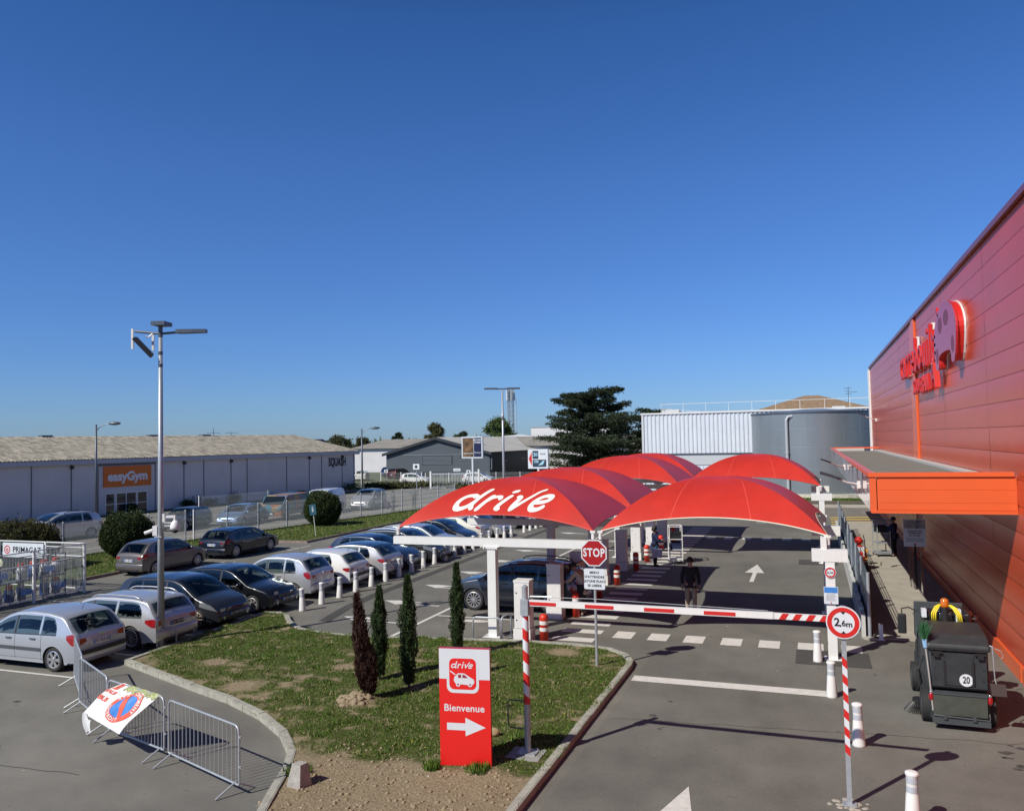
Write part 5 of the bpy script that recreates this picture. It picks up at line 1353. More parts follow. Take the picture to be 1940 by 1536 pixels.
# height limit barrier
t = thing('height_barrier', 'red and white striped height limit boom on a striped steel post', 'barrier', (-4.84, 13.66, 0))
b = MB(); b.box(-.32, .28, -.30, .22, .10, .135); b.build('foundation', mat('grey_slab', (.30, .29, .28), .85, var=.15, scale=4), t)
b = MB(); b.box(-.17, .17, -.14, .14, .135, .155); b.cyl((0, 0, .14), (0, 0, 3.0), .055, n=20); b.lathe([(.058, 3.0), (.058, 3.02), (.02, 3.05)], 16)
for q in (-.14, .14):
    for r_ in (-.11, .11): b.cyl((q, r_, .15), (q, r_, .19), .012, n=6)
b.build('post', M_steel, t, angle=40)
b = MB(); striped_pole(b, 0, 0, .0575, .98, 2.5, .19, .14); b.build('striped_sleeve', [M_red, M_signw], t)
b = MB(); b.box(-.065, .075, -.08, .08, 2.52, 2.80); b.build('hinge_box', M_steel, t)
b = MB(); b.tube([(-.05, 0, 1.02), (-.32, 0, 1.02), (-.36, 0, .98), (-.36, 0, .58), (-.32, 0, .54), (-.05, 0, .54)], .011, 6); b.build('handle', M_steeld, t)
b = MB(); b.box(.08, 4.18, -.04, .04, 2.69, 2.79); bm_ = b.build('boom', M_white, t)
b = MB()
for i, x in enumerate((.10, 1.10, 2.12, 3.10)): b.box(x, x + (.50 if i else .48), -.0445, -.04, 2.705, 2.765)
b.build('red_stripe', M_red, bm_)
b = MB(); b.box(4.18, 5.02, -.025, .025, 2.69, 2.785); tip = b.build('boom_tip', M_white, t)
b = MB()
for i in range(4):
    x = 4.26 + i * .2; b.add([(x, -.028, 2.69), (x + .1, -.028, 2.69), (x + .16, -.028, 2.785), (x + .06, -.028, 2.785)], [(0, 1, 2, 3)])
b.build('red_stripe', M_red, tip)
b = MB(); b.tube([(.06, 0, 2.84), (1.2, 0, 2.86), (3.0, 0, 2.83), (4.1, 0, 2.81)], .005, 4); b.cyl((.1, 0, 2.85), (.5, 0, 2.86), .012, n=6); b.build('cable', M_steel, t)
# 2.6 m sign
def round_sign(t, x, y, z, r, txt, big=True):
    T = frame((x, y, z), (1, 0, 0), (0, 0, 1))
    b = MB(); b.cyl(T @ Vector((0, 0, -.025)), T @ Vector((0, 0, 0)), r, n=44); pl = b.build('sign_disc', M_signw, t)
    b = MB(); disc(b, T, r * .93, 44, 0, .003, r * .66); b.build('red_ring', M_red, pl)
    b = MB(); 
    if big:
        put_text(b, '2', T @ Matrix.Translation((-r * .36, .0, .006)), r * .70, bold=.02); put_text(b, ',6', T @ Matrix.Translation((-r * .03, -r * .05, .006)), r * .50, bold=.02); put_text(b, 'm', T @ Matrix.Translation((r * .34, -r * .09, .006)), r * .50, bold=.02)
    else: put_text(b, '2,1m', T @ Matrix.Translation((0, 0, .006)), r * .55, bold=.03)
    for s_ in (-1, 1): b.add([T @ Vector(q) for q in ((-r * .14, s_ * r * .67, .006), (r * .14, s_ * r * .67, .006), (0, s_ * r * .50, .006))], [(0, 1, 2) if s_ < 0 else (2, 1, 0)])
    b.build('sign_text', M_txt, pl)
t = thing('height_sign', 'round red rimmed 2,6m height sign on a striped square post', 'sign', (.36, 13.47, 0))
b = MB(); b.box(-.035, .035, -.025, .025, 0, 2.98); b.box(-.10, .10, -.09, .09, .012, .03); b.build('post', M_steel, t)
b = MB(); z = .80; i = 0
while z < 2.22:
    b.add([(-.0355, -.0275, z), (.0355, -.0275, z - .07), (.0355, -.0275, z + .06), (-.0355, -.0275, z + .13)], [(0, 1, 2, 3)], i % 2); z += .13; i += 1
b.build('stripe', [M_red, M_signw], t)
round_sign(t, 0, -.06, 2.74, .245, '')
b = MB()
for _ in range(46):
    a = random.uniform(0, 6.28); r = random.uniform(0, .34) ** 1; b.sphere((.02 + r * math.cos(a), r * .6 * math.sin(a), .008), random.uniform(.02, .06), 6, 4, 0, (1, 1, .25))
b.build('cement_splash', M_conc, t)
# signs on the tall post
t = thing('small_height_sign', 'small round height sign fixed high on the tall white post', 'sign', (.33, 21.84, 0)); round_sign(t, 0, 0, 2.16, .135, '', False)
t = thing('notice_plate', 'small white notice with a blue picture on the tall white post', 'notice', (.33, 21.84, 0))
T = frame((0, -.02, 1.60), (1, 0, 0), (0, 0, 1)); b = MB(); b.box(-.165, .165, -.21, .21, -.012, 0, 0, T); pl = b.build('plate', M_signw, t)
b = MB(); flat(b, T, [(-.155, .06), (.155, .06), (.155, .20), (-.155, .20)], .002); b.build('picture', M_blue, pl)
b = MB(); put_text(b, 'JE PASSE', T @ Matrix.Translation((0, .02, .003)), .05)
for k in range(5): flat(b, T, [(-.12, -.02 - k * .028), (.12 - .02 * (k % 3), -.02 - k * .028), (.12 - .02 * (k % 3), -.012 - k * .028), (-.12, -.012 - k * .028)], .003)
b.build('text', mat('grey_ink', (.18, .18, .2), .6), pl)
b = MB(); disc(b, T @ Matrix.Translation((0, -.18, 0)), .018, 12, 0, .003); b.build('red_dot', M_red, pl)
# STOP
t = thing('stop_sign', 'octagonal STOP sign above a white plate of French text', 'sign', (-5.07, 19.45, 0))
b = MB(); b.cyl((0, 0, 0), (0, 0, 3.12), .035, n=12); b.build('pole', M_steel, t)
def octo(r): return [(r * math.cos(PI / 8 + PI / 4 * i), r * math.sin(PI / 8 + PI / 4 * i)) for i in range(8)]
T = frame((0, -.05, 2.82), (1, 0, 0), (0, 0, 1))
b = MB(); b.prism(octo(.345), -.02, 0, 0, T); pl = b.build('octagon', M_signw, t)
b = MB(); flat(b, T, octo(.315), .003); b.build('red_field', M_stop, pl)
b = MB(); put_text(b, 'STOP', T @ Matrix.Translation((0, 0, .006)) @ Matrix.Diagonal((.82, 1.1, 1, 1)), .255, bold=.028, space=1.12); b.build('stop_text', M_signw, pl)
T = frame((0, -.05, 2.19), (1, 0, 0), (0, 0, 1))
b = MB(); b.prism(rrect(-.26, .26, -.25, .25, .04), -.015, 0, 0, T); pl = b.build('plate', M_signw, t)
b = MB()
for k, s_ in enumerate(('MERCI', "D'ATTENDRE", "QU'UNE PLACE", 'SE LIBÈRE')): put_text(b, s_, T @ Matrix.Translation((0, .155 - k * .105, .004)), .078, bold=.03, space=1.08)
b.build('plate_text', M_txt, pl)
# totem
tz = math.atan2(.14, .88)
t = thing('drive_totem', 'tall red and white drive welcome totem with white arrow', 'sign', (-5.67, 12.84, -.09), tz)
b = MB(); b.box(-.445, .445, 0, .09, .12, 2.17); b.build('body', mat('totem_red_side', (.42, .012, .014), .35, coat=.3), t)
T = frame((0, -.004, 1.145), (1, 0, 0), (0, 0, 1))
b = MB(); b.box(-.445, .445, -1.015, 1.02, -.0035, 0, 0, T); fc = b.build('red_face', mat('totem_red', (.74, .016, .014), .35, coat=.3), t)
Hh = 2.12
def TY(py): return 1.02 - (py - 1225) / 240 * 2.05
def TX(px): return (px - 881.5) / 99 * .89
b = MB(); flat(b, T, [(-.443, TY(1285)), (.443, TY(1285)), (.443, 1.018), (-.443, 1.018)], .002)
flat(b, T, rrect(TX(847), TX(909.5), TY(1312), TY(1242), .11), .0035)
flat(b, T, [(TX(846), TY(1385)), (TX(846), TY(1371)), (TX(882), TY(1371)), (TX(882), TY(1360)), (TX(921), TY(1378)), (TX(882), TY(1396)), (TX(882), TY(1385))], .002)
put_text(b, 'Bienvenue', T @ Matrix.Translation((TX(880), TY(1342), .002)), .165, bold=.018, space=1.04)
b.build('white_print', M_signw, fc)
b = MB(); flat(b, T, rrect(TX(852), TX(904.5), TY(1305), TY(1244), .085), .005); b.build('red_tile', MATS['totem_red'], fc)
b = MB()
def ff(ox, oy, k): return lambda x, y, z: tuple(T @ Vector(((x + y * .2) * k + ox, y * k + oy, .007 + z * .3)))
k_ = .105; f = ff(TX(877), TY(1263), k_); W_ = .2
stroke(b, [(-1.27, .60), (-1.66, .58), (-1.76, .34), (-1.66, .10), (-1.22, .16), (-1.10, .40)], W_, 0, .0, 5, f); stroke(b, [(-1.05, 1.0), (-1.10, .2), (-.98, .05)], W_, 0, .003, 5, f)
stroke(b, [(-.62, .62), (-.68, .35), (-.70, .05)], W_, 0, .0, 5, f); stroke(b, [(-.64, .4), (-.52, .56), (-.28, .58)], W_ * .9, 0, .003, 5, f)
stroke(b, [(.08, .62), (.02, .3), (.04, .05)], W_, 0, .0, 5, f); stroke(b, [(.08, .9), (.12, .91)], .2, 0, 0, 3, f)
stroke(b, [(.46, .6), (.56, .3), (.62, .08)], W_, 0, .0, 5, f); stroke(b, [(.62, .08), (.82, .42), (1.0, .78), (1.12, .92)], W_ * .8, 0, .003, 5, f)
stroke(b, [(1.22, .33), (1.50, .36), (1.66, .46), (1.60, .60), (1.36, .62), (1.16, .46), (1.13, .22), (1.27, .05), (1.60, .10)], W_ * .9, 0, .0, 5, f)
c0 = (TX(879), TY(1286)); g_ = lambda x, y: (c0[0] + x * .011, c0[1] - y * .011)
poly = [(-14, -4), (-8, -10), (2, -10), (10, -5), (17, -1), (18, 4), (14, 8), (-12, 6), (-15, 1)]
flat(b, T, [g_(*p) for p in reversed(poly)], .007)
for cx in (-8, 11): disc(b, T @ Matrix.Translation((*g_(cx, 7), 0)), .038, 14, 0, .0075)
stroke(b, [g_(-13, -8), g_(-20, -13)], .02, 0, 0, 3, lambda x, y, z: tuple(T @ Vector((x, y, .0075))))
b.build('drive_logo', M_signw, fc)
b = MB()
flat(b, T, [g_(*p) for p in ((-8, -3), (-3, -3), (-3, -8), (-8, -8))], .0085); flat(b, T, [g_(*p) for p in ((-1, -3), (8, -3), (2, -8), (-1, -8))], .0085)
for cx in (-8, 11): disc(b, T @ Matrix.Translation((*g_(cx, 7), 0)), .016, 12, 0, .0085)
b.build('logo_detail', mat('logo_dark', (.3, .03, .05), .5), fc)
# tufts at its foot
def tuft_clump(name, label, pts, n, size, m, cat='plant', spread=.4):
    cen = []
    for (x, y, r, z) in pts:
        a = rng.uniform(0, 6.28, n); q = r * np.sqrt(rng.random(n)); cen.append(np.stack([x + q * np.cos(a), y + q * np.sin(a), np.full(n, z)], 1))
    o = fastmesh(name, tufts(np.concatenate(cen), size, (0, 0, 1.2), spread, .12), 3, m); return tag(o, label, cat)
tuft_clump('grass_tuft', 'tall grass tuft at the left foot of the red totem', [(-6.2, 12.6, .14, .10)], 160, .13, M_gr)
tuft_clump('grass_tuft', 'tall grass tuft at the right foot of the red totem', [(-5.4, 12.72, .2, .10)], 200, .13, M_gr)
tuft_clump('grass_tuft', 'leafy weed growing by the kerb behind the concrete block', [(-8.3, 11.8, .24, .10)], 260, .11, M_gr)

# hoop barriers
def hoop(x, y, w_, h_, rz, label):
    t = thing('hoop_barrier', label, 'barrier', (x, y, 0), rz, 'steel hoop barriers')
    b = MB()
    pts = [(-w_ / 2, 0, 0), (-w_ / 2, 0, h_ - .12)] + [(-w_ / 2 + .12 - .12 * math.cos(PI / 2 * k / 5), 0, h_ - .12 + .12 * math.sin(PI / 2 * k / 5)) for k in range(1, 6)] + [(w_ / 2 - .12 + .12 * math.sin(PI / 2 * k / 5), 0, h_ - .12 + .12 * math.cos(PI / 2 * k / 5)) for k in range(0, 5)] + [(w_ / 2, 0, h_ - .12), (w_ / 2, 0, 0)]
    b.tube(pts, .024, 10); b.build('hoop', M_steel, t, smooth=True)
    b = MB(); b.cyl((-w_ / 2, 0, 0), (-w_ / 2, 0, .012), .07); b.cyl((w_ / 2, 0, 0), (w_ / 2, 0, .012), .07); b.build('foot_plate', M_steel, t)
hoop(-17.58, 18.25, .62, .58, .5, 'left hoop of the pair hugging the foot of the nearest lamp post')
hoop(-17.0, 18.1, .55, .58, 1.2, 'right hoop of the pair hugging the foot of the nearest lamp post')
hoop(-8.78, 21.5, .82, .62, .05, 'hoop in front of the front canopy post')
hoop(-8.28, 21.75, .45, .66, 1.3, 'side hoop right of the front canopy post')
hoop(-18.2, 46.9, .7, .75, .3, 'left hoop at the foot of the far lamp post')
hoop(-17.6, 47.2, .7, .75, .9, 'right hoop at the foot of the far lamp post')

# lamps
t = thing('street_lamp', 'tall near lamp post with a tilted floodlight and cctv cameras', 'street lamp', (-17.13, 18.02, 0))
ax = Vector((.94, .34, 0)); T0 = Matrix.Rotation(math.atan2(.34, .94), 4, 'Z')
b = MB(); b.cyl((0, 0, .08), (0, 0, 8.85), .10, .05, n=20); b.build('pole', M_steel, t, smooth=True)
b = MB(); b.cyl(T0 @ Vector((-.72, 0, 8.88)), T0 @ Vector((0, 0, 8.80)), .035, n=8); b.cyl(T0 @ Vector((0, 0, 8.80)), T0 @ Vector((.5, 0, 8.83)), .035, n=8); b.cyl((0, 0, 8.7), (0, 0, 9.0), .06, n=8)
b.build('arm', M_steeld, t)
b = MB(); b.prism([(.46, -.1), (.52, -.15), (.95, -.13), (1.3, -.08), (1.3, .08), (.95, .13), (.52, .15), (.46, .1)], 8.80, 8.90, 0, T0); b.build('lamp_head', M_steeld, t)
b = MB(); b.prism([(-.18, -.22), (.20, -.22), (.24, .22), (-.14, .22)], 9.02, 9.13, 0, T0); b.build('top_lamp', M_steeld, t)
Tf = T0 @ Matrix.Translation((-.50, -.05, 8.45)) @ Matrix.Rotation(RAD(18), 4, 'Z') @ Matrix.Rotation(RAD(48), 4, 'Y')
b = MB(); b.box(-.28, .36, -.24, .24, -.06, .05, 0, Tf); b.build('floodlight', M_black, t)
b = MB()
for q in range(9): b.box(-.25 + q * .07, -.22 + q * .07, -.22, .22, .05, .085, 0, Tf)
b.build('cooling_fin', M_steeld, t)
b = MB(); b.box(-.70, -.64, -.28, -.24, 8.35, 8.92, 0, T0); b.box(-.34, -.28, .2, .24, 8.35, 8.80, 0, T0); b.tube([T0 @ Vector(p) for p in ((-.2, -.05, 8.8), (-.3, -.08, 8.7), (-.38, -.1, 8.72))], .02, 6); b.build('bracket', M_white, t)
b = MB()
for z in (8.2, 7.85): b.lathe([(.058, z), (.062, z + .01), (.062, z + .09), (.058, z + .1)], 14)
b.build('clamp_band', M_steeld, t)
c_ = thing('cctv_camera', 'white dome camera hanging from a bracket on the near lamp post', 'camera', (-17.13, 18.02, 0), 0, 'cctv cameras on the lamp post')
b = MB(); b.box(.07, .13, -.06, .06, 3.52, 3.75, 0, T0); b.box(.12, .42, -.04, .04, 3.63, 3.70, 0, T0); b.cyl(T0 @ Vector((.40, 0, 3.66)), T0 @ Vector((.40, 0, 3.55)), .04); b.build('bracket', M_white, c_)
b = MB(); q = T0 @ Vector((.40, 0, 0)); b.lathe([(.05, 3.56), (.11, 3.48), (.135, 3.38), (.13, 3.30)], 18, 0, (q.x, q.y, 0)); b.build('housing', M_white, c_, smooth=True)
b = MB(); b.sphere((q.x, q.y, 3.30), .10, 14, 8); b.build('dome', M_wglass, c_, smooth=True)
c_ = thing('cctv_camera', 'white bullet camera pointing left on the near lamp post', 'camera', (-17.13, 18.02, 0), 0, 'cctv cameras on the lamp post')
b = MB(); b.box(-.20, -.07, -.08, .06, 3.15, 3.42, 0, T0); b.build('junction_box', M_white, c_)
b = MB(); b.cyl(T0 @ Vector((-.20, -.04, 3.30)), T0 @ Vector((-.42, -.06, 3.22)), .05); b.build('body', M_white, c_)
b = MB(); b.box(-.13, .12, -.11, -.08, 3.1, 3.14); b.build('strap', M_steel, c_)

t = thing('street_lamp', 'far double armed lamp post in front of the telecom mast', 'street lamp', (-18.06, 47.5, 0))
b = MB(); b.cyl((0, 0, 0), (0, 0, 8.75), .10, .055, n=14); b.cyl((0, 0, 6.9), (0, 0, 7.3), .10, n=8); b.build('pole', M_steel, t, smooth=True)
b = MB()
b.cyl(T0 @ Vector((-.5, 0, 8.83)), T0 @ Vector((.5, 0, 8.83)), .04, n=8); b.build('arm', M_steeld, t)
for s_ in (-1, 1):
    b = MB(); b.prism([(s_ * .3, -.1), (s_ * 1.12, -.1), (s_ * 1.12, .1), (s_ * .3, .1)][::s_], 8.80, 8.9, 0, T0 @ Matrix.Translation((0, .05 * s_, 0))); b.build('lamp_head', M_steeld, t)
def roadlamp(x, y, h, label):
    t = thing('street_lamp', label, 'street lamp', (x, y, 0), 0, 'curved arm road lamps')
    b = MB(); b.cyl((0, 0, 0), (0, 0, h + .15), .11, .07, n=12); b.build('pole', M_steeld, t, smooth=True)
    b = MB(); b.tube([T0 @ Vector(p) for p in ((0, 0, h - .35), (.3, 0, h - .05), (.7, 0, h + .12), (1.05, 0, h + .18))], .035, 6); b.build('arm', M_steeld, t)
    b = MB(); T_ = T0 @ Matrix.Translation((1.45, 0, h + .2)); P = []
    b.sphere((0, 0, 0), .5, 14, 8, 0, (1, .42, .28)); b.xf(T_); b.build('lamp_head', mat('lamp_head_grey', (.12, .14, .16), .4, metal=.3), t, smooth=True)
roadlamp(-52.6, 48.6, 7.35, 'road lamp with curved arm left, in front of the long pale building')
roadlamp(-44.8, 75.6, 7.0, 'road lamp with curved arm at the right corner of the long pale building')
roadlamp(-66, 160, 6.9, 'distant road lamp rising over the far trees behind the dark gable')

# crowd barriers -------------------------------------------------------------
def crowd(p0, p1, label, lean=0.0):
    p0 = Vector(p0); p1 = Vector(p1); d = p1 - p0; L_ = d.length - .04; a = math.atan2(d.y, d.x)
    t = thing('crowd_barrier', label, 'barrier', (p0.x, p0.y, 0), a, 'steel crowd barriers in a line')
    t.rotation_euler[0] = lean
    r = .12; z0, z1 = .17, 1.1
    pts = []
    for cx, cz, a0 in ((L_ - r, z1 - r, PI / 2), (L_ - .03, z0 + .03, 0), (.03, z0 + .03, -PI / 2), (r, z1 - r, PI)):
        rr = r if cz > .5 else .03
        for k in range(6):
            q = a0 - PI / 2 * k / 5; pts.append((cx + rr * math.cos(q), 0, cz + rr * math.sin(q)))
    b = MB(); b.tube(pts, .019, 8, closed=True); b.build('frame', M_steel, t, smooth=True)
    b = MB(); n = 17
    for i in range(n):
        x = .09 + (L_ - .18) * i / (n - 1); b.cyl((x, 0, z0), (x, 0, z1), .0075, n=6, cap=False)
    b.build('bars', M_steel, t)
    for x in (.12, L_ - .12):
        for s_ in (-1, 1):
            b = MB(); b.tube([(x, 0, z0 + .02), (x + s_ * .03, s_ * .33, .015)], .016, 7); b.build('leg', M_steel, t)
    b = MB(); b.box(L_ - .01, L_ + .06, -.012, .012, .92, .95); b.box(L_ - .01, L_ + .06, -.012, .012, .45, .48); b.build('hook', M_steel, t)
crowd((-16.76, 14.87), (-15.02, 13.52), 'leftmost crowd barrier, end-on beside the silver hatchback')
crowd((-15.0, 13.44), (-13.16, 12.45), 'second crowd barrier from the left, just left of the torn banner')
crowd((-13.02, 12.33), (-11.06, 11.74), 'crowd barrier with the torn banner tied over its top rail')
crowd((-10.93, 11.68), (-8.75, 10.9), 'rightmost crowd barrier at the kerb end')
# torn banner
A = Vector((-12.50, 12.19, 1.12)); B = Vector((-11.22, 11.80, 1.12)); BR = Vector((-11.88, 11.5, .45)); Lf = Vector((-13.08, 11.80, .62))
bt = thing('banner', 'torn white no parking banner flapping over the third crowd barrier', 'banner', (0, 0, 0))
def BN(u, v, off=0.0):
    p = (A * (1 - u) + B * u) * (1 - v) + (Lf * (1 - u) + BR * u) * v
    nn = (B - A).cross(Lf - A).normalized()
    if nn.z < 0: nn = -nn
    wv = .07 * math.sin(PI * v) + .022 * math.sin(u * 9 + v * 5) * math.sin(PI * v) + .012 * math.sin(u * 23 + v * 3)
    return p + nn * (wv + off)
b = MB(); N = 34
b.grid([[tuple(BN(i / N, j / N)) for j in range(N + 1)] for i in range(N + 1)])
tail = []
for i in range(13):
    u = i / 12 * .42
    row = []
    for j in range(9):
        v = j / 8; p = BN(u * .6, 1.0) + Vector((-.02 * v - .05 * math.sin(v * 3) * (1 - u), -.02 + .12 * v * (1 - 2 * u), -.42 * v * (1 - 1.1 * u) + .05 * math.sin(u * 14))); row.append(tuple(p))
    tail.append(row)
b.grid(tail)
b.build('cloth', mat('banner_cloth', (.74, .74, .74), .6, var=.04, scale=5), bt, smooth=True)
def bfn(cu, cv, off): return lambda x, y, z=0: tuple(BN(cu + x / 1.33, cv - y / .98, off + z))
cu, cv = .63, .50; R1, R2 = .38, .27
def ringm(b, r0, r1, off, n=48):
    f = bfn(cu, cv, off); P = [[f(r * math.cos(2 * PI * i / n), r * math.sin(2 * PI * i / n)) for r in np.linspace(r0, r1, 6)] for i in range(n)]; b.grid(P, 0, True)
M_bred = mat('banner_red', (.70, .10, .05), .6); 
b = MB(); ringm(b, .0, R2 + .01, .006); b.build('blue_disc', M_blue, bt)
b = MB(); ringm(b, R2, R1, .009); f = bfn(cu, cv, .012)
P = []
for i in range(13):
    q = -R1 * .9 + 1.8 * R1 * i / 12; P.append([f(q * math.cos(RAD(118)) + wv * math.sin(RAD(118)), q * math.sin(RAD(118)) - wv * math.cos(RAD(118))) for wv in (-.05, 0, .05)])
b.grid(P); 
def btext(b, s, ox, oy, size, rot, off, **k):
    f = bfn(0, 0, off); c_, s_ = math.cos(rot), math.sin(rot)
    vs, fs = text(s, size, **k); b.add([BN((ox + v.x * c_ - v.y * s_) / 1.33, (oy - v.x * s_ - v.y * c_) / .98, off) for v in vs], fs)
for s_, v_, sz in (('JJ', .12, .22), ('SAUF', .32, .13), ('BUS', .52, .15)): btext(b, s_, .13, v_, sz, 0, .012, bold=.03)
b.build('red_print', M_bred, bt)
def arc_text(b, s, r, a0, da, size, off):
    for i, ch in enumerate(s):
        a = a0 + da * i; vs, fs = text(ch, size, bold=.03); f = bfn(cu, cv, off); c_, s_ = math.cos(a - PI / 2 + (PI if da > 0 else 0)), math.sin(a - PI / 2 + (PI if da > 0 else 0))
        b.add([f(r * math.cos(a) + v.x * c_ - v.y * s_, r * math.sin(a) + v.x * s_ + v.y * c_) for v in vs], fs)
b = MB(); arc_text(b, 'INTERDIT', .325, RAD(195), RAD(13.5), .105, .014); arc_text(b, 'STATIONNEMENT', .325, RAD(160), RAD(-14), .10, .014); b.build('white_print', M_white, bt)
b = MB()
for u0, u1, v1 in ((.22, .5, .17), (.5, .75, .10), (.75, 1.0, .15)):
    b.grid([[tuple(BN(u0 + (u1 - u0) * i / 8, v1 * j / 5 * (1 + .25 * math.sin(i * 2.1)), .010)) for j in range(6)] for i in range(9)])
b.build('leaf_print', mat('banner_green', (.22, .30, .07), .6, var=.6, scale=30, col2=(.6, .62, .3)), bt)

# mesh fence along the verge --------------------------------------------------
M_mesh = mat('fence_wire', (.42, .45, .44), .5, metal=.2)
def mesh_fence(p0, p1, npan, h, label, wire=.05, r=.0048, post_w=.03, z0=.1, name='mesh_fence', fold=True, tall=()):
    p0 = Vector(p0); p1 = Vector(p1); d = p1 - p0; a = math.atan2(d.y, d.x); L_ = d.length
    t = thing(name, label, 'fence', (p0.x, p0.y, 0), a)
    for i in range(npan + 1):
        x = L_ * i / npan; b = MB(); b.box(x - post_w, x + post_w, -post_w, post_w, z0 - .1, z0 + h + .04); b.build('post', M_white, t)
    for i in range(npan):
        x0 = L_ * i / npan + .04; x1 = L_ * (i + 1) / npan - .04; b = MB(); n = int((x1 - x0) / wire)
        for k in range(n + 1):
            x = x0 + (x1 - x0) * k / n; b.box(x - r, x + r, -r, r, z0, z0 + h)
        for zf in (.0, .25, .45, .65, .85, 1.0):
            zz = z0 + zf * h
            for dz in ((0, .1) if (fold and 0 < zf < 1) else (0,)): b.box(x0, x1, -.006, .006, zz + dz - .005, zz + dz + .005)
        b.build('mesh_panel', M_mesh, t)
    return t
mesh_fence((-37.3, 24.0), (-34.75, 38.5), 6, 1.75, 'white posted wire mesh fence along the verge behind the left round bushes')
mesh_fence((-34.6, 39.0), (-29.6, 65.6), 11, 1.75, 'white posted wire mesh fence along the verge past the black hatchback')
mesh_fence((-40.6, 46.3), (-39.2, 52.2), 1, 1.9, 'short tall fence panel between two posts across the road', wire=.08, z0=.2)
mesh_fence((-44.5, 90), (-30, 92.5), 5, 1.7, 'pale wire fence beside the far white gate', wire=.1, r=.006, post_w=.04)
mesh_fence((-61, 93), (-46, 92), 5, 1.7, 'leaning concrete posted wire fence on the far grass strip', wire=.15, r=.006, post_w=.05)
t = thing('gate', 'pale wide barred gate in front of the dark gabled building', 'gate', (-42.6, 88, 0), .1)
b = MB(); b.box(0, 5.6, -.04, .04, .1, .18); b.box(0, 5.6, -.04, .04, 1.75, 1.83)
for i in range(30): b.box(.1 + i * .188, .14 + i * .188, -.02, .02, .18, 1.75)
b.build('bars', mat('gate_grey', (.5, .54, .56), .5), t)
b = MB(); b.box(-.3, -.1, -.1, .1, 0, 2.1); b.box(5.7, 5.9, -.1, .1, 0, 2.3); b.build('gate_post', M_white, t)
for (x, y, h, s_, l, c) in ((-42.9, 84.5, 3.1, .8, 'plaza', 'grey square plate sign over a white plate on a thin pole'), (-51, 92, 2.2, .5, 'p', 'small white sign left of the grey plate sign'), (-37.0, 86.0, 2.3, .5, 'q', 'small white sign under the framed billboard'), (-39.6, 88.6, 2.4, .9, 'r', 'wide white sign above the barred gate')):
    t = thing('road_sign', c, 'sign', (x, y, 0)); b = MB(); b.cyl((0, 0, 0), (0, 0, h), .05, n=8); b.build('pole', M_steel, t)
    b = MB(); b.box(-s_ / 2, s_ / 2, -.1, -.06, h - s_ * (.8 if l != 'r' else .35), h); b.build('plate', M_signw, t)
    b = MB(); b.box(-s_ * .2, s_ * .2, -.105, -.10, h - s_ * .6, h - s_ * .2) if l != 'r' else b.box(-.3, .3, -.105, -.10, h - .2, h - .15); b.build('pictogram', M_txt, t)
# verge sign
t = thing('parking_sign', 'small blue pictogram sign on a leaning pale pole in the verge grass', 'sign', (-28.15, 42.06, 0)); t.rotation_euler = (0, RAD(-6), .25)
b = MB(); b.cyl((0, 0, 0), (0, 0, 1.95), .028, n=8); b.build('pole', mat('pale_pole', (.5, .5, .45), .6), t)
b = MB(); b.box(-.20, .20, -.06, -.03, 1.36, 2.0); pl = b.build('plate', mat('teal_plate', (.03, .10, .14), .4), t)
b = MB(); b.cyl((0, -.062, 1.85), (0, -.066, 1.85), .04, n=10); b.box(-.05, .05, -.066, -.061, 1.55, 1.79); b.build('pictogram', M_reflw, pl)
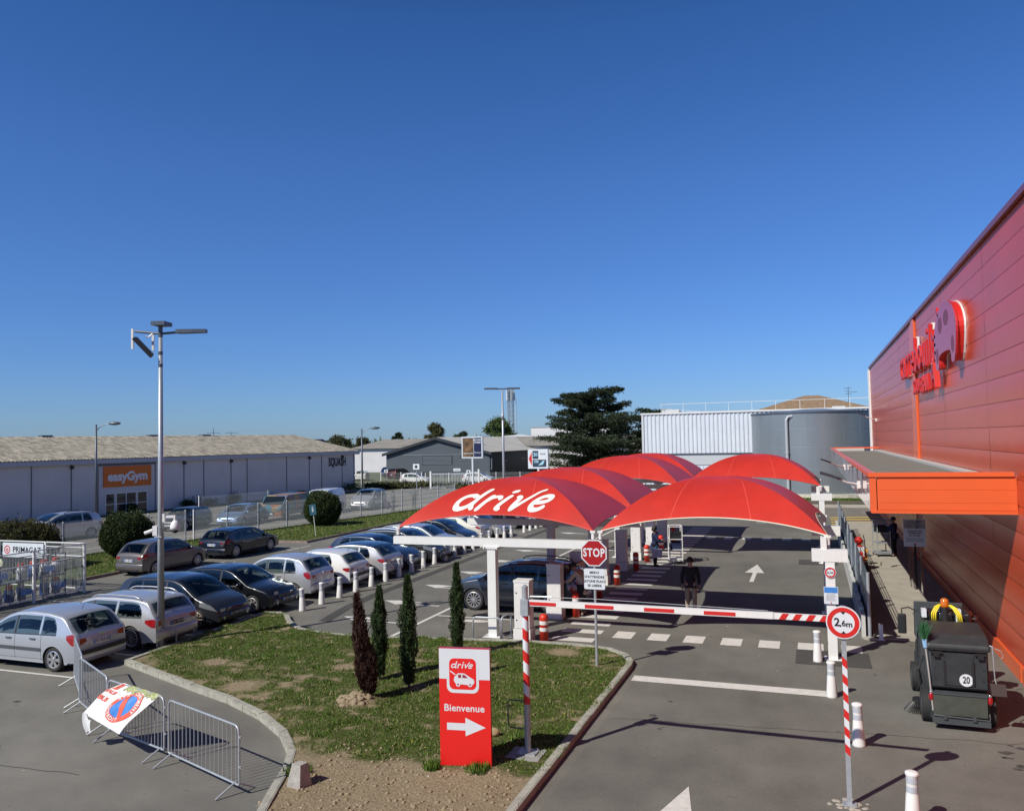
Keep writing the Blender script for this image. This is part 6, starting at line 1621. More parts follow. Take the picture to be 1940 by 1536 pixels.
# billboards
def billboard(x, y, zc, w_, h_, label, kind):
    t = thing('billboard', label, 'billboard', (x, y, 0), RAD(-4))
    b = MB(); b.cyl((0, 0, 0), (0, 0, zc - h_ / 2), .12, n=12); b.build('pole', M_signw, t)
    b = MB()
    fr = .16 if kind == 0 else .03
    b.prism(rrect(-w_ / 2, w_ / 2, -h_ / 2, h_ / 2, .08), -.12, .12, 0, frame((0, 0, zc), (1, 0, 0), (0, 0, 1))); b.build('frame', mat('pale_frame', (.52, .57, .62), .4), t)
    T = frame((0, -.125, zc), (1, 0, 0), (0, 0, 1)); iw, ih = w_ / 2 - fr, h_ / 2 - fr
    if kind == 0:
        b = MB(); flat(b, T, [(-iw, -ih), (iw * .18, -ih), (iw * .18, ih), (-iw, ih)]); p1 = b.build('poster', mat('poster_brown', (.05, .03, .02), .4, var=.6, scale=1.6, col2=(.26, .15, .07)), t)
        b = MB(); flat(b, T, [(iw * .18, -ih), (iw, -ih), (iw, ih), (iw * .18, ih)]); p2 = b.build('poster', mat('poster_navy', (.012, .016, .06), .4), t)
        b = MB(); flat(b, T, [(iw * .18 - .02, -ih), (iw * .18 + .02, -ih), (iw * .18 + .02, ih), (iw * .18 - .02, ih)], .004)
        T_ = T @ Matrix.Translation((iw * .60, ih * .62, .006)); put_text(b, 'BEYOND', T_ @ Matrix.Translation((0, .16, 0)), .24, bold=.03); put_text(b, 'STARS', T_ @ Matrix.Translation((0, -.12, 0)), .28, bold=.03)
        put_text(b, 'Disney+', T @ Matrix.Translation((iw * .6, -ih * .55, .006)), .25); put_text(b, 'bande de rêve', T @ Matrix.Translation((-iw * .4, -ih * .62, .006)), .20, bold=.02); b.build('print', M_signw, t)
    else:
        b = MB(); flat(b, T, [(-iw, -ih), (iw, -ih), (iw, ih), (-iw, ih)]); b.build('poster', M_signw, t)
        b = MB(); flat(b, T, [(-iw * .95, 0), (-iw * .62, -ih * .75), (-iw * .62, ih * .75)], .004); b.build('arrow', M_red, t)
        b = MB(); flat(b, T, [(-iw * .55, 0), (iw * .05, 0), (iw * .05, ih * .85), (-iw * .55, ih * .85)], .004); flat(b, T, [(-iw * .55, -ih * .85), (iw * .85, -ih * .85), (iw * .85, -ih * .08), (-iw * .55, -ih * .08)], .004)
        b.build('panel', mat('panel_dark', (.03, .05, .08), .4), t)
        b = MB(); put_text(b, '20', T @ Matrix.Translation((-iw * .25, ih * .45, .007)), .45, bold=.03); put_text(b, '100', T @ Matrix.Translation((-iw * .2, -ih * .3, .007)), .35, bold=.03); flat(b, T, [(iw * .0, -ih * .7), (iw * .5, -ih * .6), (iw * .7, -ih * .15), (iw * .5, -ih * .2)], .007); b.build('print', mat('print_blue', (.35, .6, .75), .5), t)
        b = MB(); put_text(b, 'DRIVE', T @ Matrix.Translation((iw * .5, ih * .5, .006)), .2, bold=.02); b.build('print', M_txt, t)
billboard(-35.8, 84.4, 5.9 - 1.0, 2.65, 2.45, 'billboard in a pale frame with a film poster, on a single pole', 0)
billboard(-24.9, 75, 3.76, 2.1, 1.9, 'white billboard with a red left pointing arrow beside the big cedar', 1)

# walkway screen ---------------------------------------------------------------
t = thing('screen_fence', 'blue grey bolted sheet screen along the edge of the concrete walkway', 'fence', (1.33, 24.5, 0))
M_sheet = mat('blue_grey_sheet', (.17, .22, .27), .38, metal=.35, var=.12, scale=3)
for i in range(8):
    y0 = i * 3.2
    b = MB(); b.box(-.02, .02, y0 + .05, y0 + 3.15, .32, 1.36); b.build('sheet', M_sheet, t)
    b = MB()
    for zz in (.5, .95, 1.25):
        for k in range(4): b.cyl((-.022, y0 + .3 + k * .85, zz), (-.034, y0 + .3 + k * .85, zz), .03, n=8)
    b.build('bolt', M_steeld, t)
for i in range(9):
    y0 = i * 3.2; b = MB(); b.cyl((.0, y0, 0), (.0, y0, 1.78), .045, n=10); b.build('post', M_steel, t)
for i in range(8):
    y0 = i * 3.2; b = MB()
    for zz in (1.46, 1.60, 1.75): b.box(-.008, .008, y0 + .04, y0 + 3.16, zz - .008, zz + .008)
    for k in range(10): b.box(-.008, .008, y0 + .3 * k + .2, y0 + .3 * k + .216, 1.36, 1.75)
    b.build('grid_top', M_steeld, t)
b = MB()
for i in range(34):
    y0 = i * .75; b.box(-.20, -.10, y0, y0 + .66, 0, .62 + .06 * (i % 2))
b.build('low_wall', mat('low_wall_white', (.5, .5, .48), .6, var=.1, scale=3), t)
b = MB(); b.cyl((.02, -.05, 0), (.02, -.05, .03), .24, n=20); b.build('base_pad', M_conc, t)
t = thing('steel_post', 'short pale stub post at the near end of the sheet screen', 'post', (1.6, 24.35, 0)); b = MB(); b.box(-.05, .05, -.05, .05, 0, .42); b.box(-.1, .1, -.1, .1, 0, .02); b.build('stub', M_signw, t)
# red cart
t = thing('rescue_cart', 'red and orange bag strapped on a small cart behind the sheet screen', 'cart', (1.72, 36.6, 0))
b = MB(); b.tube([(-.2, -.5, .1), (-.2, .1, 1.2), (-.2, .9, 1.3)], .02, 6); b.tube([(.2, -.5, .1), (.2, .1, 1.2), (.2, .9, 1.3)], .02, 6); b.build('frame', M_black, t)
b = MB(); b.sphere((0, -.1, .62), .34, 14, 10, 0, (.75, 1.2, 1.2)); b.build('bag', M_redp, t, smooth=True)
b = MB(); b.sphere((0, .8, 1.08), .17, 12, 8); b.build('red_roll', M_red, t, smooth=True)
b = MB(); b.box(-.15, .15, -.45, -.40, .6, .98); b.box(-.27, .27, -.25, -.1, .35, .42); b.build('label_patch', M_signw, t)
b = MB(); b.box(-.28, .28, -.35, .15, .78, .84); b.box(-.28, .28, -.38, .1, .48, .53); b.build('strap', mat('strap_yellow', (.7, .3, .02), .5), t)
for s_ in (-1, 1):
    b = MB(); b.cyl((s_ * .22, -.45, .11), (s_ * .27, -.45, .11), .11, n=14); b.build('wheel', M_rubber, t)
# notice board on stand
t = thing('notice_stand', 'white shop notice on a stand with chrome queue rails by the red wall', 'notice', (3.34, 32.3, 0))
T = frame((0, -.03, 2.02), (1, 0, 0), (0, 0, 1))
b = MB(); b.box(-.36, .36, -.48, .48, -.03, 0, 0, T); pl = b.build('board', M_signw, t)
b = MB(); flat(b, T, [(-.34, .16), (.34, .16), (.34, .46), (-.34, .46)], .003); b.build('picture', mat('notice_picture', (.2, .3, .45), .5, var=.6, scale=6, col2=(.6, .5, .4)), pl)
b = MB()
for k, (s_, z_) in enumerate((('Préparation des', .08), ('COMMANDES', .0), ('EN COURS', -.09))): put_text(b, s_, T @ Matrix.Translation((0, z_, .003)), .075, bold=.03)
for k in range(3): flat(b, T, [(-.28, -.20 - k * .05), (.28, -.20 - k * .05), (.28, -.188 - k * .05), (-.28, -.188 - k * .05)], .003)
b.build('text', M_txt, pl); b = MB(); disc(b, T @ Matrix.Translation((0, -.40, 0)), .035, 14, 0, .003); b.build('dot', M_red, pl)
b = MB(); b.cyl((0, 0, 0), (0, 0, 1.6), .04, n=10); b.build('pole', M_black, t)
b = MB()
for x_, y_ in ((-.15, .3), (.1, -.9), (-.1, -.1)): b.tube([(x_, y_, 0), (x_, y_, 1.35), (x_ + .02, y_ + .4, 1.38), (x_ + .02, y_ + .4, 0)], .022, 8)
b.build('rail', M_chrome, t)

# gas bottle cage ---------------------------------------------------------------
t = thing('gas_cage', 'white posted wire cage around the gas bottle racks at the left edge', 'cage', (-26.9, 24.3, 0))
b = MB()
for (x_, y_) in ((0, 0), (0, -2.2), (0, -4.5), (0, -6.8), (-2.1, .05), (-5.1, .1)): b.box(x_ - .04, x_ + .04, y_ - .04, y_ + .04, 0, 1.92)
b.build('post', M_white, t)
b = MB()
for z_ in (.15, 1.4, 1.9): b.box(-.02, .02, -9, 0, z_ - .02, z_ + .02); b.box(-5.1, 0, .03, .07, z_ - .02, z_ + .02)
b.box(-5.1, 0, .03, .07, 1.72, 1.75); b.build('rail', M_white, t)
b = MB()
for k in range(150): b.box(-.004, .004, -9 + k * .06, -8.993 + k * .06, .15, 1.9)
for k in range(85): b.box(-5.1 + k * .06, -5.093 + k * .06, .045, .053, .15, 1.9)
for z_ in (.5, .9, 1.2, 1.6, 1.65): b.box(-.005, .005, -9, 0, z_, z_ + .01)
b.build('wire_mesh', M_mesh, t)
for nm, x0, x1, tx, lab in (('gas_banner', -29.0, -31.3, 'PRIMAGAZ', 'white PRIMAGAZ banner with a red flame ring on the back of the cage'), ('gas_banner', -31.4, -33.7, 'PRIMAGAZ', 'left white PRIMAGAZ banner cut off by the picture edge')):
    t2 = thing(nm, lab, 'banner', ((x0 + x1) / 2, 24.26, 1.56), 0); T = frame((0, 0, 0), (1, 0, 0), (0, 0, 1))
    b = MB(); b.box(-1.12, 1.12, -.30, .28, -.01, 0, 0, T); b.build('sheet', M_signw, t2)
    b = MB(); put_text(b, tx, T @ Matrix.Translation((.22, 0, .004)), .32, bold=.02); b.build('lettering', M_txt, t2)
    b = MB(); disc(b, T @ Matrix.Translation((-.87, 0, 0)), .17, 20, 0, .004, .125); disc(b, T @ Matrix.Translation((-.87, -.01, 0)), .07, 12, 0, .004, .03); b.build('flame_ring', M_red, t2)
def rack(x, y, n, label):
    t = thing('bottle_rack', label, 'rack', (x, y, 0), 0, 'gas bottle racks')
    b = MB()
    for yy in np.arange(0, n * .48 + .1, .96):
        for xx in (0, .5): b.box(xx - .02, xx + .02, yy - .02, yy + .02, 0, 1.65)
    for z_ in (.08, .80, 1.62):
        for xx in (0, .5): b.box(xx - .015, xx + .015, 0, n * .48, z_ - .015, z_ + .015)
    b.box(0, .5, 0, n * .48, .79, .82); b.build('frame', M_steeld, t)
    b = MB()
    for z_ in (.2, .35, .95, 1.1):
        for k in range(int(n * .48 / .08)): b.box(.505, .512, k * .08, k * .08 + .012, z_ - .1, z_ + .25)
    b.build('grille', M_steel, t)
    b = MB()
    for k in range(n):
        if k % 3 == 1: b.box(.515, .53, k * .48 + .02, k * .48 + .46, .30, .52)
        if k % 4 == 2: b.box(.515, .53, k * .48 + .02, k * .48 + .46, 1.0, 1.22)
    b.build('blue_label', M_blue, t)
    return t
def bottle(x, y, z, col, cap, label):
    global bot0
    key = (col.name, cap.name)
    if key not in BOT:
        t = thing('gas_bottle', label, 'gas bottle', (x, y, z), 0, 'gas bottles in the racks')
        b = MB(); b.lathe([(.15, 0), (.17, .04), (.17, .36), (.14, .45), (.06, .49)], 16); b.build('shell', col, t, smooth=True)
        b = MB(); b.lathe([(.10, .46), (.11, .5), (.11, .60), (.09, .62)], 12); b.cyl((0, 0, .48), (0, 0, .62), .03, n=8); b.build('cap', cap, t)
        BOT[key] = t
    else: dup(BOT[key], (x, y, z), 0, label)
BOT = {}
ORD = ['first', 'second', 'third', 'fourth', 'fifth', 'sixth', 'seventh', 'eighth', 'ninth', 'tenth', 'eleventh', 'twelfth', 'thirteenth', 'fourteenth', 'fifteenth', 'sixteenth', 'seventeenth', 'eighteenth', 'nineteenth', 'twentieth', 'twenty-first', 'twenty-second', 'twenty-third', 'twenty-fourth', 'twenty-fifth', 'twenty-sixth']
r1_ = rack(-27.75, 19.9, 8, 'near gas bottle rack by the white cage corner post'); r2_ = rack(-27.75, 14.6, 10, 'gas bottle rack further left, cut off by the picture edge')
bw, bb_, br = mat('bottle_white', (.6, .6, .6), .4), mat('bottle_blue', (.03, .10, .35), .4), mat('bottle_red', (.45, .03, .02), .4)
for k in range(8):
    for lv, z_ in ((0, .1), (1, .83)):
        if (k, lv) in ((3, 1), (5, 0)): continue
        c = bw if (k + lv) % 3 else bb_
        bottle(-27.5, 20.15 + k * .48, z_, c, br if (k % 2 or lv) else bw, '%s %s gas bottle from the left on the %s shelf of the near rack' % (ORD[k], 'white' if c is bw else 'blue', 'upper' if lv else 'lower'))
for k in range(9):
    for lv, z_ in ((0, .1), (1, .83)):
        if (k + lv) % 4 == 3: continue
        c = bw if (k + lv) % 2 else bb_
        bottle(-27.5, 14.9 + k * .5, z_, c, br if k % 2 else bw, '%s %s gas bottle from the left on the %s shelf of the far left rack' % (ORD[k], 'white' if c is bw else 'blue', 'upper' if lv else 'lower'))
t = thing('round_sign', 'small pale yellow disc on a stick above the gas racks', 'sign', (-27.2, 21.0, 0)); b = MB(); b.cyl((0, 0, 0), (0, 0, 1.5), .015, n=6); b.build('stick', M_steel, t); b = MB(); b.cyl((.0, -.02, 1.62), (.0, -.0, 1.62), .15, n=20); b.build('disc', mat('pale_yellow', (.55, .58, .38), .6), t)
# ---------------------------------------------------------------- sweeper
M_sw = mat('sweeper_dark', (.030, .035, .038), .5, var=.18, scale=6, bump=.1); M_sw2 = mat('sweeper_grey', (.055, .064, .07), .45, var=.15, scale=4); M_swp = mat('sweeper_panel', (.06, .068, .056), .5, var=.2, scale=5)
t = thing('sweeper', 'compact black and grey street sweeper with a 20 sticker and an orange beacon', 'street sweeper', (2.46, 17.42, 0), RAD(-1))
def bev(poly_yz, x0, x1, nm, m, par, w_=.02):
    b = MB(); T = Matrix(((0, 0, 1, 0), (1, 0, 0, 0), (0, 1, 0, 0), (0, 0, 0, 1))); b.prism(poly_yz, x0, x1, 0, T)
    o = b.build(nm, m, par); md = o.modifiers.new('b', 'BEVEL'); md.width = w_; md.segments = 3; md.limit_method = 'ANGLE'; return o
bev([(.05, .16), (.05, .70), (3.1, .70), (3.1, .25), (2.9, .16)], -.50, .50, 'chassis', M_sw, t)
bev([(.0, .76), (.02, 1.44), (.12, 1.52), (1.5, 1.56), (1.62, 1.40), (1.62, .72), (.1, .72)], -.50, .50, 'hopper', M_sw2, t, .04)
bev([(-.04, 1.47), (-.03, 1.58), (.25, 1.72), (1.15, 1.78), (1.42, 1.66), (1.45, 1.52)], -.54, .54, 'lid', M_sw, t, .05)
b = MB(); b.box(-.46, .46, -.035, 0, .80, 1.44); bp_ = b.build('rear_panel', M_sw, t)
b = MB(); b.box(-.27, .24, -.055, -.035, .84, 1.34); b.build('hatch', M_sw, bp_)
b = MB()
for x_ in (-.24, .23): b.box(x_ - .02, x_ + .02, -.065, -.055, .86, 1.30)
for x_ in (-.4, -.24, .24, .4):
    for z_ in (.95, 1.15, 1.36): b.cyl((x_, -.035, z_), (x_, -.05, z_), .012, n=6)
b.build('hinge_strip', M_black, bp_)
b = MB(); b.cyl((.11, -.057, .95), (.11, -.062, .95), .115, n=28); st_ = b.build('speed_sticker', M_signw, bp_)
b = MB(); put_text(b, '20', frame((.11, -.064, .95), (1, 0, 0), (0, 0, 1)) @ Matrix.Diagonal((.8, 1.15, 1, 1)), .15, bold=.03); b.build('sticker_text', M_txt, st_)
b = MB(); b.box(-.48, .48, -.07, -.02, 1.48, 1.52)
for k in range(6): b.cyl((-.42 + k * .17, -.075, 1.50), (-.42 + k * .17, -.085, 1.50), .014, n=6)
b.build('lid_rail', M_black, t)
for x_ in (-.38, .36):
    b = MB(); b.box(x_ - .10, x_ + .10, -.09, -.0, 1.42, 1.46); b.box(x_ - .05, x_ + .05, -.1, -.02, 1.36, 1.42); b.build('hinge', M_black, t)
b = MB(); b.box(-.46, .44, -.07, .02, .28, .66); b.build('rear_flap', M_swp, t)
b = MB(); b.box(-.47, .45, -.085, -.02, .66, .70); b.box(-.48, .48, -.10, .02, .12, .24); b.tube([(-.46, -.1, .28), (-.2, -.12, .27), (.2, -.12, .26), (.47, -.1, .25), (.47, -.06, .36)], .014, 6); b.box(-.30, -.24, -.14, -.08, .22, .30); b.box(.18, .24, -.14, -.08, .22, .30)
b.build('bumper', M_sw2, t)
for s_ in (-1, 1):
    b = MB(); b.sphere((s_ * .49, -.05, .60), .05, 10, 8, 0, (.9, .8, 1.7)); b.build('tail_light', M_lampred, t, smooth=True)
    b = MB(); b.sphere((s_ * .49, -.055, .69), .035, 10, 8, 0, (.9, .8, .8)); b.build('indicator', M_lampw, t, smooth=True)
    for y_ in (.45, 2.45):
        b = MB(); b.cyl((s_ * .46, y_, .30), (s_ * .62, y_, .30), .30, n=28); wh = b.build('wheel', M_rubber, t, angle=40)
        b = MB(); b.cyl((s_ * .60, y_, .30), (s_ * .625, y_, .30), .16, n=18); b.build('rim', M_sw2, wh)
bev([(1.62, .7), (1.66, 1.15), (2.2, 1.2), (2.9, 1.0), (3.1, .7)], -.48, .48, 'cab_floor', M_sw, t)
b = MB(); b.box(-.30, .25, 1.75, 2.2, 1.1, 1.22); b.box(-.30, .25, 1.68, 1.78, 1.2, 1.72); b.build('seat', M_black, t)
bev([(2.50, 1.1), (2.55, 1.90), (2.75, 1.86), (2.9, 1.1)], -.50, .44, 'dashboard', M_sw2, t)
b = MB(); b.cyl((-.02, 1.55, 1.66), (-.02, 1.55, 1.98), .085, .075, n=16); b.build('beacon_base', M_black, t)
b = MB(); b.lathe([(.075, 1.98), (.08, 2.02), (.075, 2.14), (.03, 2.17)], 16, 0, (-.02, 1.55, 0)); b.build('beacon', mat('amber', (.75, .20, .01), .1, coat=1, trans=.3), t, smooth=True)
# bags and hose stay separate things
t2 = thing('bin_bag', 'shiny black rubbish bags piled on the sweeper seat', 'bag', (2.46, 19.1, 0))
b = MB()
for (x_, y_, z_, r_) in ((0, .0, 1.78, .20), (-.25, .12, 1.74, .17), (.32, .05, 1.76, .22), (.52, .2, 1.68, .15)):
    P = []
    for i in range(18):
        row = []
        for j in range(11):
            th = PI * j / 10; ph = 2 * PI * i / 18; rr = r_ * (1 + .16 * math.sin(ph * 5 + z_ * 7) * math.sin(th) + .1 * math.sin(th * 7)); row.append((x_ + rr * math.sin(th) * math.cos(ph), y_ + rr * math.sin(th) * math.sin(ph), z_ + rr * .85 * math.cos(th)))
        P.append(row)
    b.grid(P, 0, True)
b.build('bags', mat('bag_black', (.02, .02, .022), .18, coat=.5), t2, smooth=True)
b = MB(); b.box(.2, .3, -.18, .0, 1.7, 1.95); b.box(-.42, -.33, -.1, .05, 1.75, 1.92); b.build('white_packet', M_signw, t2)
t2 = thing('hose', 'yellow hose looped over the black bags on the sweeper', 'hose', (2.46, 18.9, 0))
b = MB()
for o_ in (0, .035, .07):
    b.tube([(-.25 + o_, -.06, 1.72), (-.25 + o_, -.06, 1.88), (-.18 + o_, .0, 2.0), (-.10 + o_ * .5, .05, 2.04)], .016, 6); b.tube([(.12 - o_ * .5, .05, 2.03), (.22 - o_, .0, 1.97), (.28 - o_, -.06, 1.86), (.30 - o_, -.08, 1.72)], .016, 6)
b.build('loops', mat('hose_yellow', (.75, .62, .03), .4), t2, smooth=True)
t2 = thing('broom', 'green bristled broom with a pale blue head strapped upright on the sweeper', 'broom', (1.93, 17.42, 0))
b = MB(); b.tube([(.06, -.06, .35), (.02, -.04, 1.0), (-.02, 0, 1.52)], .015, 7); b.build('handle', mat('handle_grey', (.38, .36, .34), .5), t2)
b = MB(); b.cyl((-.02, 0, 1.50), (-.03, .01, 1.66), .038, .05, n=12); b.build('head', mat('pale_blue_plastic', (.25, .45, .68), .4), t2)
n_ = 240; cen = np.stack([-.03 + rng.normal(0, .018, n_), .01 + rng.normal(0, .018, n_), np.full(n_, 1.64)], 1); o = fastmesh('bristles', tufts(cen, .30, (0, 0, 2.6), .5, .03), 3, leafmat('bristle', (.03, .12, .05), (.08, .24, .10), .5, .1)); o.parent = t2
t2 = thing('dustpan', 'dark long handled dustpan hanging on the right side of the sweeper', 'dustpan', (3.06, 17.42, 0))
b = MB(); b.tube([(-.04, -.05, 1.62), (-.02, -.06, 1.0), (.0, -.08, .92)], .010, 6); b.tube([(-.12, .1, 1.62), (.0, .0, 1.56), (.1, -.02, 1.52), (.14, -.02, 1.42), (.1, -.02, 1.38)], .007, 5); b.build('handle', M_steel, t2)
b = MB(); b.prism([(-.12, .0), (.13, .0), (.14, -.2), (-.1, -.2)], .0, .10, 0, frame((0, -.1, .94), (1, 0, 0), (0, 0, 1))); b.build('pan', mat('pan_brown', (.07, .055, .05), .5), t2)
t2b = MB(); t2b.tube([(-.50, 2.0, 1.78), (-.66, 2.0, 1.86), (-.80, 1.95, 1.84), (-.80, 1.93, 1.72)], .014, 6); t2b.build('mirror_arm', M_black, t)
b = MB(); b.box(-.89, -.72, 1.86, 1.93, 1.32, 1.74); o = b.build('mirror', M_black, t); md = o.modifiers.new('b', 'BEVEL'); md.width = .03; md.segments = 3
b = MB()
for i in range(40):
    a = 2 * PI * i / 40; b.cyl((-.62 + .08 * math.cos(a), .95 + .08 * math.sin(a), .22), (-.66 + .24 * math.cos(a), .95 + .24 * math.sin(a), .01), .008, n=4)
b.cyl((-.62, .95, .2), (-.62, .95, .26), .12, n=14); b.build('side_brush', M_black, t)
b = MB(); b.tube([(-.52, .8, 1.15), (-.62, .7, .9), (-.56, .9, .6), (-.64, 1.0, .4)], .02, 6); b.tube([(-.52, .9, 1.05), (-.66, .9, .8), (-.58, .8, .5)], .015, 6); b.build('cable_bundle', M_black, t)
b = MB(); b.add([(0, -.0, 0)], []); 
# oil stain
st_ = MB()
for _ in range(22):
    x_ = random.uniform(2.9, 4.0); y_ = random.uniform(15.6, 17.2); r_ = random.uniform(.03, .12)
    st_.add([(x_ + r_ * random.uniform(.6, 1.3) * math.cos(a), y_ + r_ * .6 * random.uniform(.6, 1.3) * math.sin(a), .012) for a in [2 * PI * k / 9 for k in range(9)]], [tuple(range(9))])
tag(st_.build('oil_stains', M_patch), kind='structure')

# ---------------------------------------------------------------- people
M_skin = mat('skin', (.42, .24, .17), .55); M_skind = mat('dark_skin', (.14, .075, .05), .55); M_hair = mat('dark_hair', (.02, .015, .012), .6)
def skinmesh(name, V, Ed, Rr, m, parent, sub=2, root=0):
    me = bpy.data.meshes.new(name); me.from_pydata(V, Ed, []); o = bpy.data.objects.new(name, me); S.collection.objects.link(o)
    md = o.modifiers.new('s', 'SKIN'); md.use_smooth_shade = True
    sv = me.skin_vertices[0].data
    for i, r in enumerate(Rr): sv[i].radius = (r if isinstance(r, tuple) else (r, r)); sv[i].use_root = (i == root)
    m2 = o.modifiers.new('u', 'SUBSURF'); m2.levels = sub; m2.render_levels = sub
    dg = C.evaluated_depsgraph_get(); ev = bpy.data.meshes.new_from_object(o.evaluated_get(dg))
    bpy.data.objects.remove(o); bpy.data.meshes.remove(me)
    ev.materials.clear(); ev.materials.append(m); ev.polygons.foreach_set('use_smooth', [True] * len(ev.polygons))
    o = bpy.data.objects.new(name, ev); ev.name = name; S.collection.objects.link(o); o.parent = parent; return o
def person(label, x, y, rz, sc, J, top, legs, skin=M_skin, coat=0, shoes=M_black, hair=M_hair, group=None, hairlen=0):
    """J: overrides of joints; local +Y is the way the person faces"""
    j = dict(pel=(0, 0, .96), sp=(0, .01, 1.15), ch=(0, 0, 1.36), nk=(0, 0, 1.49), hd=(0, .02, 1.60), ht=(0, .02, 1.73),
             hl=(-.10, 0, .92), kl=(-.11, .03, .50), al=(-.11, -.01, .09), tl=(-.12, .15, .04), hr=(.10, 0, .92), kr=(.11, .03, .50), ar=(.11, -.01, .09), tr=(.12, .15, .04),
             sl=(-.19, 0, 1.42), el=(-.25, -.02, 1.14), wl=(-.26, .08, .90), fl=(-.25, .11, .82), sr=(.19, 0, 1.42), er=(.25, -.02, 1.14), wr=(.26, .08, .90), fr=(.25, .11, .82))
    j.update(J); k = list(j.keys()); ix = {q: i for i, q in enumerate(k)}
    t = thing('person', label, 'person', (x, y, 0), rz, group); t.scale = (sc, sc, sc)
    V = [j[q] for q in k]
    Ed = [('pel', 'sp'), ('sp', 'ch'), ('ch', 'nk'), ('nk', 'hd'), ('hd', 'ht'), ('pel', 'hl'), ('hl', 'kl'), ('kl', 'al'), ('al', 'tl'), ('pel', 'hr'), ('hr', 'kr'), ('kr', 'ar'), ('ar', 'tr'), ('ch', 'sl'), ('sl', 'el'), ('el', 'wl'), ('wl', 'fl'), ('ch', 'sr'), ('sr', 'er'), ('er', 'wr'), ('wr', 'fr')]
    Rr = dict(pel=(.10, .08), sp=(.09, .075), ch=(.11, .085), nk=.055, hd=(.075, .09), ht=(.065, .08), hl=.085, kl=.055, al=.038, tl=.03, hr=.085, kr=.055, ar=.038, tr=.03, sl=.055, el=.042, wl=.026, fl=.028, sr=.055, er=.042, wr=.026, fr=.028)
    body = skinmesh('body', V, [(ix[a], ix[b_]) for a, b_ in Ed], [Rr[q] for q in k], skin, t)
    # fingers grow from the palm and are merged into the body mesh
    b = MB()
    for s_, w_, f_ in ((-1, 'wl', 'fl'), (1, 'wr', 'fr')):
        p = Vector(j[f_]); d = (p - Vector(j[w_])).normalized(); sd = d.cross(Vector((0, 0, 1)) if abs(d.z) < .8 else Vector((0, 1, 0))).normalized()
        up = d.cross(sd)
        for n_, (o_, l_) in enumerate(((-.027, .065), (-.009, .078), (.009, .073), (.027, .058))):
            a = p + sd * o_ + d * .01; b.tube([a, a + d * l_ * .5 + up * .006, a + d * l_ * .85 + up * .025], [.009, .0085, .006], 6)
        a = p - d * .03 + sd * -.03; b.tube([a, a - sd * .02 + d * .03, a - sd * .022 + d * .06], [.011, .010, .007], 6)
    hd = Vector(j['hd']); up = (Vector(j['ht']) - hd).normalized(); fw = Vector((0, 1, 0)); fw = (fw - up * fw.dot(up)).normalized(); rt = fw.cross(up)
    c_ = hd + up * .04
    b.sphere(c_ + fw * .105, .018, 8, 6, 0, (.8, 1, 1.5))
    for s_ in (-1, 1): b.sphere(c_ + rt * s_ * .082, .022, 8, 6, 0, (.5, 1, 1.5))
    me = body.data; bm = bmesh.new(); bm.from_mesh(me); vs = [bm.verts.new(p) for p in b.v]
    for f_ in b.f:
        try: q = bm.faces.new([vs[i] for i in f_]); q.smooth = True
        except Exception: pass
    bm.to_mesh(me); bm.free()
    b = MB()
    for s_ in (-1, 1): b.sphere(c_ + fw * .088 + rt * s_ * .032 + up * .02, .012, 8, 6)
    b.build('eyes', M_txt, body)
    b = MB(); b.sphere(c_ + fw * .092 - up * .045, .02, 8, 4, 0, (1.2, .4, .35)); b.build('mouth', M_lampred, body)
    hr = MB(); cc = hd + up * .07 - fw * .018; P = []
    for i in range(18):
        row = []
        for q in range(10):
            th = PI * .62 * q / 9; ph = 2 * PI * i / 18; v = rt * math.sin(th) * math.cos(ph) * .106 + fw * math.sin(th) * math.sin(ph) * .122 + up * math.cos(th) * .118
            if math.sin(ph) > .2 and th > 1.0: v = v * .86
            if math.sin(ph) < 0 and q > 6: v = v - up * hairlen * (q - 6) / 3
            row.append(tuple(cc + v))
        P.append(row)
    hr.grid(P, 0, True); hr.build('hair', hair, t, smooth=True)
    # clothes: slightly wider skins over the same bones
    ks = ['pel', 'sp', 'ch', 'sl', 'el', 'wl', 'sr', 'er', 'wr', 'nk']; q_ = {a: i for i, a in enumerate(ks)}
    Vc = [Vector(j[a]) for a in ks]
    Vc[q_['wl']] = Vector(j['el']).lerp(Vector(j['wl']), .93); Vc[q_['wr']] = Vector(j['er']).lerp(Vector(j['wr']), .93); Vc[q_['nk']] = Vector(j['ch']).lerp(Vector(j['nk']), .7)
    Ec = [(0, 1), (1, 2), (2, 3), (3, 4), (4, 5), (2, 6), (6, 7), (7, 8), (2, 9)]
    Rc = [(.175, .135), (.155, .125), (.185, .135), .085, .066, .045, .085, .066, .045, .075]
    Vc.append(Vector(j['pel']) + Vector((0, -.01, -max(coat, .03)))); Ec.append((0, len(Vc) - 1)); Rc.append((.20, .17) if coat else (.155, .125))
    skinmesh('jacket', [tuple(v) for v in Vc], Ec, Rc, top, t)
    ks = ['pel', 'hl', 'kl', 'al', 'hr', 'kr', 'ar']; Vt = [Vector(j[a]) for a in ks]; Vt[3] = Vector(j['kl']).lerp(Vector(j['al']), .93); Vt[6] = Vector(j['kr']).lerp(Vector(j['ar']), .93)
    skinmesh('trousers', [tuple(v) for v in Vt], [(0, 1), (1, 2), (2, 3), (0, 4), (4, 5), (5, 6)], [(.15, .12), .105, .078, .062, .105, .078, .062], legs, t)
    for a, b_ in (('al', 'tl'), ('ar', 'tr')):
        skinmesh('shoe', [tuple(Vector(j[a]) + Vector((0, -.05, -.03))), tuple(Vector(j[a]) + Vector((0, .05, -.03))), tuple(Vector(j[b_]) + Vector((0, .02, .012)))], [(0, 1), (1, 2)], [.045, .05, .04], shoes, t)
    return t
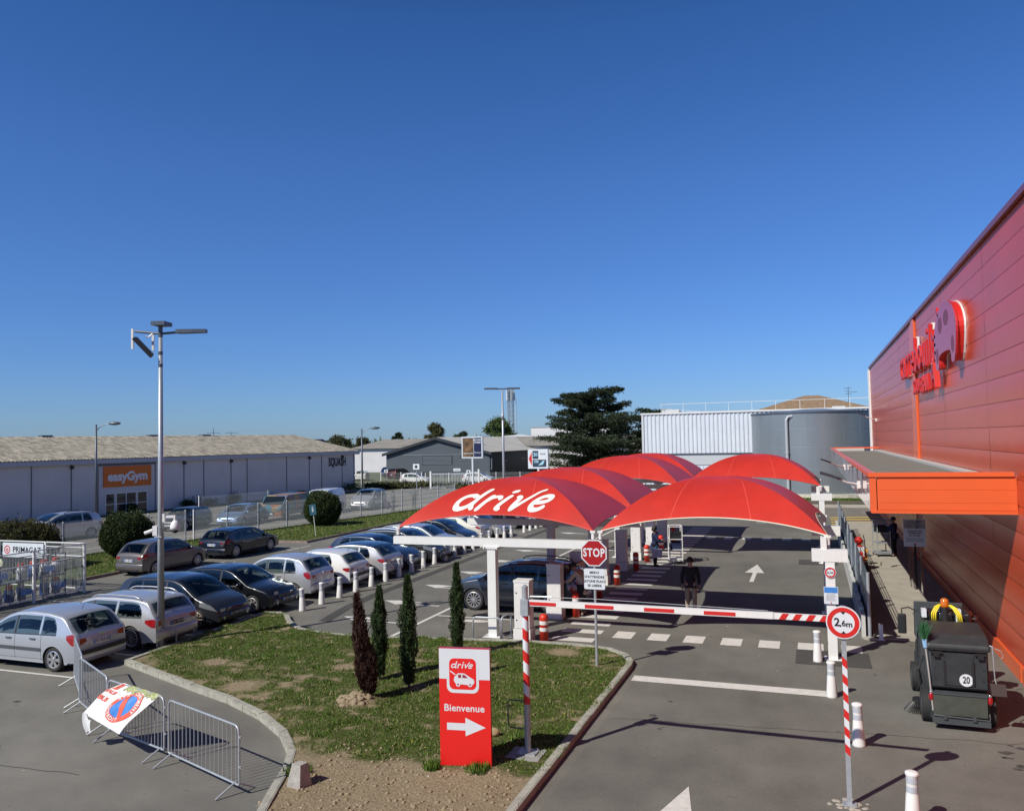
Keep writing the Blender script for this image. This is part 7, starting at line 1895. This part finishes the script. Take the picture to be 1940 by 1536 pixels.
M_beige = mat('beige_cloth', (.36, .28, .20), .8, var=.1, scale=10); M_blk = mat('black_cloth', (.012, .012, .016), .85); M_nvy = mat('navy_cloth', (.012, .02, .07), .8); M_ltc = mat('light_coat', (.48, .43, .36), .8, var=.08, scale=8)
person('person in black jumper and beige trousers standing with back turned in the lane', -3.73, 26.2, .1, 1.02, {}, M_blk, M_beige, group=None)
person('person in a pale coat leaning over the open boot of the grey car', -6.95, 25.15, PI / 2 - .1, 1.0, dict(sp=(0, .05, 1.14), ch=(0, .16, 1.33), nk=(0, .25, 1.43), hd=(0, .31, 1.50), ht=(0, .37, 1.61), sl=(-.18, .18, 1.38), sr=(.18, .18, 1.38), el=(-.22, .36, 1.14), wl=(-.16, .58, 1.06), fl=(-.14, .66, 1.03), er=(.22, .36, 1.14), wr=(.16, .58, 1.04), fr=(.14, .66, 1.02)), M_ltc, M_blk, coat=.30)
person('person in dark blue with a pale bag beside the white trolley', -6.55, 35.5, -PI / 2 + .4, .98, dict(el=(-.24, .12, 1.16), wl=(-.2, .38, 1.12), fl=(-.19, .46, 1.12), er=(.25, .10, 1.16), wr=(.2, .36, 1.1), fr=(.19, .44, 1.1)), M_nvy, M_blk, skin=M_skind, hairlen=.05)
person('person in a blue jacket pushing the grey trolley by the red wall', 3.35, 40.6, PI / 2 - .5, 1.02, dict(el=(-.24, .12, 1.16), wl=(-.2, .40, 1.15), fl=(-.19, .48, 1.15), er=(.25, .10, 1.16), wr=(.2, .38, 1.12), fr=(.19, .46, 1.12)), M_nvy, M_blk)
person('pedestrian with a purple bag walking behind the mesh fence', -31.75, 58.3, -.6, 1.0, dict(kl=(-.11, .14, .52), al=(-.11, .12, .10), tl=(-.12, .28, .06), kr=(.11, -.04, .50), ar=(.11, -.22, .12), tr=(.12, -.08, .05)), mat('grey_cloth', (.10, .11, .12), .8), mat('dark_trousers', (.06, .065, .075), .8))
person('pedestrian with spread elbows behind the mesh fence, right of the first', -32.0, 62.5, PI, 1.0, dict(el=(-.36, .0, 1.22), wl=(-.22, .14, 1.06), fl=(-.16, .18, 1.04), er=(.36, .0, 1.22), wr=(.22, .14, 1.06), fr=(.16, .18, 1.04)), MATS['grey_cloth'], MATS['dark_trousers'])
t = thing('shopping_bag', 'dark purple bag held by the pedestrian behind the fence', 'bag', (-32.1, 58.1, .35), .3); b = MB(); b.sphere((0, 0, .25), .26, 14, 10, 0, (.8, .5, 1.3)); b.build('sack', mat('purple_bag', (.05, .02, .05), .6), t, smooth=True); b = MB(); b.tube([(-.08, 0, .55), (0, 0, .68), (.08, 0, .55)], .012, 6); b.build('strap', M_black, t)
t = thing('shopping_bag', 'white and blue carrier bag hanging beside the person in dark blue', 'bag', (-6.42, 35.3, .42), .2); b = MB(); b.prism([(-.2, 0), (.2, 0), (.24, .36), (-.22, .4)], -.07, .07, 0, frame((0, 0, 0), (1, 0, 0), (0, 0, 1))); b.build('sack', mat('carrier_white', (.55, .6, .68), .5, var=.2, scale=6), t); b = MB(); b.tube([(-.1, 0, .38), (0, 0, .52), (.1, 0, .38)], .01, 6); b.build('handle', M_blue, t)
def trolley(x, y, rz, label, m, w_=.55, d_=.75, h_=1.65):
    t = thing('trolley', label, 'trolley', (x, y, 0), rz, 'roll trolleys with shelves')
    b = MB()
    for sx in (-1, 1):
        for sy in (-1, 1): b.box(sx * w_ / 2 - .018, sx * w_ / 2 + .018, sy * d_ / 2 - .018, sy * d_ / 2 + .018, .14, h_)
    for z_ in (.16, h_): b.box(-w_ / 2, w_ / 2, -d_ / 2 - .018, -d_ / 2 + .018, z_ - .018, z_ + .018); b.box(-w_ / 2, w_ / 2, d_ / 2 - .018, d_ / 2 + .018, z_ - .018, z_ + .018); b.box(-w_ / 2 - .018, -w_ / 2 + .018, -d_ / 2, d_ / 2, z_ - .018, z_ + .018); b.box(w_ / 2 - .018, w_ / 2 + .018, -d_ / 2, d_ / 2, z_ - .018, z_ + .018)
    b.build('frame', m, t)
    for z_ in (.2, .62, 1.08):
        b = MB(); b.box(-w_ / 2, w_ / 2, -d_ / 2, d_ / 2, z_, z_ + .03); b.build('shelf', m, t)
    for sx in (-1, 1):
        for sy in (-1, 1):
            b = MB(); b.cyl((sx * w_ / 2 - .02, sy * d_ / 2, .065), (sx * w_ / 2 + .02, sy * d_ / 2, .065), .065, n=14); b.cyl((sx * w_ / 2, sy * d_ / 2, .07), (sx * w_ / 2, sy * d_ / 2, .16), .02, n=6); b.build('caster', M_rubber, t)
    return t
trolley(-5.85, 36.7, .25, 'white shelf trolley under the right canopy', M_wplast)
trolley(2.85, 40.75, .2, 'grey steel shelf trolley on the concrete walkway', M_steel)
for (x_, y_, z_, l, c) in ((-5.85, 36.7, 1.11, 'dark crate on the top shelf of the white trolley', M_black), (2.85, 40.75, 1.11, 'dark crate on the top shelf of the grey trolley', M_black), (-5.85, 36.7, .65, 'dark blue crate on the middle shelf of the white trolley', M_nvy)):
    t = thing('crate', l, 'crate', (x_, y_, z_), .2); b = MB()
    for (a, c0, d, e) in ((-.24, .24, -.33, -.31), (-.24, .24, .31, .33), (-.24, -.22, -.31, .31), (.22, .24, -.31, .31)): b.box(a, c0, d, e, 0, .26)
    b.box(-.22, .22, -.31, .31, 0, .02); b.build('box', c, t); b = MB(); b.box(-.26, .26, -.35, -.33, .22, .27); b.box(-.26, .26, .33, .35, .22, .27); b.build('rim', c, t)

# ---------------------------------------------------------------- vegetation
L_cyp = leafmat('cypress_leaf', (.018, .035, .014), (.06, .095, .030), .7, .15)
L_brn = leafmat('dead_leaf', (.030, .014, .012), (.085, .042, .030), .8, .1)
L_bush = leafmat('bush_leaf', (.016, .030, .008), (.060, .085, .022), .6, .15)
L_bushr = leafmat('bush_leaf_warm', (.03, .035, .008), (.085, .075, .02), .6, .15)
L_ced = leafmat('cedar_leaf', (.014, .024, .012), (.065, .085, .042), .7, .1)
L_lt = leafmat('light_leaf', (.05, .09, .025), (.14, .19, .06), .6, .3)
L_ol = leafmat('olive_leaf', (.05, .055, .025), (.12, .12, .05), .7, .2)
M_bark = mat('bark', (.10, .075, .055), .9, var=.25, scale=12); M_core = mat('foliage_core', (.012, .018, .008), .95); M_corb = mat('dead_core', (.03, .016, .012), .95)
def cypress(x, y, h, r, leaf, core, label, lean=(0, 0), lobes=1):
    z0 = hgt(x, y) - .02
    t = thing('conifer', label, 'conifer', (x, y, z0), 0, 'narrow conifers on the grass island')
    def rad(f): return r * (.55 + .45 * min(1, f / .22)) * (1 - max(0, f - .62) / .38 * .80) * (1 + .10 * math.sin(f * 19 + x * 7))
    b = MB(); b.lathe([(.03, 0), (.028, h * .12), (.015, h * .5), (.005, h * .95)], 8); b.build('trunk', M_bark, t)
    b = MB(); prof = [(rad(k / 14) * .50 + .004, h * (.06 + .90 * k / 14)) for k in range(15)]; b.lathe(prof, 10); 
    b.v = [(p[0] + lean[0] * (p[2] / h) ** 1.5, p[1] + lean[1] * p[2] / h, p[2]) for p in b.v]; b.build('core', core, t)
    n = 12000; f = rng.random(n) ** .9; a = rng.uniform(0, 6.283, n)
    rr = np.array([rad(q) for q in f]) * (.45 + .62 * rng.random(n)) * (1 + .30 * np.sin(a * 3 + f * 16) + .15 * np.sin(a * 5 - f * 31))
    cen = np.stack([rr * np.cos(a) + lean[0] * f ** 1.5, rr * np.sin(a) + lean[1] * f, h * (.05 + .93 * f)], 1)
    V = tufts(cen, .048, (0, 0, 1.2), .8, .24)
    # stray sprigs
    m = 900 if leaf is L_brn else 480; f = rng.random(m) ** (1.6 if leaf is L_brn else 1); a = rng.uniform(0, 6.283, m); rr = np.array([rad(q) for q in f]) * 1.05
    c2 = np.stack([rr * np.cos(a) + lean[0] * f ** 1.5, rr * np.sin(a) + lean[1] * f, h * (.05 + .93 * f)], 1); V2 = tufts(c2, .13 if leaf is L_brn else .11, np.stack([np.cos(a) * .6, np.sin(a) * .6, np.full(m, 1.6)], 1), .3, .10)
    fastmesh('crown', np.concatenate([V, V2]), 3, leaf, parent=t)
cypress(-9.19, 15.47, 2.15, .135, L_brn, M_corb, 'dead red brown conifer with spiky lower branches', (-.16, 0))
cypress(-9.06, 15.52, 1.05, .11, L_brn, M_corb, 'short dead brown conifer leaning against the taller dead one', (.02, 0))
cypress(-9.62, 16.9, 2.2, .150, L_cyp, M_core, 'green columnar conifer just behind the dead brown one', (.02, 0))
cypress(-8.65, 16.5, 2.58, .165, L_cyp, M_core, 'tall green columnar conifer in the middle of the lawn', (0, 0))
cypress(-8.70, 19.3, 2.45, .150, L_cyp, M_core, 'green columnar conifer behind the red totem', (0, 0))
def topiary(x, y, w_, h_, label, leaf):
    t = thing('round_bush', label, 'bush', (x, y, 0), 0, 'clipped round bushes on the verge')
    def sh(th, ph):
        k = math.sin(th) ** .75; z = math.cos(th)
        zz = .48 * h_ + (.52 * h_ * z if z > 0 else .42 * h_ * z); bumpy = 1 + .11 * vnoise(math.cos(ph) * 2 + x, math.sin(ph) * 2 + th * 2, 1.1, 5) + .05 * vnoise(math.cos(ph) * 3 + x, math.sin(ph) * 3 + th * 3, 2.3, 9)
        return (w_ / 2 * k * math.cos(ph) * bumpy, w_ / 2 * k * math.sin(ph) * bumpy, zz * bumpy)
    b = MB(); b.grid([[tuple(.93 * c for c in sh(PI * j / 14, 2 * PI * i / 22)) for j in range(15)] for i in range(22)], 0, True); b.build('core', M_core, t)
    b = MB(); b.cyl((0, 0, 0), (0, 0, .5), .08, n=8); b.build('trunk', M_bark, t)
    n = 16000; u = rng.random(n); th = np.arccos(1 - 2 * u * .97); ph = rng.uniform(0, 6.283, n)
    cen = np.array([sh(a, c) for a, c in zip(th, ph)]) * (.90 + .13 * rng.random(n) + .10 * (rng.random(n) > .97))[:, None]
    fastmesh('crown', tufts(cen, .085, cen / np.linalg.norm(cen, axis=1)[:, None] * .9 + np.array([0, 0, .2]), .8, .35), 3, leaf, parent=t)
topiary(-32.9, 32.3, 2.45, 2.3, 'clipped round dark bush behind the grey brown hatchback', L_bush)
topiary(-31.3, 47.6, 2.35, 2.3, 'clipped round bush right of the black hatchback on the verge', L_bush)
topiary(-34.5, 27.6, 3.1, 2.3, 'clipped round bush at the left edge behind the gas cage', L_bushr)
# big cedar
def limbs(b, p, d, l, r, n=5, droop=.0):
    pts = [Vector(p)]; dd = Vector(d).normalized()
    for i in range(n):
        dd = (dd + Vector((random.uniform(-.12, .12), random.uniform(-.12, .12), random.uniform(-.05, .08) - droop))).normalized(); pts.append(pts[-1] + dd * l / n)
    b.tube(pts, [r * (1 - .8 * i / n) for i in range(n + 1)], 5); return pts
def conifer_big(x, y, h, w_, label, leaf, nl=9, seed=1, base=.10):
    random.seed(seed); t = thing('tree', label, 'tree', (x, y, 0)); b = MB(); b.cyl((0, 0, 0), (0, 0, h * .55), .45, .28, n=10); b.cyl((0, 0, h * .55), (.4, 0, h * .95), .28, .05, n=8)
    b.cyl((0, 0, h * .35), (-w_ * .25, .5, h * .82), .22, .05, n=8); b.cyl((0, 0, h * .45), (w_ * .16, .2, h * .92), .18, .05, n=8); cs = []; Us = []
    for l in range(nl):
        f = l / (nl - 1); z0 = h * (base + (.95 - base) * f); nb = int(11 - 4 * f)
        env = (1.0 if f < .5 else 1.0 - (f - .5) * .95) * w_ / 2
        for i in range(nb):
            a = i * 6.283 / nb + l * 1.3 + random.uniform(-.35, .35); L_ = env * random.choice((.55, .8, .95, 1.05, 1.15)) * random.uniform(.85, 1.08)
            ox = random.choice((0, 0, -w_ * .2, w_ * .14)) if f > .4 else 0
            if ox: L_ *= .55
            z = z0 + random.uniform(-.5, .5)
            pts = limbs(b, (ox, 0, z - L_ * .10), (math.cos(a), math.sin(a), .20), L_, .09, 7, .012)
            for k, p in enumerate(pts[1:]):
                q = (k + 1) / 7; m = int(70 + 90 * q); s = (.35 + .85 * math.sin(q * PI * .8)) * (.6 + L_ * .13)
                r = np.sqrt(rng.random(m)) * s; th = rng.uniform(0, 6.283, m)
                dz = rng.normal(0, .16, m) - .14 * (r / s) ** 2 + .12
                cs.append(np.stack([p.x + r * np.cos(th), p.y + r * np.sin(th), p.z + dz], 1)); Us.append(np.stack([np.cos(th) * .8, np.sin(th) * .8, np.full(m, .12)], 1))
    b.build('trunk', M_bark, t); cen = np.concatenate(cs); U_ = np.concatenate(Us)
    fastmesh('crown', tufts(cen, .30, U_, np.array([.7, .7, .3]), .26), 3, leaf, parent=t); random.seed(seed + 99)
conifer_big(-32.3, 126, 13.4, 16.5, 'huge dark layered cedar between the dark building and the white hall', L_ced, 14, 3, base=.06)
conifer_big(-21.5, 124, 9.6, 9.5, 'lower dark cedar half hidden by the white corrugated hall', L_ced, 8, 5, base=.05)
def leafy(x, y, h, w_, label, leaf, n=9, seed=1, z0f=.25, size=.3, bare_=False):
    random.seed(seed); t = thing('tree', label, 'tree', (x, y, 0)); b = MB(); b.cyl((0, 0, 0), (0, 0, h * .5), .22, .12, n=8); cs = []
    for i in range(n * 3):
        a = random.uniform(0, 6.28); zf = random.uniform(z0f, .95); e = math.sin((zf - z0f + .08) / (1.05 - z0f) * PI) ** .6 * w_ / 2; L_ = e * random.uniform(.3, 1)
        c = Vector((L_ * math.cos(a), L_ * math.sin(a), h * zf)); b.tube([(0, 0, h * zf * .6), (c.x * .5, c.y * .5, h * zf * .85), tuple(c)], [.07, .05, .02], 5)
        m = 60 if bare_ else 260; s = w_ * .09; cs.append(np.stack([rng.normal(c.x, s, m), rng.normal(c.y, s, m), rng.normal(c.z, s * .8, m)], 1))
    b.build('trunk', M_bark, t); fastmesh('crown', tufts(np.concatenate(cs), size, (0, 0, .2), 1, .4), 3, leaf, parent=t)
leafy(-81.5, 170, 9.8, 4.6, 'brown green conical tree left of the far double lamp', L_ol, 10, 2, .3, .35)
leafy(-66.5, 172, 10.4, 6.5, 'pale green airy tree right of the telecom mast', L_lt, 10, 3, .3, .4)
leafy(-73, 166, 8.6, 3.2, 'dark slim conifer directly behind the far double lamp', L_ced, 7, 4, .3, .3)
leafy(-90, 168, 8.2, 2.6, 'small round tree above the ridge of the dark gabled building', L_ced, 6, 5, .4, .3)
leafy(-101, 160, 6.9, 6.5, 'olive bushy tree left of the dark gable, behind the far roofs', L_ol, 10, 6, .4, .4)
leafy(-97, 164, 6.7, 4.0, 'second olive bushy tree touching the dark gable roof line', L_ol, 8, 16, .4, .4)
leafy(-170, 220, 9.0, 2.2, 'tiny poplar tip on the skyline above the gym roof end', L_lt, 5, 7, .3, .4)
leafy(-160, 224, 6.8, 6, 'low scrub on the skyline behind the gym roof end', L_ol, 6, 8, .3, .4)
# distant skyline
random.seed(21)
t = thing('distant_house', 'dark low roof on the skyline behind the gym roof end', 'house', (-148, 215, 0)); b = MB(); b.box(-5, 5, 0, 8, 0, 5.2); b.build('wall', mat('far_wall', (.3, .3, .3), .8), t); b = MB(); b.add([(-5.5, -.5, 5.2), (5.5, -.5, 5.2), (5.5, 8.5, 5.2), (-5.5, 8.5, 5.2), (-4, 4, 7.2), (4, 4, 7.2)], [(0, 1, 5, 4), (1, 2, 5), (2, 3, 4, 5), (3, 0, 4)]); b.build('roof', M_slated, t)
t = thing('distant_hall', 'long pale flat hall on the skyline over the warehouse roof', 'building', (-190, 240, 0)); b = MB(); b.box(0, 24, 0, 15, 0, 6.1); b.build('wall', mat('white_wall', (.6, .6, .6), .7), t); b = MB(); b.box(-.3, 24.3, -.3, 15.3, 6.1, 6.4); b.build('cornice', M_steeld, t)
n = 9000; a = rng.uniform(-1.0, .9, n); d = rng.uniform(420, 520, n); cen = np.stack([d * np.sin(a), d * np.cos(a), 1 + 4.6 * rng.random(n) * (.75 + .3 * np.sin(a * 60) + .2 * np.sin(a * 143))], 1)
tag(fastmesh('distant_wood', tufts(cen, 3.0, (0, 0, .5), 1, .5), 3, leafmat('far_wood', (.035, .055, .03), (.08, .10, .055), .8, .1)), 'low distant wood along the horizon', 'wood', kind='stuff')
# hedges
def hedge(name, label, x0, x1, y0, y1, h, leaf, n, size=.12):
    cen = np.stack([rng.uniform(x0, x1, n), rng.uniform(y0, y1, n), .12 + h * rng.random(n) ** .7], 1)
    return tag(fastmesh(name, tufts(cen, size, (0, 0, .7), .8, .25), 3, leaf), label, 'plants', kind='stuff')
hedge('tank_grass', 'tall grass growing at the foot of the grey tank', -6, 6.2, 71.6, 73.0, .10, M_gr, 9000, .13)
hedge('far_grass', 'rough grass strip past the gym corner', -52, -30, 88, 91.5, .35, L_ol, 9000, .4)
for i, (u, w_, h_) in enumerate(((38.6, .9, .9), (33.2, .8, .7), (35.5, 1.3, .6), (44, 1.0, .5), (47.5, 1.2, .6), (51.5, .9, .5), (55.2, 2.0, 1.2), (27.6, .7, .8))):
    p = bo + DR * u - NR * .55
    t = thing('shrub', '%s shrub from the left along the foot of the gym wall' % ORD[[3, 1, 2, 4, 5, 6, 7, 0][i]], 'shrub', (p.x, p.y, 0), 0, 'shrubs along the gym wall')
    c_ = rng.normal(size=(700, 3)) * np.array([w_ * .3, w_ * .3, h_ * .22]) + np.array([0, 0, h_ * .5]); fastmesh('foliage', tufts(c_, .14, (0, 0, .6), .8, .35), 3, L_bush, parent=t)
    b = MB(); b.cyl((0, 0, 0), (0, 0, h_ * .5), .04, n=6); b.build('stem', M_bark, t)
# litter
for (x_, y_, l) in ((-6.25, 17.4, 'scrap of white paper on the lawn behind the barrier post'), (-9.4, 12.9, 'scrap of pale paper on the asphalt path inside the kerb')):
    t = MB(); t.add([(x_, y_, hgt(x_, y_) * (x_ > -8) + .03), (x_ + .1, y_, hgt(x_, y_) * (x_ > -8) + .06), (x_ + .09, y_ + .08, hgt(x_, y_) * (x_ > -8) + .05), (x_ - .01, y_ + .09, hgt(x_, y_) * (x_ > -8) + .04)], [(0, 1, 2, 3)]); tag(t.build('paper_scrap', M_signw), l, 'litter')
